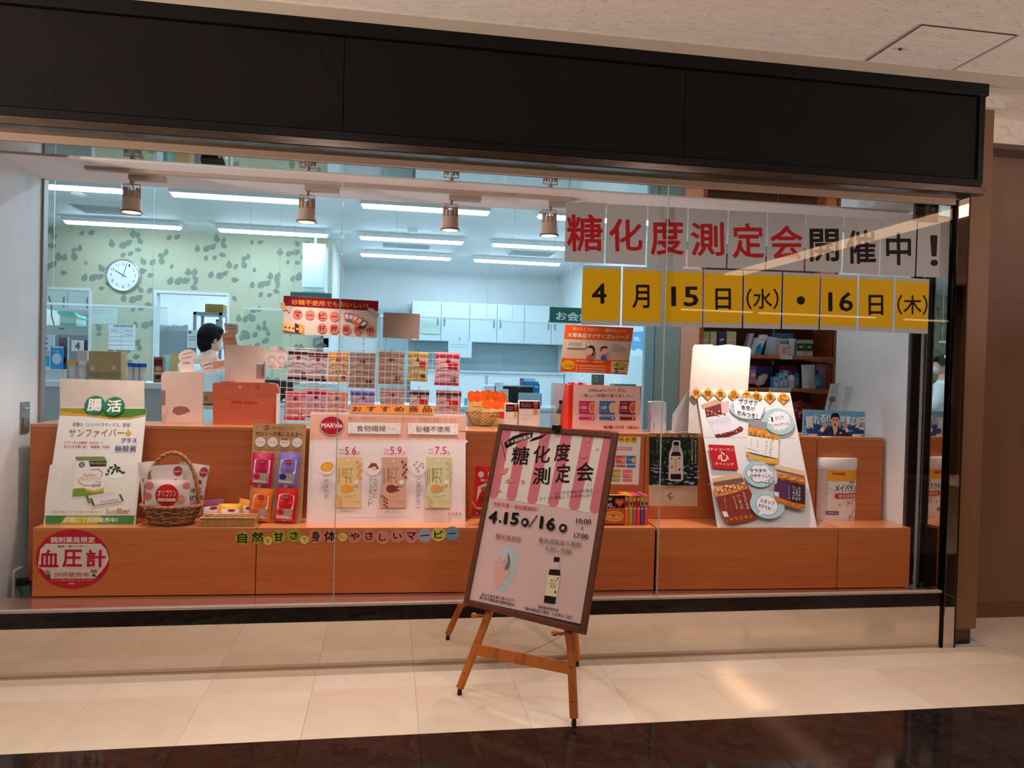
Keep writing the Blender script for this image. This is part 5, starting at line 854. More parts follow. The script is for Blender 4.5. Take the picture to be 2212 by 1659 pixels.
# ============================================================ THINGS ON THE HIGH COUNTER
YB = .58
def card(name, label, pts, Y, mat, cat, th=.003, items=(), group=None, m=None, base=.0004):
    pl = PY(Y); o = tag(slab(name, pl, pts, th, mat), label, cat, group)
    if items: art(o, pl, list(items), mp=m, base=base)
    return o
def zm(pl, ox, oy, s): return lambda x, y: pl.local(ox+s*x, oy+s*y)
CC = M((222, 196, 184), .7)
def foot_to_counter(o, x0, x1, Y, z, mat=CC):      # fold-out foot so that a card stands on the counter
    b = MB().box((x0, Y+.0005, ZR), (x1, Y+.05, ZR+.004), mat).obj('card_foot', o); MB().box((x0, Y-.003, ZR), (x1, Y, z+.01), mat).obj('card_strut', o)
cdp = card('display_card', 'plain pinkish white back of a display card with torn patch', [(350, 917), (348, 812), (352, 804), (360, 802), (402, 804), (432, 803), (438, 806), (436, 918)], YB, CC, 'display card', .02, [('p', [(372, 891), (376, 880), (390, 877), (405, 880), (411, 888), (400, 893), (385, 897)], (150, 104, 92)), ('r', 349, 843, 357, 875, (150, 124, 128)), ('l', [(355, 895), (352, 914)], 1.5, (170, 130, 120)), ('l', [(362, 885), (357, 913), (430, 914)], .8, (190, 156, 146))])
WPR = noisy('wood_print', (190, 98, 70), (176, 84, 56), (.5, 1, 9), 6, .5, 4)
pk = card('wood_print_box', 'reddish wood print display box back with small red lettering', [(460, 918), (459, 830), (463, 826), (475, 826), (478, 824), (500, 824), (505, 826), (582, 827), (597, 830), (602, 842), (600, 918)], YB+.01, WPR, 'display box', .06, [('t', 500, 868, 557, 870, 9, 'pokka sapporo', (196, 30, 34), .02), ('r', 515, 833, 522, 839, (214, 150, 130)), ('p', [(550, 832), (562, 832), (559, 842)], (160, 76, 60))])
card('white_display_card', 'plain white display card rising behind the wood print box', [(485, 826), (486, 744), (574, 748), (572, 828)], YB+.075, CC, 'display card', .004, [('r', 554, 787, 570, 818, (160, 132, 130)), ('l', [(500, 790), (492, 822)], .6, (190, 160, 150))])
pf = YB+.07
card('speech_card', 'round speech bubble card on a stem above the torn card', [(384+20+19*cos(a), 768-3*cos(a)+13*sin(a)) for a in [2*pi*k/24 for k in range(24)]], YB+.022, M((226, 206, 200), .7), 'pop card', .0015, [('l', [(395, 766), (417, 760)], 1.5, (170, 140, 140)), ('l', [(392, 775), (413, 770)], 1.5, (170, 140, 140)), ('l', [(394, 784), (410, 783)], 2, (214, 150, 120))])
c_ = PY(YB+.024); a = c_.p(404, 780); b = c_.p(404, 806); MB().box((a.x-.035, YB+.0225, b.z-.01), (a.x+.035, YB+.024, a.z), M((228, 214, 208), .7)).obj('card_stem', COL.objects['speech_card'])
card('price_card', 'tilted white card with a pink coffee pack picture left of the plain card', [(430, 783), (466, 770), (470, 781), (486, 777), (484, 798), (468, 800), (466, 806), (440, 806)], YB+.045, M((226, 206, 200), .7), 'pop card', .0015, [('l', [(440, 790), (456, 785)], 2, (130, 110, 110)), ('l', [(442, 797), (456, 794)], 1.5, (150, 130, 130)), ('p', [(458, 782), (484, 778), (484, 790), (460, 797)], (214, 160, 140))])
card('speech_card', 'small grey white card with handwriting beside the head of the clerk', [(484, 698), (512, 700), (515, 706), (513, 720), (508, 724), (486, 714)], YB+.09, M((206, 190, 190), .7), 'pop card', .0015, [('l', [(493, 703), (508, 706)], 2, (130, 116, 116)), ('l', [(492, 709), (510, 711)], 2, (140, 126, 126))])
card('pack_picture_card', 'salmon coffee pack picture card behind the plain white card', [(479, 721), (506, 714), (513, 745), (514, 826), (486, 826), (484, 756)], YB+.085, M((204, 150, 130), .6), 'pop card', .0015, [('l', [(487, 727), (500, 725)], 2.2, (226, 180, 160)), ('l', [(488, 734), (506, 733)], 2, (190, 120, 110))])
card('round_face_card', 'round pink card with two faint smiling faces', [(597+25*cos(a), 773+25*sin(a)) for a in [2*pi*k/32 for k in range(32)]], YB+.05, M((230, 206, 204), .7), 'pop card', .0015, [('t', 579, 757, 612, 759, 5, 'カラダにうれしい', (180, 150, 150)), ('e', 587, 776, 8, 8, (206, 170, 166)), ('e', 587, 778, 6, 6, (232, 206, 202)), ('e', 608, 777, 8, 8, (206, 170, 166)), ('e', 608, 779, 6, 6, (232, 206, 202)), ('p', [(579, 792), (583, 786), (591, 786), (595, 792)], (222, 180, 176)), ('p', [(601, 793), (605, 787), (612, 787), (616, 793)], (222, 180, 176))])
MB().box((c_.p(583, 790).x, YB+.052, ZR), (c_.p(590, 790).x, YB+.056, c_.p(590, 780).z), CLEAR).obj('card_stem', COL.objects['round_face_card'])
# --- white wire grid rack with hanging pouches
YN = .60; NP = PY(YN); gr = thing('wire_rack', 'white wire grid rack on the counter hung with snack pouches', 'rack', (NP.p(800, 830).x, YN, ZR)); WW = M((224, 214, 214), .35)
wm = {}
def wire(x0, x1, z0, z1, y, r=.0012):
    L = max(x1-x0, z1-z0); k = (round(L, 3), x1-x0 > z1-z0, r)
    if k in wm: o = wm[k].copy(); COL.objects.link(o); o.parent = gr; o.location = Vector((x0, y, z0))-wloc(gr); return
    g0 = wloc(gr); mb = MB(); mb.tube([g0, g0+(Vector((L, 0, 0)) if k[1] else Vector((0, 0, L)))], r, WW, 5); o = mb.obj('wire', gr); o.location = Vector((x0, y, z0))-g0; wm[k] = o
def net(px0, px1, py, Y, nx, zbot=ZR+.004):
    a = PY(Y).p(px0, py); b = PY(Y).p(px1, py+7); z1 = (a.z+b.z)/2; px = (b.x-a.x)/nx
    for i in range(nx+1): wire(a.x+px*i, a.x+px*i, zbot, z1, Y, .0016 if i in (0, nx) else .0011)
    n = int((z1-zbot)/.0365)
    for j in range(n+1): wire(a.x, b.x, z1-j*.0365, z1-j*.0365, Y+.0022, .0016 if j == 0 else .0011)
net(621, 812, 751, YN, 13); net(818, 993, 758, YN, 12); net(606, 748, 806, YN-.02, 10)
MB().box((NP.p(604, 850).x-.012, YN-.03, ZR), (NP.p(604, 850).x+.006, YN-.024, NP.p(604, 850).z), WHT).obj('side_strip', gr)
HP = PY(YN+.022)
rows_ = [(645, 788, 46, 64, (196, 180, 184), (60, 20, 30), 'maroon topped pouch, first of the upper row'), (687, 792, 42, 64, (190, 172, 176), (70, 16, 36), 'wine topped pouch, second of the upper row'), (731, 793, 46, 64, (206, 168, 130), (240, 146, 30), 'orange topped pouch in the upper row'), (783, 800, 58, 76, (168, 146, 134), (160, 136, 124), 'grey brown pouch under the banner corner'), (845, 794, 56, 72, (172, 150, 138), (166, 142, 128), 'taupe pouch at the left of the right grid'), (903, 792, 44, 64, (196, 176, 130), (206, 166, 50), 'golden pouch in the upper row'), (966, 797, 54, 72, (210, 160, 168), (206, 60, 84), 'pink and red pouch, last of the upper row'),
         (638, 876, 46, 62, (220, 150, 160), (226, 30, 36), 'red topped pouch, first of the lower row'), (683, 872, 46, 60, (200, 160, 176), (196, 14, 74), 'magenta topped pouch in the lower row'), (729, 874, 46, 56, (206, 160, 150), (230, 96, 30), 'orange topped pouch in the lower row'), (783, 872, 54, 56, (160, 156, 186), (76, 84, 170), 'blue topped pouch behind the headline strip'), (847, 866, 54, 56, (170, 152, 148), (160, 140, 134), 'taupe pouch in the lower row'), (905, 872, 44, 60, (176, 168, 170), (30, 26, 40), 'black topped pouch in the lower row'), (968, 876, 56, 66, (180, 150, 150), (70, 30, 28), 'dark brown pouch, last of the lower row')]
for i, (x, y, w, h, c, top, lb) in enumerate(rows_):
    it = [('r', 0.02, .06, .98, .17, top), ('e', .5, .26, .1, .06, (140, 30, 60)), ('l', [(.2, .42), (.8, .42)], .02, TXG), ('l', [(.15, .55), (.5, .56), (.85, .62)], .018, TXG), ('l', [(.2, .7), (.6, .72)], .015, (150, 130, 130)), ('r', .66, .76, .86, .86, (80, 66, 70)), ('r', .02, .92, .98, .99, top)]
    if i in (5, 6, 12, 13): it.insert(4, ('r', .52, .34, .9, .5, (190, 30, 40)))
    pouch('hanging_pouch', lb, HP, x, y, w, h, -.02, c, it, .007, off=.010, cat='packet', group='snack pouches hanging on the wire rack', wob=.004)
    p = NP.p(x, y-h/2+2); MB().box((p.x-.007, YN-.004, p.z-.012), (p.x+.007, YN+.012, p.z+.022), CLEAR).obj('hook_clip', gr, .001)
sc_ = lambda px0, py0: NP.p(px0, py0)
bn = card('sale_banner', 'white banner card with dark red header and pink circles above the rack', [(613, 638.5), (817.4, 650), (814, 730.4), (611, 720.7)], YN-.004, M((206, 190, 180), .5), 'sign', .003)
s1 = .1944; BNP = PY(YN-.004); mbn = zm(BNP, 590, 620, s1); it = [('p', [(118, 96), (1170, 156), (1168, 268), (114, 208)], (122, 20, 36)), ('t', 205, 165, 1050, 208, 58, '砂糖不使用でもおいしい！', (214, 150, 50), .008)]
for x, y, c in ((272, 305, 'マ'), (410, 312, 'ー'), (548, 320, 'ビ'), (684, 328, 'ー'), (545, 458, '好'), (680, 462, '評'), (815, 468, '販'), (946, 472, '売'), (1076, 480, '中')): it += [('e', x, y, 55, 55, (216, 120, 104)), ('t', x-36, y, x+36, y+3, 66 if c != 'ー' else 8, c, (70, 24, 30), .014)]
for k, c in enumerate(((196, 90, 100), (110, 110, 170), (220, 110, 70), (226, 96, 80), (70, 50, 50))): x = 790+k*52; y = 285+k*k*5; a_ = -.1+k*.13; it += [('p', [(x, y), (x+62, y+8+k*5), (x+58-k*14, y+90+k*4), (x+4-k*14, y+82)], c), ('p', [(x+10, y+15), (x+50, y+22+k*4), (x+44-k*10, y+68), (x+10-k*10, y+62)], (226, 206, 200))]
for k, c in enumerate(((214, 170, 100), (214, 180, 110), (220, 190, 120), (90, 30, 44), (232, 150, 60))): x = 112+k*44; it += [('p', [(x, 400), (x+62, 400+k*10), (x+48, 490+k*9), (x-4, 480+k*6)], c), ('e', x+26, 448+k*6, 13, 11, (226, 206, 190) if k > 2 else (120, 70, 40))]
art(bn, BNP, it, mp=mbn)
for pts, c in (([(75, 180), (125, 168), (148, 250), (100, 268)], (214, 160, 120)), ([(150, 230), (175, 205), (212, 220), (185, 285), (150, 250)], (190, 176, 160)), ([(1052, 228), (1112, 240), (1185, 312), (1150, 348), (1060, 280)], (176, 166, 160))): slab('pack_cutout', Pl((0, YN-.0075, 0), (1, 0, 0), (0, 0, 1)), [Pl((0, YN-.0075, 0), (1, 0, 0), (0, 0, 1)).local(590+s1*x, 620+s1*y) for x, y in pts], .001, M(c, .5), bn, mode='loc')
gc_ = card('blank_card', 'blank grey brown card held by clips above the right grid', [(828.5, 674.4), (907.5, 678.3), (905.3, 733), (826.8, 729.3)], YN-.004, M((150, 126, 116), .6), 'sign', .003)
for o_, x0_, y0_, y1_ in ((bn, 628, 722, 752), (bn, 786, 730, 757), (gc_, 833, 730, 757), (gc_, 898, 733, 759)):
    a = NP.p(x0_, y0_); b = NP.p(x0_, y1_); MB().tube([(a.x, YN+.001, b.z), (a.x, YN+.001, a.z+.01)], .003, CLEAR, 6).obj('clip_stem', o_); MB().ball((a.x, YN+.001, a.z-.004), .007, CHROME, nu=8, nv=6).obj('clip_ball', o_); MB().ball((a.x, YN+.001, (a.z+b.z)/2), .006, CLEAR, nu=8, nv=6).obj('clip_ball', o_)
# --- lattice bowl with orange packets
GW = noisy('golden_cane', (190, 140, 80), (150, 104, 56), rough=.3, nscale=40); bq = at(1048, 922, Z=ZR); bcx, bcy = bq.x, bq.y+.085
bo = thing('lattice_bowl', 'open lattice cane bowl on the counter holding orange packets', 'bowl', (bcx, bcy, ZR)); mb = MB()
for d in (1, -1):
    for k in range(20): mb.tube([(bcx+(.055+.055*t**.7)*cos(2*pi*k/20+d*t*1.3), bcy+(.045+.03*t**.7)*sin(2*pi*k/20+d*t*1.3), ZR+.004+.08*t) for t in [i/8 for i in range(9)]], .0024, GW, 5)
mb.obj('lattice', bo, smooth=True)
for rx_, ry_, z in ((.11, .075, .084), (.055, .045, .004)): MB().tube([(bcx+rx_*cos(2*pi*k/40), bcy+ry_*sin(2*pi*k/40), ZR+z) for k in range(40)], .0035, GW, 6, closed=True).obj('rim', bo)
MB().lathe((bcx, bcy, ZR+.001), [(.05, 0), (.052, .004)], GW).obj('base', bo)
for x, y, w, h, r, Yp, l in ((1031, 884, 42, 74, .03, bcy+.01, 'at the left of the lattice bowl'), (1066, 880, 50, 66, -.14, bcy+.03, 'at the back of the lattice bowl'), (1072, 896, 66, 58, -.05, bcy-.03, 'at the front of the lattice bowl')):
    it = [('e', .2, .12, .2, .16, (244, 100, 26)), ('e', .5, .12, .2, .16, (240, 84, 22)), ('e', .8, .12, .2, .16, (244, 100, 26)), ('r', 0.02, 0.02, .98, .12, (244, 96, 26)), ('l', [(.25, .42), (.6, .42)], .03, (190, 110, 60)), ('l', [(.3, .55), (.7, .56)], .04, (160, 90, 50))]
    if 'front' in l: it.append(('p', [(.62, .36), (.88, .38), (.84, .62), (.6, .6)], (206, 34, 36)))
    pouch('orange_packet', 'cream packet with scalloped orange top '+l, PY(Yp), x, y, w, h, r, (232, 186, 120), it, .012, off=0, cat='packet', group='orange packets in the lattice bowl')
# --- coffee boxes, bottle in acrylic case
m8b = lambda pl: (lambda x, y: pl.local(1000+.1085*x, 800+.1085*y))
WB = M((214, 202, 198), .4)
def coffee(nm, x0, x1, y0, y1, Y, lb):
    pl = PY(Y); w = (x1-x0); it = [('r', x0, y0+2, x1, y0+17, (50, 18, 30)), ('r', x0, y0+1, x1, y0+3, (170, 30, 60)), ('t', x0+w*.08, y0+7.5, x0+w*.6, y0+8, 4, 'スマートコーヒー', (226, 206, 200)), ('l', [(x0+w*.08, y0+12), (x0+w*.55, y0+12.4)], 1, (206, 150, 120)), ('e', x0+w*.8, y0+7, w*.11, 3.2, (220, 170, 150)), ('e', x0+w*.8, y0+8, w*.09, 2, (90, 30, 20)), ('p', [(x0+w*.7, y0+9), (x0+w*.9, y0+9), (x0+w*.86, y0+15), (x0+w*.74, y0+15)], (190, 50, 36)), ('e', x0+w*.78, y0+22, w*.12, 5, (206, 150, 60)), ('l', [(x0+w*.08, y0+30), (x0+w*.9, y0+30)], .6, (170, 150, 150)), ('l', [(x0+w*.08, y0+38), (x0+w*.5, y0+38)], .6, (170, 150, 150))]
    boxpx('coffee_box', lb, x0, y0, x1, y1, Y, .07, WB, 'box', 'coffee boxes on the counter', it, .001, z0=ZR)
coffee('a', 1093, 1119, 872, 915, .56, 'narrower white coffee box right of the lattice bowl'); coffee('b', 1122.5, 1166, 866, 919, .53, 'wider white coffee box with a gold seal')
aa, ab = at(1175, 920, Z=ZR), at(1209, 921, Z=ZR); hz = PY(.6).p(1195, 828).z
t = thing('acrylic_case', 'clear acrylic display case around a small dark bottle', 'case', ((aa.x+ab.x)/2, .62, ZR))
for a, b in (((aa.x, .56, ZR), (ab.x, .562, hz)), ((aa.x, .56, ZR), (aa.x+.002, .70, hz)), ((ab.x-.002, .56, ZR), (ab.x, .70, hz)), ((aa.x, .56, hz-.002), (ab.x, .70, hz))): MB().box(a, b, ACRYL).obj('pane', t)
MB().box((aa.x+.005, .698, ZR), (ab.x-.004, .70, hz), M((214, 204, 214), .5)).obj('back_card', t)
bx_ = at(1191, 920, Z=ZR).x; b_ = thing('sauce_bottle', 'small dark bottle with a beige label inside the acrylic case', 'bottle', (bx_, .62, ZR))
MB().lathe((bx_, .62, ZR), [(.028, 0), (.029, .004), (.029, .10), (.026, .112), (.014, .13), (.012, .15)], M((70, 60, 66), .15, coat=.5), 20).obj('body', b_, smooth=True); MB().lathe((bx_, .62, ZR+.15), [(.014, 0), (.014, .016)], BLK, 16).obj('cap', b_); MB().lathe((bx_, .62, ZR+.012), [(.0295, 0), (.0295, .078)], M((206, 186, 168), .5), 20).obj('label', b_, smooth=True)
# --- red food stand, orange sign card
RPn = PY(.50); s7b = .1868; mr = lambda x, y: RPn.local(1180+s7b*x, 690+s7b*y)
rs = thing('red_food_stand', 'bright red slanted stand box with a pink white food sheet', 'stand', (RPn.p(1300, 900).x, .55, ZR)); ORD = M((224, 44, 16), .4)
L0 = RPn.p(1229, 832); R0 = RPn.p(1386, 836); zt = (L0.z+R0.z)/2+.004
v = [(L0.x, .50, ZR), (R0.x, .50, ZR), (R0.x, .50, zt), (L0.x, .50, zt), (RPn.p(1212, 900).x+.0, .72, ZR), (R0.x, .72, ZR), (R0.x, .60, zt), (L0.x, .60, zt)]
v[4] = (L0.x-.030, .62, ZR)
MB().add(v, [(0, 1, 2, 3), (1, 5, 6, 2), (5, 4, 7, 6), (4, 0, 3, 7), (3, 2, 6, 7), (0, 4, 5, 1)], ORD).obj('stand_body', rs, .002)
fs_ = slab('food_sheet', Pl(RPn.w(0, 0, .0012), RPn.u, RPn.v), [mr(315, 760), mr(1085, 772), mr(1095, 1310), mr(300, 1262)], .001, M((238, 190, 178), .5), rs, mode='loc'); FSP = Pl(RPn.w(0, 0, .0013), RPn.u, RPn.v)
it = [('t', 490, 815, 920, 818, 44, '100kcalシリーズに', (90, 50, 60), .004), ('t', 440, 878, 968, 882, 38, '新しい仲間が増えました', (90, 50, 60), .004), ('l', [(395, 860), (430, 895)], 4, (90, 50, 60)), ('l', [(1015, 865), (975, 900)], 4, (90, 50, 60)), ('t', 662, 1246, 1072, 1250, 38, '各種172円（税込）', (90, 40, 40), .01)]
for x, c, c2 in ((380, (204, 40, 96), (226, 110, 50)), (614, (44, 110, 168), (226, 180, 120)), (848, (120, 30, 46), (214, 80, 50))): it += [('r', x, 942, x+182, 1098, c), ('e', x+150, 1020, 42, 62, (206, 196, 180)), ('e', x+150, 1020, 34, 52, c2), ('r', x+181, 942, x+200, 1098, (238, 190, 178)), ('t', x+14, 972, x+80, 972, 18, 'my size', (236, 200, 210)), ('t', x+14, 1018, x+84, 1018, 40, '100', (240, 220, 220), .02), ('l', [(x+12, 1055), (x+90, 1058)], 5, (220, 160, 180)), ('r', x, 1124, x+178, 1164, c), ('r', x+140, 1136, x+162, 1150, (230, 220, 220)), ('l', [(x+10, 1110), (x+170, 1110)], 3, (190, 140, 140))]
art(fs_, FSP, it, mp=mr, base=.0003)
for i, c in enumerate(((190, 60, 90), (236, 214, 220), (150, 60, 90), (230, 214, 220))): a = PY(.54).p(1232+i*9, 829); tag(MB().box((a.x, .53, zt), (a.x+.02, .60, zt+.012), M(c, .5)).obj('tea_sachet', None, .001), 'striped sachet on top of the red stand, %s' % ('leftmost, rose', 'second, white', 'third, plum', 'rightmost, white')[i], 'sachet', 'sachets on the red stand')
a = PY(.54).p(1324, 828); b = PY(.54).p(1372, 829); tag(MB().box((a.x, .52, zt), (b.x, .60, zt+.010), M((60, 176, 190), .4)).obj('teal_box', None, .001), 'flat teal box on top of the red stand', 'box')
OC = PY(.53); moc = zm(OC, 1180, 690, s7b)
oc = card('orange_sign', 'orange and beige sign card with two cartoon people above the red stand', [(1221, 701.2), (1368.7, 708), (1354.7, 809.2), (1210, 802.5)], .53, M((214, 178, 150), .5), 'sign', .003)
OR = (226, 88, 24); it = [('p', [(220, 60), (1010, 97), (985, 256), (205, 218)], OR), ('p', [(178, 446), (960, 480), (935, 638), (160, 602)], OR), ('t', 308, 104, 905, 136, 42, 'おいしくカロリー・塩分カット！', (246, 220, 190), .006), ('t', 248, 178, 958, 208, 52, '大塚食品マイサイズシリーズ', (248, 226, 206), .02), ('e', 254, 528, 78, 56, (236, 170, 20)), ('t', 202, 516, 306, 520, 14, 'コンビニでも', (110, 70, 20), .01), ('t', 196, 540, 316, 544, 14, 'おすすめ商品', (110, 70, 20), .01),
      ('p', [(755, 484), (952, 492), (936, 624), (742, 616)], (232, 190, 140)), ('p', [(765, 520), (805, 495), (870, 492), (930, 520), (925, 560), (770, 550)], (170, 176, 90)), ('e', 815, 520, 18, 20, (220, 80, 50)), ('r', 788, 558, 836, 584, (60, 70, 110)), ('r', 848, 558, 896, 584, (190, 70, 40)), ('e', 810, 604, 22, 10, (70, 40, 30)), ('e', 866, 606, 22, 8, (206, 180, 150)), ('r', 238, 258, 450, 330, (220, 200, 188)), ('r', 730, 262, 950, 352, (220, 200, 188))]
for y in (478, 530, 562, 592): it += [('e', 360-(y-478)*.12, y, 8, 8, (240, 200, 170)), ('l', [(378, y+2), (680, y+16)], 7, (240, 190, 150))]
it += [('l', [(252, 270), (415, 278)], 6, TXG), ('l', [(250, 292), (412, 300)], 6, TXG), ('l', [(745, 284), (850, 290)], 6, TXG), ('l', [(742, 308), (880, 314)], 6, TXG), ('l', [(738, 330), (910, 338)], 6, TXG),
       ('e', 515, 350, 46, 50, (50, 30, 30)), ('p', [(540, 340), (556, 345), (545, 415), (522, 415)], (50, 30, 30)), ('e', 500, 368, 38, 42, (232, 176, 150)), ('p', [(462, 345), (480, 312), (520, 305), (548, 340), (515, 335), (490, 325)], (50, 30, 30)), ('p', [(456, 462), (462, 425), (490, 414), (520, 420), (530, 466)], (206, 80, 80)), ('e', 488, 358, 3, 4, BK), ('e', 512, 360, 3, 4, BK), ('l', [(490, 382), (508, 384)], 2, (190, 90, 80)),
       ('e', 664, 362, 42, 44, (232, 176, 150)), ('p', [(620, 370), (628, 325), (660, 308), (700, 314), (706, 342), (680, 332), (640, 340), (634, 370)], (40, 30, 34)), ('p', [(624, 466), (630, 425), (660, 412), (688, 422), (696, 468)], (50, 90, 170)), ('e', 652, 360, 3, 4, BK), ('e', 682, 362, 3, 4, BK), ('l', [(658, 386), (672, 387)], 2, (190, 90, 80))]
art(oc, OC, it, mp=moc)
for x0 in (1258, 1300): a = OC.p(x0, 803); b = OC.p(x0-1, 834); MB().tube([(a.x, .531, zt), (a.x, .531, a.z+.01)], .003, CLEAR, 6).obj('clip_stem', oc); MB().ball((a.x, .531, (a.z+zt)/2), .007, CLEAR, nu=8, nv=6).obj('clip_ball', oc)
# --- pale blue binder, white bent board, paper scraps, leaflets
card('pale_binder', 'pale blue grey box file standing right of the red stand', [(1405, 933), (1405, 869), (1408, 867), (1436, 867), (1439.5, 870), (1439, 933)], .52, M((196, 208, 216), .45), 'box file', .05, [('e', 1405.5, 905, 2, 9, (150, 170, 190)), ('e', 1438.5, 905, 2, 9, (150, 170, 190)), ('l', [(1413, 913), (1413, 924)], 1.2, (110, 120, 130))])
card('white_stand_side', 'white folded stand side left of the tall jar poster', [(1451, 932), (1453, 896), (1489, 843), (1497, 842), (1500, 932)], .50, M((216, 220, 228), .5), 'stand', .004)
MB().box((at(1452, 930, Y=.5).x, .50, ZR), (at(1495, 930, Y=.5).x, .56, ZR+.004), WHT).obj('foot', COL.objects['white_stand_side'])
for i, (x, y) in enumerate(((1462, 930), (1476, 932))): a = at(x, y, Z=ZR); o = tag(MB().add([(a.x, a.y, ZR+.001), (a.x+.03, a.y-.008, ZR+.001), (a.x+.036, a.y+.02, ZR+.012), (a.x+.006, a.y+.026, ZR+.008)], [(0, 1, 2, 3)], WHT).obj('paper_scrap'), ('folded white paper scrap on the counter edge left of the other scrap', 'folded white paper scrap on the counter edge touching the jar poster')[i], 'paper')
s8c = .12054; LFP = PY(.47); ml8 = lambda x, y: (1600+s8c*x, 700+s8c*y)
for nm, lb, pts, col, it in (('leaflet', 'grey leaflet with a hanging figure photo above the blue poster', [(1505, 1560), (1612, 1068), (1765, 1060), (1690, 1560)], (176, 186, 192), [('e', 1640, 1350, 60, 55, (110, 104, 96)), ('l', [(1620, 1400), (1580, 1530)], 20, (80, 84, 90)), ('l', [(1625, 1170), (1690, 1165)], 6, (120, 130, 140)), ('l', [(1620, 1230), (1680, 1226)], 6, (120, 130, 140))]), ('leaflet', 'pale white leaflet strip leaning right of the grey leaflet', [(1752, 1560), (1860, 1250), (1865, 1115), (2025, 1125), (2000, 1250), (1885, 1560)], (214, 216, 224), [('l', [(1890, 1220), (1950, 1222)], 7, (140, 146, 160)), ('l', [(1900, 1130), (1990, 1135)], 4, (150, 156, 170)), ('l', [(1855, 1295), (1920, 1300)], 4, (150, 156, 170)), ('l', [(1830, 1380), (1880, 1384)], 4, (150, 156, 170))])):
    q_ = Pl(LFP.w(0, 0, 0), LFP.u, LFP.v); o = tag(slab(nm, q_, [ml8(*p) for p in pts], .0012, M(col, .35)), lb, 'leaflet', 'leaflets above the blue poster'); k_ = q_.p(*ml8(*pts[0])); MB().box((k_.x+.002, .4712, ZR), (k_.x+.018, .474, k_.z+.02), CLEAR).obj('stand_stem', o); art(o, q_, it, mp=zm(q_, 1600, 700, s8c), base=.0003)
# ============================================================ WOOD SHELF UNIT WITH PRODUCTS
YS = 1.12; SPn = PY(YS); xr = SPn.p(1818, 800).x; xl = SPn.p(1508, 800).x; su = thing('wood_shelf', 'tall beech wall shelf unit filled with blue and white care products', 'shelf', ((xl+xr)/2, YS, 0))
MB().box((xr-.035, YS, 0), (xr, YS+.32, 2.3), WOODD).obj('side_panel', su, .002); MB().box((xl, YS, 0), (xl+.03, YS+.32, 2.3), WOODD).obj('side_panel', su, .002); MB().box((xl, YS+.32, 0), (xr, YS+.34, 2.3), noisy('shelf_back', (110, 60, 36), (96, 50, 30), (.4, .4, 8), 5)).obj('back_panel', su)
MB().box((xr-.055, YS+.02, .3), (xr-.037, YS+.032, 2.3), CHROME).obj('slotted_upright', su); xm = SPn.p(1719, 730).x; MB().box((xm-.008, YS+.30, .3), (xm+.008, YS+.318, 2.3), CHROME).obj('slotted_upright', su)
zs1 = SPn.p(1720, 769).z; zs2 = SPn.p(1700, 838.5).z; zs3 = zs2-.30; zs0 = zs1+.28
for z in (zs0, zs1, zs2, zs3): MB().box((xl+.03, YS+.003, z-.022), (xr-.035, YS+.32, z), WOOD).obj('shelf_board', su, .001)
for z in (zs1, zs2): MB().add([(xr-.25, YS+.04, z-.023), (xr-.037, YS+.04, z-.023), (xr-.037, YS+.04, z-.065), (xr-.05, YS+.04, z-.04), (xr-.25, YS+.04, z-.027), (xr-.25, YS+.05, z-.023), (xr-.037, YS+.05, z-.023), (xr-.037, YS+.05, z-.065), (xr-.05, YS+.05, z-.04), (xr-.25, YS+.05, z-.027)], [(0, 1, 2, 3, 4), (9, 8, 7, 6, 5), (4, 3, 8, 9), (3, 2, 7, 8), (1, 0, 5, 6)], M((206, 206, 210), .3, .4)).obj('bracket', su)
for z, x0, x1 in ((zs1, 1686, 1711), (zs2, 1663, 1711)): a = SPn.p(x0, 770).x; b = SPn.p(x1, 770).x; l_ = MB().box((a, YS-.002, z-.024), (b, YS+.002, z+.002), WHT).obj('shelf_label', su); art(l_, PY(YS-.0021), [('l', [(a+.006+k*.018, z-.012), (a+.014+k*.018, z-.012)], .004, (90, 150, 190)) for k in range(int((b-a-.01)/.018))], mp=lambda x, y: (x, y), base=.0004)
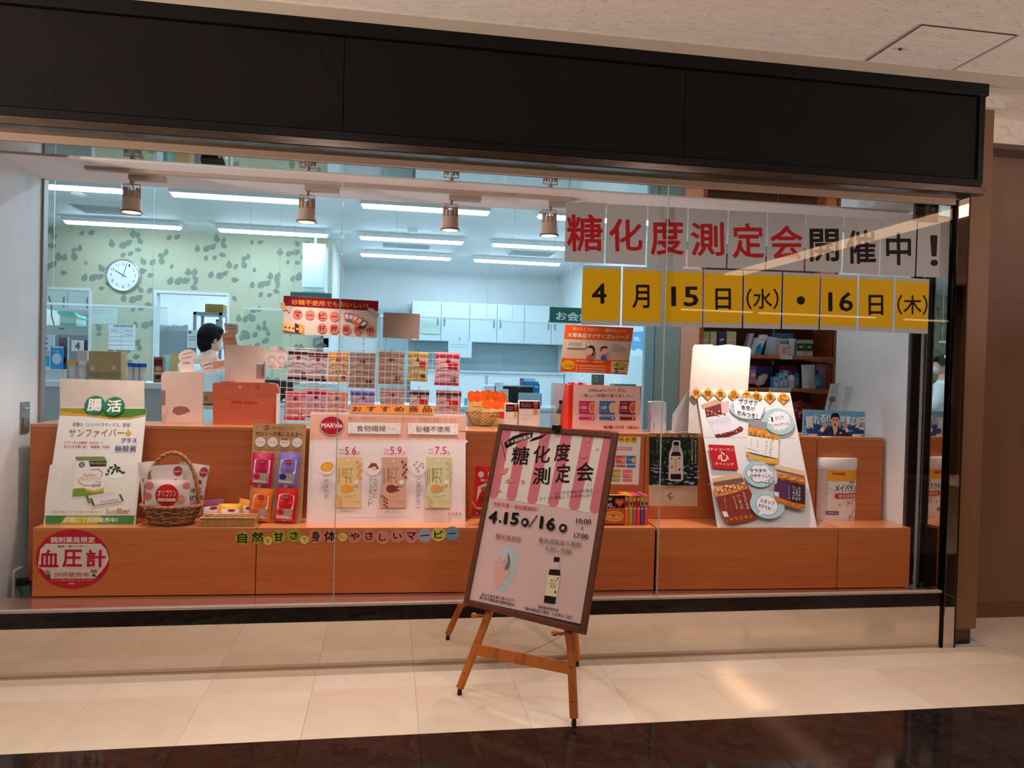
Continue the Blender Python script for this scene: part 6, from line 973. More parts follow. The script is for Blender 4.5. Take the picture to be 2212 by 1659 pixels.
def pr(name, label, x0, y0, x1, y1, col, d=.05, shelf=None, dy=.02, items=(), grp='care products on the shelf unit', sh=0, kind='box', rough=.4):
    """product on a shelf from zoom pixels; sh shears its top sideways"""
    Yp = YS+dy; pl = PY(Yp); P0 = pl.p(*ml8(x0, y1)); P1 = pl.p(*ml8(x1, y0)); z = shelf; h = P1.z-z; xa, xb = P0.x, pl.p(*ml8(x1, y1)).x; s_ = sh
    if kind == 'box':
        v = [(xa, Yp, z), (xb, Yp, z), (xb, Yp+d, z), (xa, Yp+d, z), (xa+s_, Yp+.02*(s_ != 0), z+h), (xb+s_, Yp+.02*(s_ != 0), z+h), (xb+s_, Yp+d+.02*(s_ != 0), z+h), (xa+s_, Yp+d+.02*(s_ != 0), z+h)]
        o = MB().add(v, [(3, 2, 1, 0), (4, 5, 6, 7), (0, 1, 5, 4), (1, 2, 6, 5), (2, 3, 7, 6), (3, 0, 4, 7)], M(col, rough)).obj(name, None, .0008)
        q = Pl((xa, Yp, z), (1, 0, 0), Vector((0, .02*(s_ != 0), h))); W_ = xb-xa
        if items: art(o, q, list(items), mp=lambda x, y: (x*W_+(1-y)*s_, (1-y)*h), base=.0005)
    else:
        r = (xb-xa)/2; cx = (xa+xb)/2; o = thing(name, label, 'bottle', (cx, Yp+r, z))
        MB().lathe((cx, Yp+r, z), [(r*.95, 0), (r, .003), (r, h*.62), (r*.85, h*.72), (r*.45, h*.80)], M(col, .3), 18).obj('body', o, smooth=True); MB().lathe((cx, Yp+r, z+h*.79), [(r*.5, 0), (r*.5, h*.21)], M((30, 60, 180), .3), 16).obj('cap', o)
        MB().lathe((cx, Yp+r, z+h*.15), [(r*1.01, 0), (r*1.01, h*.35)], M(items[0] if items else (200, 214, 230), .4), 18).obj('label', o, smooth=True); o['group'] = grp; return o
    return tag(o, label, kind if kind != 'box' else 'box', grp)
LN = lambda c: [('l', [(.25, .35), (.75, .35)], .07, c), ('l', [(.25, .5), (.7, .5)], .05, c)]
pr('care_box', 'slanted pale grey box at the left of the upper shelf', 60, 160, 130, 560, (190, 198, 210), .05, zs1, .04, LN((90, 96, 110)), sh=.05); pr('care_box', 'slanted white box right of the pale grey box', 165, 240, 235, 560, (214, 220, 230), .05, zs1, .03, LN((60, 64, 80)), sh=.045)
pr('care_box', 'slanted cyan and white striped box on the upper shelf', 235, 185, 360, 560, (224, 230, 236), .03, zs1, .01, [('p', [(0, 1), (0, .55), (.5, .4), (.7, .7), (1, .2), (1, 1)], (40, 150, 206)), ('l', [(.3, .25), (.7, .22)], .07, (60, 150, 90))], sh=.055)
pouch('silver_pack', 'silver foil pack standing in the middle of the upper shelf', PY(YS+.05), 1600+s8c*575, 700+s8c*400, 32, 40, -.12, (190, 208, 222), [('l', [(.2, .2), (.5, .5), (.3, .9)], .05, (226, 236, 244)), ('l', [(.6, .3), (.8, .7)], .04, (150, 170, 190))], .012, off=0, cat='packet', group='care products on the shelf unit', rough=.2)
pr('blue_pouch_box', 'bright blue glossy pack behind the silver pack', 560, 170, 930, 560, (60, 120, 196), .03, zs1, .11, LN((170, 210, 240)), rough=.2)
pr('care_box', 'green and pink pack with white body on the upper shelf', 705, 270, 848, 560, (220, 206, 210), .03, zs1, .015, [('r', 0, 0, 1, .1, (206, 220, 150)), ('r', 0, .1, 1, .3, (40, 130, 100)), ('t', .15, .2, .85, .2, .12, 'MX', (220, 236, 220)), ('e', .5, .68, .28, .2, (224, 150, 160))])
pouch('white_green_pouch', 'white pouch with a green band beside the green boxes', PY(YS+.03), 1600+s8c*915, 700+s8c*412, 15, 37, -.06, (206, 220, 216), [('p', [(.1, .5), (.9, .3), (.9, .65), (.1, .62)], (90, 176, 60))], .010, off=0, cat='packet', group='care products on the shelf unit', rough=.2)
for i, x in enumerate((1000, 1150)): pr('green_carton', 'grey and dark green carton on the upper shelf, %s one' % ('left', 'right')[i], x, 285, x+140, 565, (170, 176, 180), .09, zs1, .02, [('r', 0, .22, 1, .68, (50, 84, 40)), ('r', .3, .36, .8, .5, (150, 190, 130)), ('r', 0, .7, 1, 1, (196, 198, 198))], grp='green cartons')
pouch('pink_pouch', 'blue topped pink pouch at the left of the middle shelf', PY(YS+.03), 1600+s8c*215, 700+s8c*910, 16, 38, .04, (200, 130, 160), [('r', 0.02, .03, .98, .2, (70, 100, 200)), ('e', .5, .5, .3, .1, (226, 206, 216))], .01, off=0, cat='packet', group='care products on the shelf unit', rough=.25)
pr('navy_pack', 'long navy blue pack at the back of the middle shelf', 255, 765, 570, 900, (34, 56, 150), .03, zs2, .20, LN((120, 140, 210)), rough=.25); pr('rose_pack', 'rose pink pack at the back of the middle shelf', 700, 745, 1000, 900, (176, 40, 90), .03, zs2, .21, LN((220, 140, 170)))
for i, x in enumerate((330, 375, 420)): pouch('glove_packet', 'small silver and beige packet on the middle shelf, %s' % ('left', 'centre', 'right')[i], PY(YS+.06), 1600+s8c*x, 700+s8c*(1020-i*18), 11, 22, -.45, ((196, 206, 216), (214, 210, 196), (190, 176, 150))[i], [('l', [(.3, .3), (.7, .4)], .08, (240, 240, 244))], .006, off=0, cat='packet', group='small packets on the middle shelf', rough=.2)
for i, (x0, y0, x1) in enumerate(((590, 945, 680), (680, 880, 765), (755, 828, 850))): pr('toothpaste_box', 'light blue tall box on the middle shelf, %s' % ('shortest', 'middle height', 'tallest')[i], x0, y0, x1, 1155, (110, 186, 220), .05, zs2, .015+.02*i, [('r', .15, .2, .85, .9, (206, 224, 240)), ('e', .5, .4, .25, .12, (60, 120, 190)), ('l', [(.3, .6), (.7, .6)], .06, (120, 150, 200))], grp='light blue boxes on the middle shelf')
pr('care_bottle', 'white bottle with blue cap on the middle shelf', 875, 850, 985, 1160, (226, 230, 240), shelf=zs2, dy=.02, items=[(190, 200, 226)], kind='bottle'); pr('care_bottle', 'slim teal bottle behind the bagged brush', 965, 800, 1070, 1165, (80, 160, 206), shelf=zs2, dy=.07, items=[(140, 200, 224)], kind='bottle'); pr('care_bottle', 'large sky blue mouthwash bottle with blue cap', 1300, 825, 1480, 1180, (60, 140, 214), shelf=zs2, dy=.03, items=[(90, 180, 226)], kind='bottle')
pr('white_card_box', 'white care box with grey lettering behind the bag', 1190, 740, 1310, 1160, (206, 210, 222), .03, zs2, .12, LN((90, 96, 120)))
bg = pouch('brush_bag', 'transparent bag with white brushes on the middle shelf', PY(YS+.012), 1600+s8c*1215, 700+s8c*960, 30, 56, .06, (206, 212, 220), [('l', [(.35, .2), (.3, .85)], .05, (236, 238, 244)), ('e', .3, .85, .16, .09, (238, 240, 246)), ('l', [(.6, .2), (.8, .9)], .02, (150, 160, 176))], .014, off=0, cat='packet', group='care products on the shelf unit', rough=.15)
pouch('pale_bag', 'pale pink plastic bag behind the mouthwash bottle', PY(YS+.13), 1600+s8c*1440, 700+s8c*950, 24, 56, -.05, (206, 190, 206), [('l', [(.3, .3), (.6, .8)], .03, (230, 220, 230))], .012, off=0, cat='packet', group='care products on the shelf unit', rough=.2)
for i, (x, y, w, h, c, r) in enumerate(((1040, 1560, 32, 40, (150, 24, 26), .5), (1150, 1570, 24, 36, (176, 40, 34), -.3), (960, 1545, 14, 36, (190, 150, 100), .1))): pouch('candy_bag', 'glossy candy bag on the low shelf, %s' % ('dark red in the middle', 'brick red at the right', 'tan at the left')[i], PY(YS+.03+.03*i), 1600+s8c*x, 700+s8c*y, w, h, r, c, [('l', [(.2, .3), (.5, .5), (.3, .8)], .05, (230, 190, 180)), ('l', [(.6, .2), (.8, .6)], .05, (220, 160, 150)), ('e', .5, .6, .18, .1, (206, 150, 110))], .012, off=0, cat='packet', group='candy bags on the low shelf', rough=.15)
for i, (x0, x1, c) in enumerate(((1516, 1532, (186, 196, 130)), (1534, 1548, (196, 206, 140)), (1552, 1566, (50, 60, 100)), (1570, 1590, (206, 196, 150)))): boxpx('flat_pack', 'flat pack on the upper shelf above the grey card, %s' % ('first, olive', 'second, yellow green', 'third, navy', 'fourth, sand')[i], x0, 716, x1, 768, YS+.03, .03, M(c, .4), 'packet', 'flat packs on the upper shelf', [('l', [(x0+3, 735), (x1-3, 733)], 3, (224, 230, 224))], z0=zs1)
# price strips and clear guard on the shelf edge already part of the unit
# ============================================================ PHARMACY BEHIND THE COUNTER
# wall clock
ck = PW.p(268, 595); t = thing('wall_clock', 'round white wall clock with silver rim on the leafy wallpaper', 'clock', (ck.x, YW, ck.z-.19))
def disc(mb, c, r, y0, y1, mat, n=40, r1=None):
    vs = [(c.x+(r if k < n else (r1 or r))*cos(2*pi*(k % n)/n), y0 if k < n else y1, c.z+(r if k < n else (r1 or r))*sin(2*pi*(k % n)/n)) for k in range(2*n)]
    return mb.add(vs, [tuple(range(n)), tuple(range(n, 2*n))[::-1]]+[(k, n+k, n+(k+1) % n, (k+1) % n) for k in range(n)], mat)
rc = .186; disc(MB(), ck, rc*.93, YW-.030, YW-.002, M((236, 238, 242), .4)).obj('clock_face', t)
mb = MB(); mb.tube([(ck.x+rc*.95*cos(2*pi*k/48), YW-.024, ck.z+rc*.95*sin(2*pi*k/48)) for k in range(48)], .013, M((190, 192, 198), .25, .7), 8, closed=True); mb.obj('rim', t, smooth=True)
cp = PY(YW-.0302); it = []
for h in range(1, 13): a = pi/2-2*pi*h/12; x = ck.x+rc*.70*cos(a); z = ck.z+rc*.70*sin(a); w = .032 if h > 9 else .018; it.append(('t', x-w/2, z, x+w/2, z, .034, str(h), (80, 84, 100)))
art(t.children[0] if t.children[0].name.startswith('clock_face') else t.children[1], cp, it, 'clock_numerals', mp=lambda x, y: (x, y))
for a, L, w, nm in ((radians(150), .10, .006, 'hour_hand'), (radians(73), .15, .004, 'minute_hand')): d = Vector((cos(a), 0, sin(a))); c0 = Vector((ck.x, YW-.033, ck.z)); MB().tube([c0-d*.04, c0+d*L], w*.6, BLK, 6).obj(nm, t)
# notices on the wallpaper
o = tag(slab('wall_notice', Pl((0, YW-.004, 0), (1, 0, 0), (0, 0, 1)), [(234, 700), (293, 702), (291.5, 757), (234, 755)], .003, WHT), 'white timetable notice below the clock on the leafy wallpaper', 'notice')
pq = PY(YW-.0042); it = [('t', 246, 704, 287, 705, 6, '自動精算時間', (110, 116, 140), .01)]+[('l', [(236, y), (291, y+.8)], .7, (160, 170, 196)) for y in (710, 718, 727, 736, 745)]+[('l', [(262, 710), (262, 755)], .7, (160, 170, 196)), ('l', [(240, 714), (256, 714)], 1.5, (140, 150, 176)), ('l', [(268, 714), (286, 715)], 1.5, (140, 150, 176)), ('l', [(270, 723), (286, 724)], 1.5, (140, 150, 176))]
art(o, pq, it)
o = tag(slab('wall_notice', Pl((0, YW-.004, 0), (1, 0, 0), (0, 0, 1)), [(193, 664), (254, 666), (253, 701), (193, 700)], .002, M((214, 224, 220), .6)), 'pale greenish notice right of the left doorway', 'notice'); art(o, pq, [('l', [(198, 670), (244, 671)], 1, (150, 170, 170)), ('l', [(198, 676), (244, 677)], 1, (180, 196, 190))])
# hanging cabinet and green hanging signs
def bpx(name, label, x0, y0, x1, y1, Y, d, mat, cat, **k): return boxpx(name, label, x0, y0, x1, y1, Y, d, mat, cat, **k)
GRN = M((22, 96, 82), .5)
hc = bpx('hanging_cabinet', 'tall white cabinet hanging at the right end of the wallpaper', 653, 526, 702, 629, 5.3, .45, M((220, 228, 236), .45), 'cabinet'); a = PY(5.3).p(653, 620); b = PY(5.3).p(702, 530)
MB().box((a.x+.006, 5.288, a.z), (b.x-.006, 5.3, b.z), M((214, 224, 236), .4)).obj('door', hc, .002)
MB().box((a.x+.1, 5.5, b.z), (a.x+.13, 5.53, ZC), WHT).obj('hanger', hc)
for x0, y0, x1, y1, Y, lb, t_ in ((627, 632, 716, 650, 4.9, 'dark green hanging sign half hidden behind the banner', ''), (1188, 665, 1300, 698, 3.2, 'dark green hanging sign with white お会計 lettering', 'お会計')):
    o = bpx('hanging_sign', lb, x0, y0, x1, y1, Y, .03, GRN, 'sign', items=([('t', 1201, 682, 1276, 686, 19, t_, (214, 226, 226), .025)] if t_ else ())); a = PY(Y).p(x0+8, y0); b = PY(Y).p(x1-8, y0)
    for x in (a.x, b.x): MB().tube([(x, Y+.015, a.z-.02), (x, Y+.015, ZC)], .0022, M((190, 200, 206), .4), 5).obj('wire', o)
# back wall cupboards and counter
CW = M((222, 230, 236), .42); YC = 7.75; a = PY(YC).p(890, 648); b = PY(YC).p(1240, 735); zt_, zb_ = a.z-.01, PY(YC).p(890, 734).z
xs_ = [PY(YC).p(x, 690).x for x in (890, 953, 1014.5, 1074, 1133, 1192, 1250)]; lbs = ('leftmost', 'second from left', 'third from left', 'right of the middle', 'fifth, left of the green sign', 'rightmost, behind the green sign')
for i in range(6):
    t = thing('wall_cupboard', 'white wall cupboard on the back wall, '+lbs[i], 'cupboard', ((xs_[i]+xs_[i+1])/2, YC, zb_), 'white wall cupboards on the back wall')
    MB().box((xs_[i]+.001, YC+.02, zb_), (xs_[i+1]-.001, 8.2, zt_), CW).obj('carcass', t); d = MB().box((xs_[i]+.004, YC, zb_), (xs_[i+1]-.004, YC+.018, zt_), CW).obj('door', t, .002)
    hx = xs_[i]+.05 if i % 2 else xs_[i+1]-.05; MB().box((hx-.006, YC-.02, zb_+.22), (hx+.006, YC, zb_+.36), M((120, 130, 140), .3, .8)).obj('handle', d)
zc_ = PY(7.6).p(1000, 800).z
bc_ = thing('back_counter', 'long pale counter along the back wall below the cupboards', 'counter', (.6, 7.6, 0)); MB().box((xs_[0]-.0, 7.62, 0), (1.79, 8.19, zc_-.03), CW).obj('body', bc_); MB().box((xs_[0]-.02, 7.58, zc_-.03), (1.79, 8.19, zc_), M((206, 216, 222), .35)).obj('worktop', bc_, .003)
tag(box('splash_panel', (xs_[0]-.0, 8.17, zc_), (1.79, 8.195, zb_-.01), M((170, 186, 190), .4)), 'grey green splash panel between counter and cupboards', 'panel')
o = tag(MB().box((PY(8.1).p(822, 660).x, 8.1, 0), (PY(8.1).p(884, 660).x, 8.19, PY(8.1).p(850, 665).z), M((196, 206, 210), .5)).obj('store_door'), 'pale grey door in the back wall left of the cupboards', 'door'); MB().box((PY(8.1).p(826, 660).x, 8.095, 0), (PY(8.1).p(880, 660).x, 8.1, PY(8.1).p(850, 669).z), M((176, 190, 196), .5)).obj('door_leaf', o)
for x0, y0, x1, y1, Y, lb in ((909, 693, 951, 721, 7.73, 'pale green notice taped on the wall cupboards'), (968, 736, 1019, 772, 7.5, 'white notice sheet hanging below the cupboards')):
    o = bpx('cupboard_notice', lb, x0, y0, x1, y1, Y, .003, M((206, 218, 206) if Y > 7.6 else (220, 228, 232), .6), 'notice', items=[('l', [(x0+5, y0+8), (x1-8, y0+9)], 1, (160, 176, 180)), ('l', [(x0+5, y0+13), (x1-8, y0+14)], 1, (160, 176, 180))], bevel=0)
    if Y < 7.6: MB().box((o.location.x-.01, 7.504, o.location.z+.1), (o.location.x+.01, 7.78, o.location.z+.3), CLEAR).obj('holder', o)
o = bpx('dark_picture', 'small dark grey framed picture between banner and grid rack', 676, 730, 710, 750, 5.6, .04, M((120, 128, 126), .3), 'picture', items=[('e', 690, 742, 9, 6, (150, 156, 150)), ('p', [(680, 748), (696, 738), (708, 748)], (96, 100, 98))])
MB().box((o.location.x-.1, 5.64, o.location.z), (o.location.x+.1, 5.86, o.location.z+.01), CW).obj('wall_arm', o)
# side column under the hanging cabinet
struct(box('trim_5', (PY(5.6).p(700, 700).x, 5.6, 0), (PY(5.6).p(716, 700).x, 5.75, 1.95), CW))
# --- reception counter at left with things on it
YQ = 1.75; q1 = PY(YQ); zq = q1.p(200, 824).z; xa_, xb_ = q1.p(30, 850).x, q1.p(352, 850).x
rc_ = thing('reception_counter', 'pale reception counter with grey front behind the left posters', 'counter', ((xa_+xb_)/2, YQ, 0)); MB().box((xa_, YQ, 0), (xb_, YQ+.5, zq-.04), M((176, 178, 180), .6)).obj('front', rc_); MB().box((xa_, YQ-.02, zq-.04), (xb_, YQ+.52, zq), CW).obj('worktop', rc_, .004)
o = bpx('monitor_stand', 'low white box at the left end of the reception counter', 60, 797, 139, 822, YQ+.02, .3, M((206, 206, 204), .5), 'box', z0=zq); zl = q1.p(100, 797).z
def cup(px, w, py0, lidc, lb, bodyc=(206, 200, 206), Y=None):
    Y = Y or YQ+.06; P = PY(Y).p(px, py0); r = abs(PY(Y).p(px+w/2, 800).x-P.x); h = P.z-zq; t = thing('plastic_tub', lb, 'tub', (P.x, Y+r, zq), 'lidded plastic tubs on the reception counter')
    MB().lathe((P.x, Y+r, zq), [(r*.8, 0), (r*.93, h*.82)], M(bodyc, .25, alpha=.85), 24).obj('tub_body', t, smooth=True); MB().lathe((P.x, Y+r, zq+h*.80), [(r, 0), (r*1.02, h*.06), (r, h*.2)], M(lidc, .35), 24).obj('lid', t, smooth=True)
    MB().lathe((P.x, Y+r, zq+h*.25), [(r*.90, 0), (r*.925, h*.35)], M((214, 190, 176), .5), 24).obj('label', t, smooth=True)
cup(152, 24, 779, (230, 160, 60), 'plastic tub with an orange lid at the left'); cup(178, 24, 779, (226, 206, 200), 'plastic tub with a pinkish white lid beside the orange lidded one')
cup(281, 14, 784, (30, 70, 190), 'clear tub with blue lid, left of three', Y=YQ+.05); cup(294, 14, 785, (30, 70, 190), 'clear tub with blue lid, middle of three', Y=YQ+.05); cup(307, 14, 785, (30, 70, 190), 'clear tub with blue lid, right of three', Y=YQ+.05)
bpx('kraft_box', 'wide brown kraft box on the reception counter behind the green poster', 191, 759, 261, 822, YQ+.05, .12, KRAFT, 'box', items=[('r', 191, 803, 261, 818, (150, 120, 90)), ('e', 200, 795, 4, 5, (206, 190, 170)), ('e', 246, 795, 4, 5, (206, 190, 170))], z0=zq)
bpx('blue_flyer', 'bright blue flyer with white figure at the left wall edge', 109, 748, 136, 797, YQ+.06, .01, M((20, 150, 220), .4), 'flyer', items=[('r', 113, 748, 136, 752, (220, 230, 236)), ('e', 123, 775, 10, 12, (206, 224, 240)), ('t', 115, 758, 128, 759, 5, 'お薬', (220, 236, 246))], z0=zl)
bpx('dark_flyer', 'dark flyer with a person in a navy jacket beside the blue one', 126, 729, 147, 797, YQ+.10, .01, M((96, 96, 110), .4), 'flyer', items=[('r', 146, 728, 149, 786, (226, 230, 240)), ('e', 134, 762, 4, 6, (206, 160, 140)), ('p', [(128, 784), (130, 772), (138, 770), (144, 776), (146, 784)], (34, 36, 66)), ('t', 130, 744, 141, 744, 12, 'え', (150, 80, 76), .01)], z0=zl)
bpx('instruction_sheet', 'white instruction sheet at the far left behind the flyers', 92, 723, 117, 797, YQ+.2, .01, M((206, 214, 226), .5), 'notice', items=[('e', 101, 731, 2, 2, (60, 80, 110)), ('e', 101, 742, 2, 2, (60, 80, 110)), ('e', 101, 753, 2, 2, (60, 80, 110)), ('r', 95, 758, 107, 768, (214, 170, 160)), ('r', 95, 769, 107, 792, (70, 160, 206))], z0=zl)
o = bpx('number_sign', 'square white sign with the number 4 above the counter', 154, 735, 180.5, 759, YQ+.25, .006, WHT, 'sign', items=[('t', 162, 747, 173, 747, 16, '4', (76, 110, 110), .03)])
MB().box((o.location.x-.004, YQ+.257, zq), (o.location.x+.004, YQ+.262, o.location.z), CLEAR).obj('stem', o)
bpx('beige_box', 'small beige box under the number sign', 166, 757, 189, 779, YQ+.22, .06, M((206, 176, 164), .6), 'box', z0=zq)
bpx('photo_box', 'narrow product box with dark red food photos by the doorway', 331.5, 771, 352, 823, YQ+.1, .06, M((150, 84, 60), .4), 'box', z0=zq, items=[('r', 333, 776, 350, 790, (90, 40, 34)), ('e', 342, 797, 7, 5, (206, 150, 100)), ('r', 333, 804, 350, 808, (220, 180, 150)), ('e', 342, 815, 7, 4, (60, 34, 30))])
jb = at(342, 870, Y=1.2); 
# --- acrylic partitions hanging above the counters
for pts, Y, lb in ((((80, 653), (362, 666), 735), 2.1, 'clear acrylic screen with white top rail above the reception counter'), (((528, 665), (612, 670), 760), 2.6, 'clear acrylic screen left of the banner'), (((820, 677), (1082, 696), 800), 2.6, 'clear acrylic screen behind the blank card'), (((1086, 696), (1250, 698), 800), 3.4, 'clear acrylic screen under the green sign')):
    A = at(*pts[0], Y=Y); B = at(*pts[1], Y=Y); zl_ = at(pts[0][0], pts[2], Y=Y).z; zz = (A.z+B.z)/2; t = thing('acrylic_screen', lb, 'screen', ((A.x+B.x)/2, Y, zl_), 'hanging acrylic screens')
    MB().box((A.x, Y, zl_), (B.x, Y+.003, zz), ACRYL).obj('screen_pane', t); MB().box((A.x, Y-.006, zz-.008), (B.x, Y+.009, zz+.006), MILK).obj('top_rail', t)
    for f in (.12, .88): x = A.x+(B.x-A.x)*f; MB().tube([(x, Y, zz), (x, Y, ZC)], .0018, M((200, 214, 220), .4), 5).obj('wire', t)
# --- left back room seen through the first doorway
o = bpx('grey_machine', 'grey dispensing machine in the left doorway', 60, 703, 194, 800, 6.4, .5, M((176, 182, 186), .45), 'machine', items=[('r', 127, 708, 139, 712, (96, 104, 110)), ('r', 95, 722, 190, 796, (140, 150, 158)), ('l', [(131, 722), (131, 790)], 2, (96, 104, 114)), ('r', 170, 734, 190, 760, (70, 80, 92))], z0=0.0)
zm_ = PY(6.4).p(120, 703).z
ts = thing('teal_crate', 'translucent teal stacking basket on top of the grey machine', 'crate', (PY(6.45).p(147, 700).x, 6.45, zm_)); TE = M((110, 206, 186), .35); a = PY(6.45).p(129, 700).x; b = PY(6.45).p(165, 700).x; w = b-a; h = PY(6.45).p(140, 673).z-zm_
MB().box((a, 6.45, zm_), (b, 6.75, zm_+h*.22), TE).obj('crate_base', ts); MB().box((a, 6.45, zm_+h*.22), (b, 6.75, zm_+h*.8), M((196, 214, 210), .4)).obj('crate_wall', ts); MB().add([(a-.02, 6.43, zm_+h*.8), (b+.03, 6.43, zm_+h*.6), (b+.03, 6.77, zm_+h*.6), (a-.02, 6.77, zm_+h), (a-.02, 6.43, zm_+h), (b-.03, 6.43, zm_+h)], [(0, 1, 5, 4), (4, 5, 2, 3), (0, 3, 2, 1), (1, 2, 5), (0, 4, 3)], TE).obj('crate_rim', ts)
mb = MB(); a = PY(6.99).p(105, 640); b = PY(6.99).p(117, 702); mb.tube([a, a.lerp(b, .3)+Vector((.01, 0, 0)), a.lerp(b, .7)+Vector((-.01, 0, 0)), b], .008, M((90, 104, 116), .5), 6); tag(mb.obj('power_cable'), 'dark cable hanging down in the left doorway', 'cable')
t = thing('back_cupboard', 'white double cupboard high in the left doorway', 'cupboard', (PY(7).p(140, 650).x, 7.0, PY(7).p(140, 668).z)); x0, x1 = PY(7).p(95, 650).x, PY(7).p(197, 650).x; z0 = PY(7).p(140, 668).z
for a, b in ((x0, (x0+x1)/2), ((x0+x1)/2, x1)): d = MB().box((a+.003, 7.0, z0), (b-.003, 7.02, 2.5), CW).obj('door', t); MB().box((b-.05, 6.985, z0+.02), (b-.04, 7.0, z0+.16), M((120, 130, 140), .3, .8)).obj('handle', d)
MB().box((x0, 7.02, z0), (x1, 8.2, 2.5), CW).obj('carcass', t)
# --- second doorway: steel rack, box, pots, grey cabinet
y2 = 6.5; q2 = PY(y2); xa, xb, zt2 = q2.p(417, 700).x, q2.p(479, 700).x, q2.p(440, 674).z; ST = M((150, 160, 166), .4, .5); sr = thing('steel_rack', 'grey slotted steel rack in the second doorway', 'rack', ((xa+xb)/2, y2, 0))
for x in (xa, xb-.035):
    for y in (y2, y2+.4): MB().box((x, y, 0), (x+.035, y+.03, zt2), ST).obj('post', sr)
for z in (zt2, zt2-.42, .9, .4): MB().box((xa, y2, z-.035), (xb, y2+.43, z), ST).obj('rack_shelf', sr)
bpx('carton', 'brown cardboard carton on top of the steel rack', 443, 657, 482, 674, y2+.05, .3, KRAFT, 'box', z0=zt2)
a = q2.p(436, 704); zz = zt2-.42; t = thing('blue_pan', 'blue grey round pan on the steel rack', 'pan', (a.x, y2+.2, zz)); MB().lathe((a.x, y2+.2, zz), [(.08, 0), (.10, .02), (.105, .085), (.11, .09)], M((70, 120, 130), .35), 24).obj('pan_body', t, smooth=True); MB().tube([(a.x+.10, y2+.2, zz+.075), (a.x+.125, y2+.18, zz+.07)], .008, M((60, 90, 100), .4), 6).obj('handle', t)
bpx('dark_box', 'small dark lidded box on the right of the steel rack', 466, 690, 474, 704, y2+.1, .2, M((160, 176, 186), .4), 'box', z0=zz, items=[('r', 466, 690, 474, 693, (50, 60, 66))])
gz = q2.p(370, 715).z; bpx('grey_cabinet', 'plain blue grey metal cabinet in the second doorway', 338, 714, 407, 800, y2-.1, .4, M((150, 166, 180), .45), 'cabinet', z0=0)
for i in range(7): bpx('medicine_jar', 'small frosted jar on the grey metal cabinet, %s' % ('leftmost', 'second', 'third', 'fourth', 'fifth', 'sixth', 'rightmost')[i], 345+i*8.6, 701+(i % 3), 352+i*8.6, 714, y2, .06, M((196, 212, 222), .3), 'jar', group='frosted jars on the metal cabinet', z0=gz, items=[('l', [(346+i*8.6, 708), (351+i*8.6, 708)], 1.4, (120, 150, 180))], bevel=.004)
bpx('door_notice', 'white printed notice on the cabinet beside the head of the clerk', 404, 713, 440, 752, y2-.13, .004, M((220, 226, 236), .5), 'notice', items=[('l', [(408, 718), (412, 718)], 5, (90, 110, 150)), ('l', [(407, 728), (422, 728)], 1.5, (90, 110, 150)), ('l', [(407, 734), (424, 734)], 1.5, (90, 110, 150)), ('r', 428, 719, 440, 730, (130, 60, 76))], bevel=0)
bpx('mint_bin', 'mint green bin in the second doorway', 352, 767, 368, 830, 4.3, .25, M((150, 206, 200), .4), 'bin', z0=0); bpx('kraft_box', 'upright brown cardboard box beside the mint bin', 368, 764, 400, 840, 4.2, .2, KRAFT, 'box', z0=0)
# --- till counter, monitors, printers
YD = 3.35; zd = at(1120, 880, Y=YD).z; xa, xb = at(560, 870, Y=YD).x, at(1230, 870, Y=YD).x; tc_ = thing('till_counter', 'long pale work counter in the middle of the pharmacy', 'counter', ((xa+xb)/2, YD, 0)); MB().box((xa, YD, 0), (xb, YD+.6, zd-.03), CW).obj('body', tc_); MB().box((xa-.02, YD-.02, zd-.03), (xb, YD+.62, zd), M((206, 218, 224), .35)).obj('worktop', tc_, .003)
kw = dict(z0=zd)
DKG = M((30, 34, 40), .35); t = thing('monitor', 'black computer monitor left of the wire rack seen from behind', 'monitor', (at(596, 850, Y=3.4).x, 3.45, zd)); a, b = at(572, 820, Y=3.4), at(632, 862, Y=3.4); MB().box((a.x, 3.4, b.z), (b.x, 3.44, a.z), DKG).obj('screen_back', t, .006); MB().box(((a.x+b.x)/2-.03, 3.42, zd), ((a.x+b.x)/2+.03, 3.45, b.z+.03), DKG).obj('stand_neck', t); MB().box(((a.x+b.x)/2-.1, 3.38, zd), ((a.x+b.x)/2+.1, 3.54, zd+.012), DKG).obj('stand_base', t)
o = bpx('label_printer', 'pale blue office machine with beige tray behind the wire rack', 645, 827, 728, 880, YD+.06, .3, M((196, 212, 224), .4), 'printer', items=[('r', 651, 833, 699, 848, (214, 204, 170)), ('r', 658, 838, 691, 842, (190, 160, 130)), ('l', [(664, 828), (688, 828)], 1, (90, 100, 110))], bevel=.01, **kw)
bpx('white_device', 'tall white device right of the label printer', 706, 826, 734, 880, YD+.37, .2, M((186, 206, 218), .4), 'device', **kw)
bpx('white_dispenser', 'white counter dispenser behind the lattice bowl', 1046, 832, 1072, 880, YD+.1, .2, M((206, 224, 236), .4), 'dispenser', bevel=.008, **kw)
o = thing('pump_unit', 'tall white pump unit behind the orange packets', 'device', (at(1051, 870, Y=YD+.3).x, YD+.38, zd)); x = at(1051, 870, Y=YD+.3).x; zt3 = at(1051, 811, Y=YD+.3).z; MB().lathe((x, YD+.38, zd), [(.05, 0), (.05, .02), (.016, .05), (.016, zt3-zd-.02), (.022, zt3-zd)], M((200, 216, 228), .35), 16).obj('column', o, smooth=True)
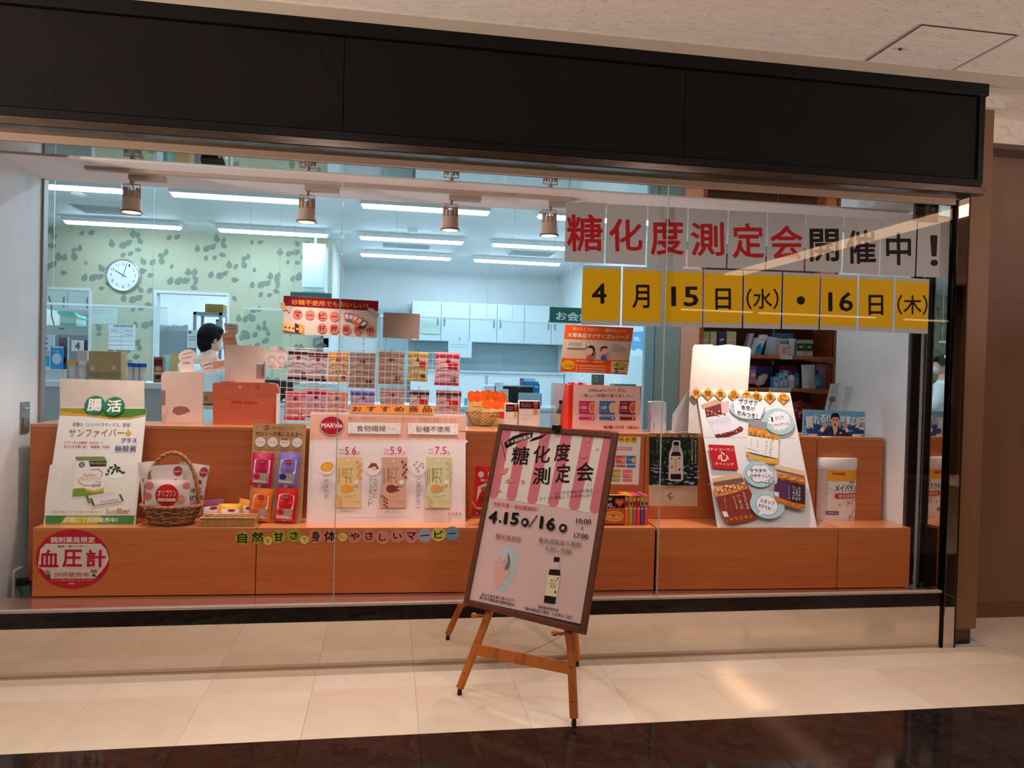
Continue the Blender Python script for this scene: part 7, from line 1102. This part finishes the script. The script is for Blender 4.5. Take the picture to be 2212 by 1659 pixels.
bpx('paper_roll_unit', 'white ribbed paper unit right of the pump unit', 1068, 826, 1086, 880, YD+.1, .15, M((206, 220, 230), .4), 'device', **kw); bpx('receipt_printer', 'white receipt printer in front of the black printer', 1077, 841, 1098, 880, YD+.02, .12, M((200, 212, 222), .4), 'printer', items=[('l', [(1081, 845), (1094, 845)], 1, (150, 160, 170)), ('l', [(1085, 849), (1085, 875)], 1, (170, 184, 194)), ('l', [(1090, 849), (1090, 875)], 1, (170, 184, 194))], **kw)
o = bpx('black_printer', 'wide black printer on the till counter', 1086, 834, 1164, 885, YD+.12, .35, M((24, 30, 34), .35), 'printer', items=[('l', [(1116, 837), (1125, 837)], 1.2, (110, 120, 126))], bevel=.01, **kw)
bpx('blue_file', 'bright blue file standing beside the black printer', 1152, 829, 1165, 885, YD+.08, .03, M((30, 120, 180), .4), 'file', items=[('r', 1155, 834, 1162, 837, (190, 220, 236))], **kw); bpx('blue_folder', 'flat blue folder behind the black printer', 1124, 824, 1163, 885, YD+.48, .03, M((50, 130, 186), .4), 'file', **kw); bpx('rose_folder', 'pink and white folder behind the blue folder', 1123, 817, 1156, 885, YD+.54, .02, M((176, 200, 210), .4), 'file', items=[('r', 1123, 817, 1131, 832, (206, 90, 130))], **kw)
o = bpx('card_reader', 'pale grey terminal with blue screen above the coffee boxes', 1121, 849, 1168, 885, YD+.0, .05, M((150, 184, 196), .3), 'terminal', items=[('r', 1123, 851, 1166, 852.5, (210, 226, 230)), ('l', [(1169, 851), (1169, 876)], 1.5, BK)], **kw)
bpx('teal_bottle', 'tiny teal bottle left of the lattice bowl', 1003, 860, 1010, 882, YD+.2, .05, M((100, 180, 200), .4), 'bottle', bevel=.004, **kw)
# white door and blue poster on the right hand wall
wx = 1.8; A = at(1348, 800, X=wx); B = at(1391, 800, X=wx)
dr = sempty('door_1', (wx, (A.y+B.y)/2, 0)); MB().box((wx-.02, min(A.y, B.y), 0), (wx, max(A.y, B.y), 2.0), M((206, 220, 226), .4)).obj('door_leaf', dr); MB().box((wx-.03, min(A.y, B.y)+.1, 1.0), (wx-.02, min(A.y, B.y)+.2, 1.3), M((160, 186, 196), .3)).obj('window_slot', dr)
WXP = Pl((wx-.022, 0, 0), (0, -1, 0), (0, 0, 1)); 
if WXP.n.x > 0: WXP.n = -WXP.n
o = tag(slab('blue_poster', WXP, [(1366, 717), (1389, 716), (1388, 771), (1363, 770)], .003, M((90, 160, 214), .5)), 'sky blue poster on the right pharmacy wall beside the grey partition', 'poster'); art(o, WXP, [('p', [(1363, 770), (1363, 755), (1370, 758), (1378, 752), (1388, 757), (1388, 771)], (220, 232, 240)), ('l', [(1370, 730), (1380, 731)], 2, (200, 224, 240)), ('l', [(1369, 735), (1384, 736)], 1, (180, 210, 236))])
o = bpx('teal_stand', 'teal striped leaflet stand under the orange sign', 1279, 809, 1305, 832, .9, .02, M((90, 150, 150), .4), 'stand', items=[('l', [(1283, 814), (1292, 814)], 1.6, (190, 220, 220)), ('l', [(1283, 819), (1292, 819)], 1.6, (190, 220, 220)), ('l', [(1283, 824), (1292, 824)], 1.6, (190, 220, 220))]); MB().box((o.location.x-.02, .9, ZR+.02), (o.location.x+.02, .91, o.location.z), CLEAR).obj('stem', o); MB().box((o.location.x-.06, .86, 0), (o.location.x+.06, .96, ZR+.02), CW).obj('pedestal', o)
# wall plate, socket on the left bay wall
lw = -2.645; LWP = Pl((lw, 0, 0), (0, 1, 0), (0, 0, 1)); a0 = LWP.local(43, 868); a1 = LWP.local(62, 935)
z0, z1 = LWP.p(50, 935).z, LWP.p(50, 868).z; ya, yb_ = LWP.p(43, 900).y, LWP.p(62, 900).y
t = thing('wall_switch', 'brushed steel switch plate on the white left wall', 'switch', (lw, (ya+yb_)/2, z0)); MB().box((lw, ya, z0), (lw+.006, yb_, z1), M((170, 158, 150), .25, .8)).obj('plate', t, .001); MB().box((lw+.006, ya+.03, z0+.12), (lw+.012, yb_-.02, z1-.03), M((190, 184, 180), .4)).obj('rocker', t, .001); MB().box((lw+.006, ya+.02, z0+.03), (lw+.01, yb_-.03, z0+.08), M((120, 110, 104), .3)).obj('key_slot', t)
P = LWP.p(32, 1256); t = thing('power_plug', 'black power plug in the white socket low on the left wall', 'plug', (lw, P.y, P.z-.03)); MB().box((lw, P.y-.03, P.z-.10), (lw+.012, P.y+.06, P.z+.06), WHT).obj('socket_plate', t, .003); MB().box((lw+.012, P.y-.02, P.z-.02), (lw+.06, P.y+.02, P.z+.016), BLK).obj('plug_body', t, .004); MB().tube([(lw+.055, P.y, P.z-.002), (lw+.09, P.y+.02, P.z-.006), (lw+.10, P.y+.1, P.z-.06)], .004, BLK, 6).obj('cord', t)
# ============================================================ THE CLERK
px0 = at(445, 860, Y=2.95).x; PO = Vector((px0+.0, 2.95, 0)); ps = thing('person', 'person in a white coat and face mask turned away at the counter', 'person', PO)
fd = Vector((.42, .91, 0)).normalized(); sd = Vector((fd.y, -fd.x, 0))       # facing, right-hand side
def bp(s, f, z): return PO+sd*s+fd*f+Vector((0, 0, z))
def skin(name, pts, edges, rad, mat, sub=2):
    me = bpy.data.meshes.new(name); me.from_pydata([p-wloc(ps) for p in pts], edges, []); me.materials.append(mat); o = bpy.data.objects.new(name, me); COL.objects.link(o); o.parent = ps
    m = o.modifiers.new('skin', 'SKIN'); m.use_smooth_shade = True
    for i, r in enumerate(rad): me.skin_vertices[0].data[i].radius = r if isinstance(r, tuple) else (r, r)
    me.skin_vertices[0].data[0].use_root = True
    m2 = o.modifiers.new('sub', 'SUBSURF'); m2.levels = sub; m2.render_levels = sub; return o
SKN = M((226, 178, 150), .5, name='skin'); COAT = M((232, 244, 246), .7, name='coat'); NAVY = M((40, 46, 60), .7)
V = [bp(0, 0, .96), bp(0, 0, 1.12), bp(0, -.01, 1.30), bp(0, .0, 1.42), bp(0, .015, 1.49), bp(.005, .03, 1.56),
     bp(.10, 0, .88), bp(.11, .02, .50), bp(.11, -.01, .09), bp(.12, .12, .035), bp(-.10, 0, .88), bp(-.11, .02, .50), bp(-.11, -.01, .09), bp(-.12, .12, .035),
     bp(.17, 0, 1.40), bp(.25, .06, 1.15), bp(.20, .28, 1.10), bp(.19, .35, 1.10), bp(-.17, 0, 1.40), bp(-.26, .06, 1.15), bp(-.14, .28, 1.10), bp(-.12, .35, 1.10)]
E_ = [(0, 1), (1, 2), (2, 3), (3, 4), (4, 5), (0, 6), (6, 7), (7, 8), (8, 9), (0, 10), (10, 11), (11, 12), (12, 13), (3, 14), (14, 15), (15, 16), (16, 17), (3, 18), (18, 19), (19, 20), (20, 21)]
RD = [(.15, .11), (.14, .10), (.16, .11), (.12, .09), .055, .052, .085, .058, .042, .035, .085, .058, .042, .035, .06, .042, .030, .026, .06, .042, .030, .026]
body = skin('body', V, E_, RD, SKN)
for s in (1, -1):      # five fingers on each hand
    hb = V[17] if s > 0 else V[21]
    for k in range(4): b = hb+sd*(.016*(k-1.5)); L = (.055, .066, .062, .048)[k]; skin('finger', [b, b+fd*L*.6+Vector((0, 0, -.004)), b+fd*L+Vector((0, 0, -.02))], [(0, 1), (1, 2)], [.009, .008, .007], SKN, 1)
    b = hb-fd*.02-sd*s*.02; skin('thumb', [b, b-sd*s*.03+fd*.02, b-sd*s*.035+fd*.045], [(0, 1), (1, 2)], [.011, .010, .008], SKN, 1)
skin('trousers', [bp(0, 0, .97), bp(.10, 0, .86), bp(.11, .02, .50), bp(.11, -.01, .10), bp(-.10, 0, .86), bp(-.11, .02, .50), bp(-.11, -.01, .10)], [(0, 1), (1, 2), (2, 3), (0, 4), (4, 5), (5, 6)], [(.16, .12), .095, .07, .06, .095, .07, .06], NAVY)
skin('white_coat', [bp(0, 0, .62), bp(0, 0, .95), bp(0, 0, 1.12), bp(0, -.015, 1.30), bp(0, -.005, 1.42), bp(0, .005, 1.475), bp(.185, 0, 1.385), bp(.275, .05, 1.15), bp(.22, .24, 1.10), bp(-.185, 0, 1.385), bp(-.285, .05, 1.15), bp(-.17, .24, 1.10)], [(0, 1), (1, 2), (2, 3), (3, 4), (4, 5), (4, 6), (6, 7), (7, 8), (4, 9), (9, 10), (10, 11)], [(.23, .16), (.20, .14), (.185, .13), (.20, .135), (.14, .11), (.07, .065), (.085, .08), .062, .046, (.085, .08), .062, .046], COAT)
hd = Vector((.80, .60, 0)).normalized(); hs = Vector((hd.y, -hd.x, 0)); hc_ = bp(.005, .045, 1.635); RH = Matrix(((hs.x, hd.x, 0), (hs.y, hd.y, 0), (0, 0, 1)))
def hp_(s, f, z): return hc_+hs*s+hd*f+Vector((0, 0, z))
mb = MB(); mb.ball(hc_, .1, SKN, (.76, .92, 1.12), RH, 24, 16); mb.ball(hp_(0, .085, -.015), .016, SKN, (.8, 1.1, 1.4), RH, 8, 6); mb.ball(hp_(0, .03, -.075), .05, SKN, (.95, 1, .7), RH, 12, 8)
for s in (1, -1): mb.ball(hp_(s*.076, -.005, -.01), .026, SKN, (.4, .8, 1.2), RH, 10, 8)
mb.obj('head', ps, smooth=True)
mb = MB()
for s in (1, -1): mb.ball(hp_(s*.03, .083, .008), .011, M((240, 240, 240), .3), nu=8, nv=6); mb.ball(hp_(s*.03, .092, .008), .006, BLK, nu=8, nv=6); mb.tube([hp_(s*.046, .084, .032), hp_(s*.018, .092, .034)], .003, BLK, 5)
mb.obj('eyes', ps, smooth=True)
HAIR = noisy('black_hair', (16, 14, 16), (8, 7, 8), (1, 1, 1), 60, .7, 3, spec=.15); mb = MB(); rn = random.Random(2)
mb.ball(hp_(0, -.014, .024), .104, HAIR, (.86, .93, 1.0), RH, 24, 16); mb.ball(hp_(0, -.052, -.035), .085, HAIR, (.86, .72, 1.05), RH, 20, 12); mb.ball(hp_(0, .045, .062), .07, HAIR, (1.05, .75, .62), RH, 16, 10)
for s in (1, -1): mb.ball(hp_(s*.07, -.012, .02), .04, HAIR, (.5, .9, 1.2), RH, 12, 8)
for k in range(150):
    a = rn.uniform(0, 2*pi); el = rn.uniform(-.3, 1.3); b = hp_(.082*cos(a)*cos(el), -.018+.088*sin(a)*cos(el), .024+.094*sin(el))
    if sin(a) > .55 and el < .45: continue
    mb.tube([b, b+Vector((hs*cos(a)*.006+hd*sin(a)*.006))+Vector((0, 0, -.018)), b+Vector((0, 0, -.042))], [.005, .004, .001], HAIR, 5)
mb.obj('hair', ps, smooth=True)
MK = M((226, 224, 232), .7); mb = MB(); mb.ball(hp_(0, .052, -.048), .056, MK, (.95, .95, .85), RH, 16, 10)
for s in (1, -1): mb.tube([hp_(s*.045, .07, -.03), hp_(s*.072, .02, -.012), hp_(s*.080, -.005, -.005)], .0018, MK, 5); mb.tube([hp_(s*.045, .06, -.075), hp_(s*.068, .02, -.05), hp_(s*.080, -.005, -.025)], .0018, MK, 5)
mb.obj('face_mask', ps, smooth=True)
skin('collar', [bp(-.05, -.02, 1.475), bp(0, -.045, 1.485), bp(.05, -.02, 1.475), bp(.05, .04, 1.45)], [(0, 1), (1, 2), (2, 3)], [.016]*4, COAT, 1)
# desk where the clerk works
yk = 3.3; zk = 1.06; xdk = at(560, 870, Y=YD).x-.03; t = thing('work_desk', 'pale empty desk in front of the clerk', 'desk', (-2.4, yk, 0)); MB().box((-2.9, yk, zk-.03), (xdk, yk+.5, zk), CW).obj('desk_top', t, .003); MB().box((-2.85, yk+.05, 0), (xdk-.05, yk+.45, zk-.03), CW).obj('desk_body', t)
bq_ = boxpx('kraft_parcel', 'small brown parcel between the torn card and the wood print box', 438, 846, 462, 876, 1.1, .12, KRAFT, 'box', items=[('r', 442, 856, 448, 866, (130, 110, 90)), ('r', 438, 872, 462, 875, (70, 50, 40))], z0=None)
zz = bq_.location.z; t = thing('side_trolley', 'small pale trolley table holding the brown parcel', 'table', (bq_.location.x, 1.18, 0)); MB().box((bq_.location.x-.2, 1.05, zz-.02), (bq_.location.x+.25, 1.35, zz), M((196, 200, 200), .4)).obj('table_top', t)
for dx in (-.18, .22):
    for dy in (1.07, 1.32): MB().tube([(bq_.location.x+dx, dy, 0), (bq_.location.x+dx, dy, zz-.02)], .012, CHROME, 8).obj('leg', t)
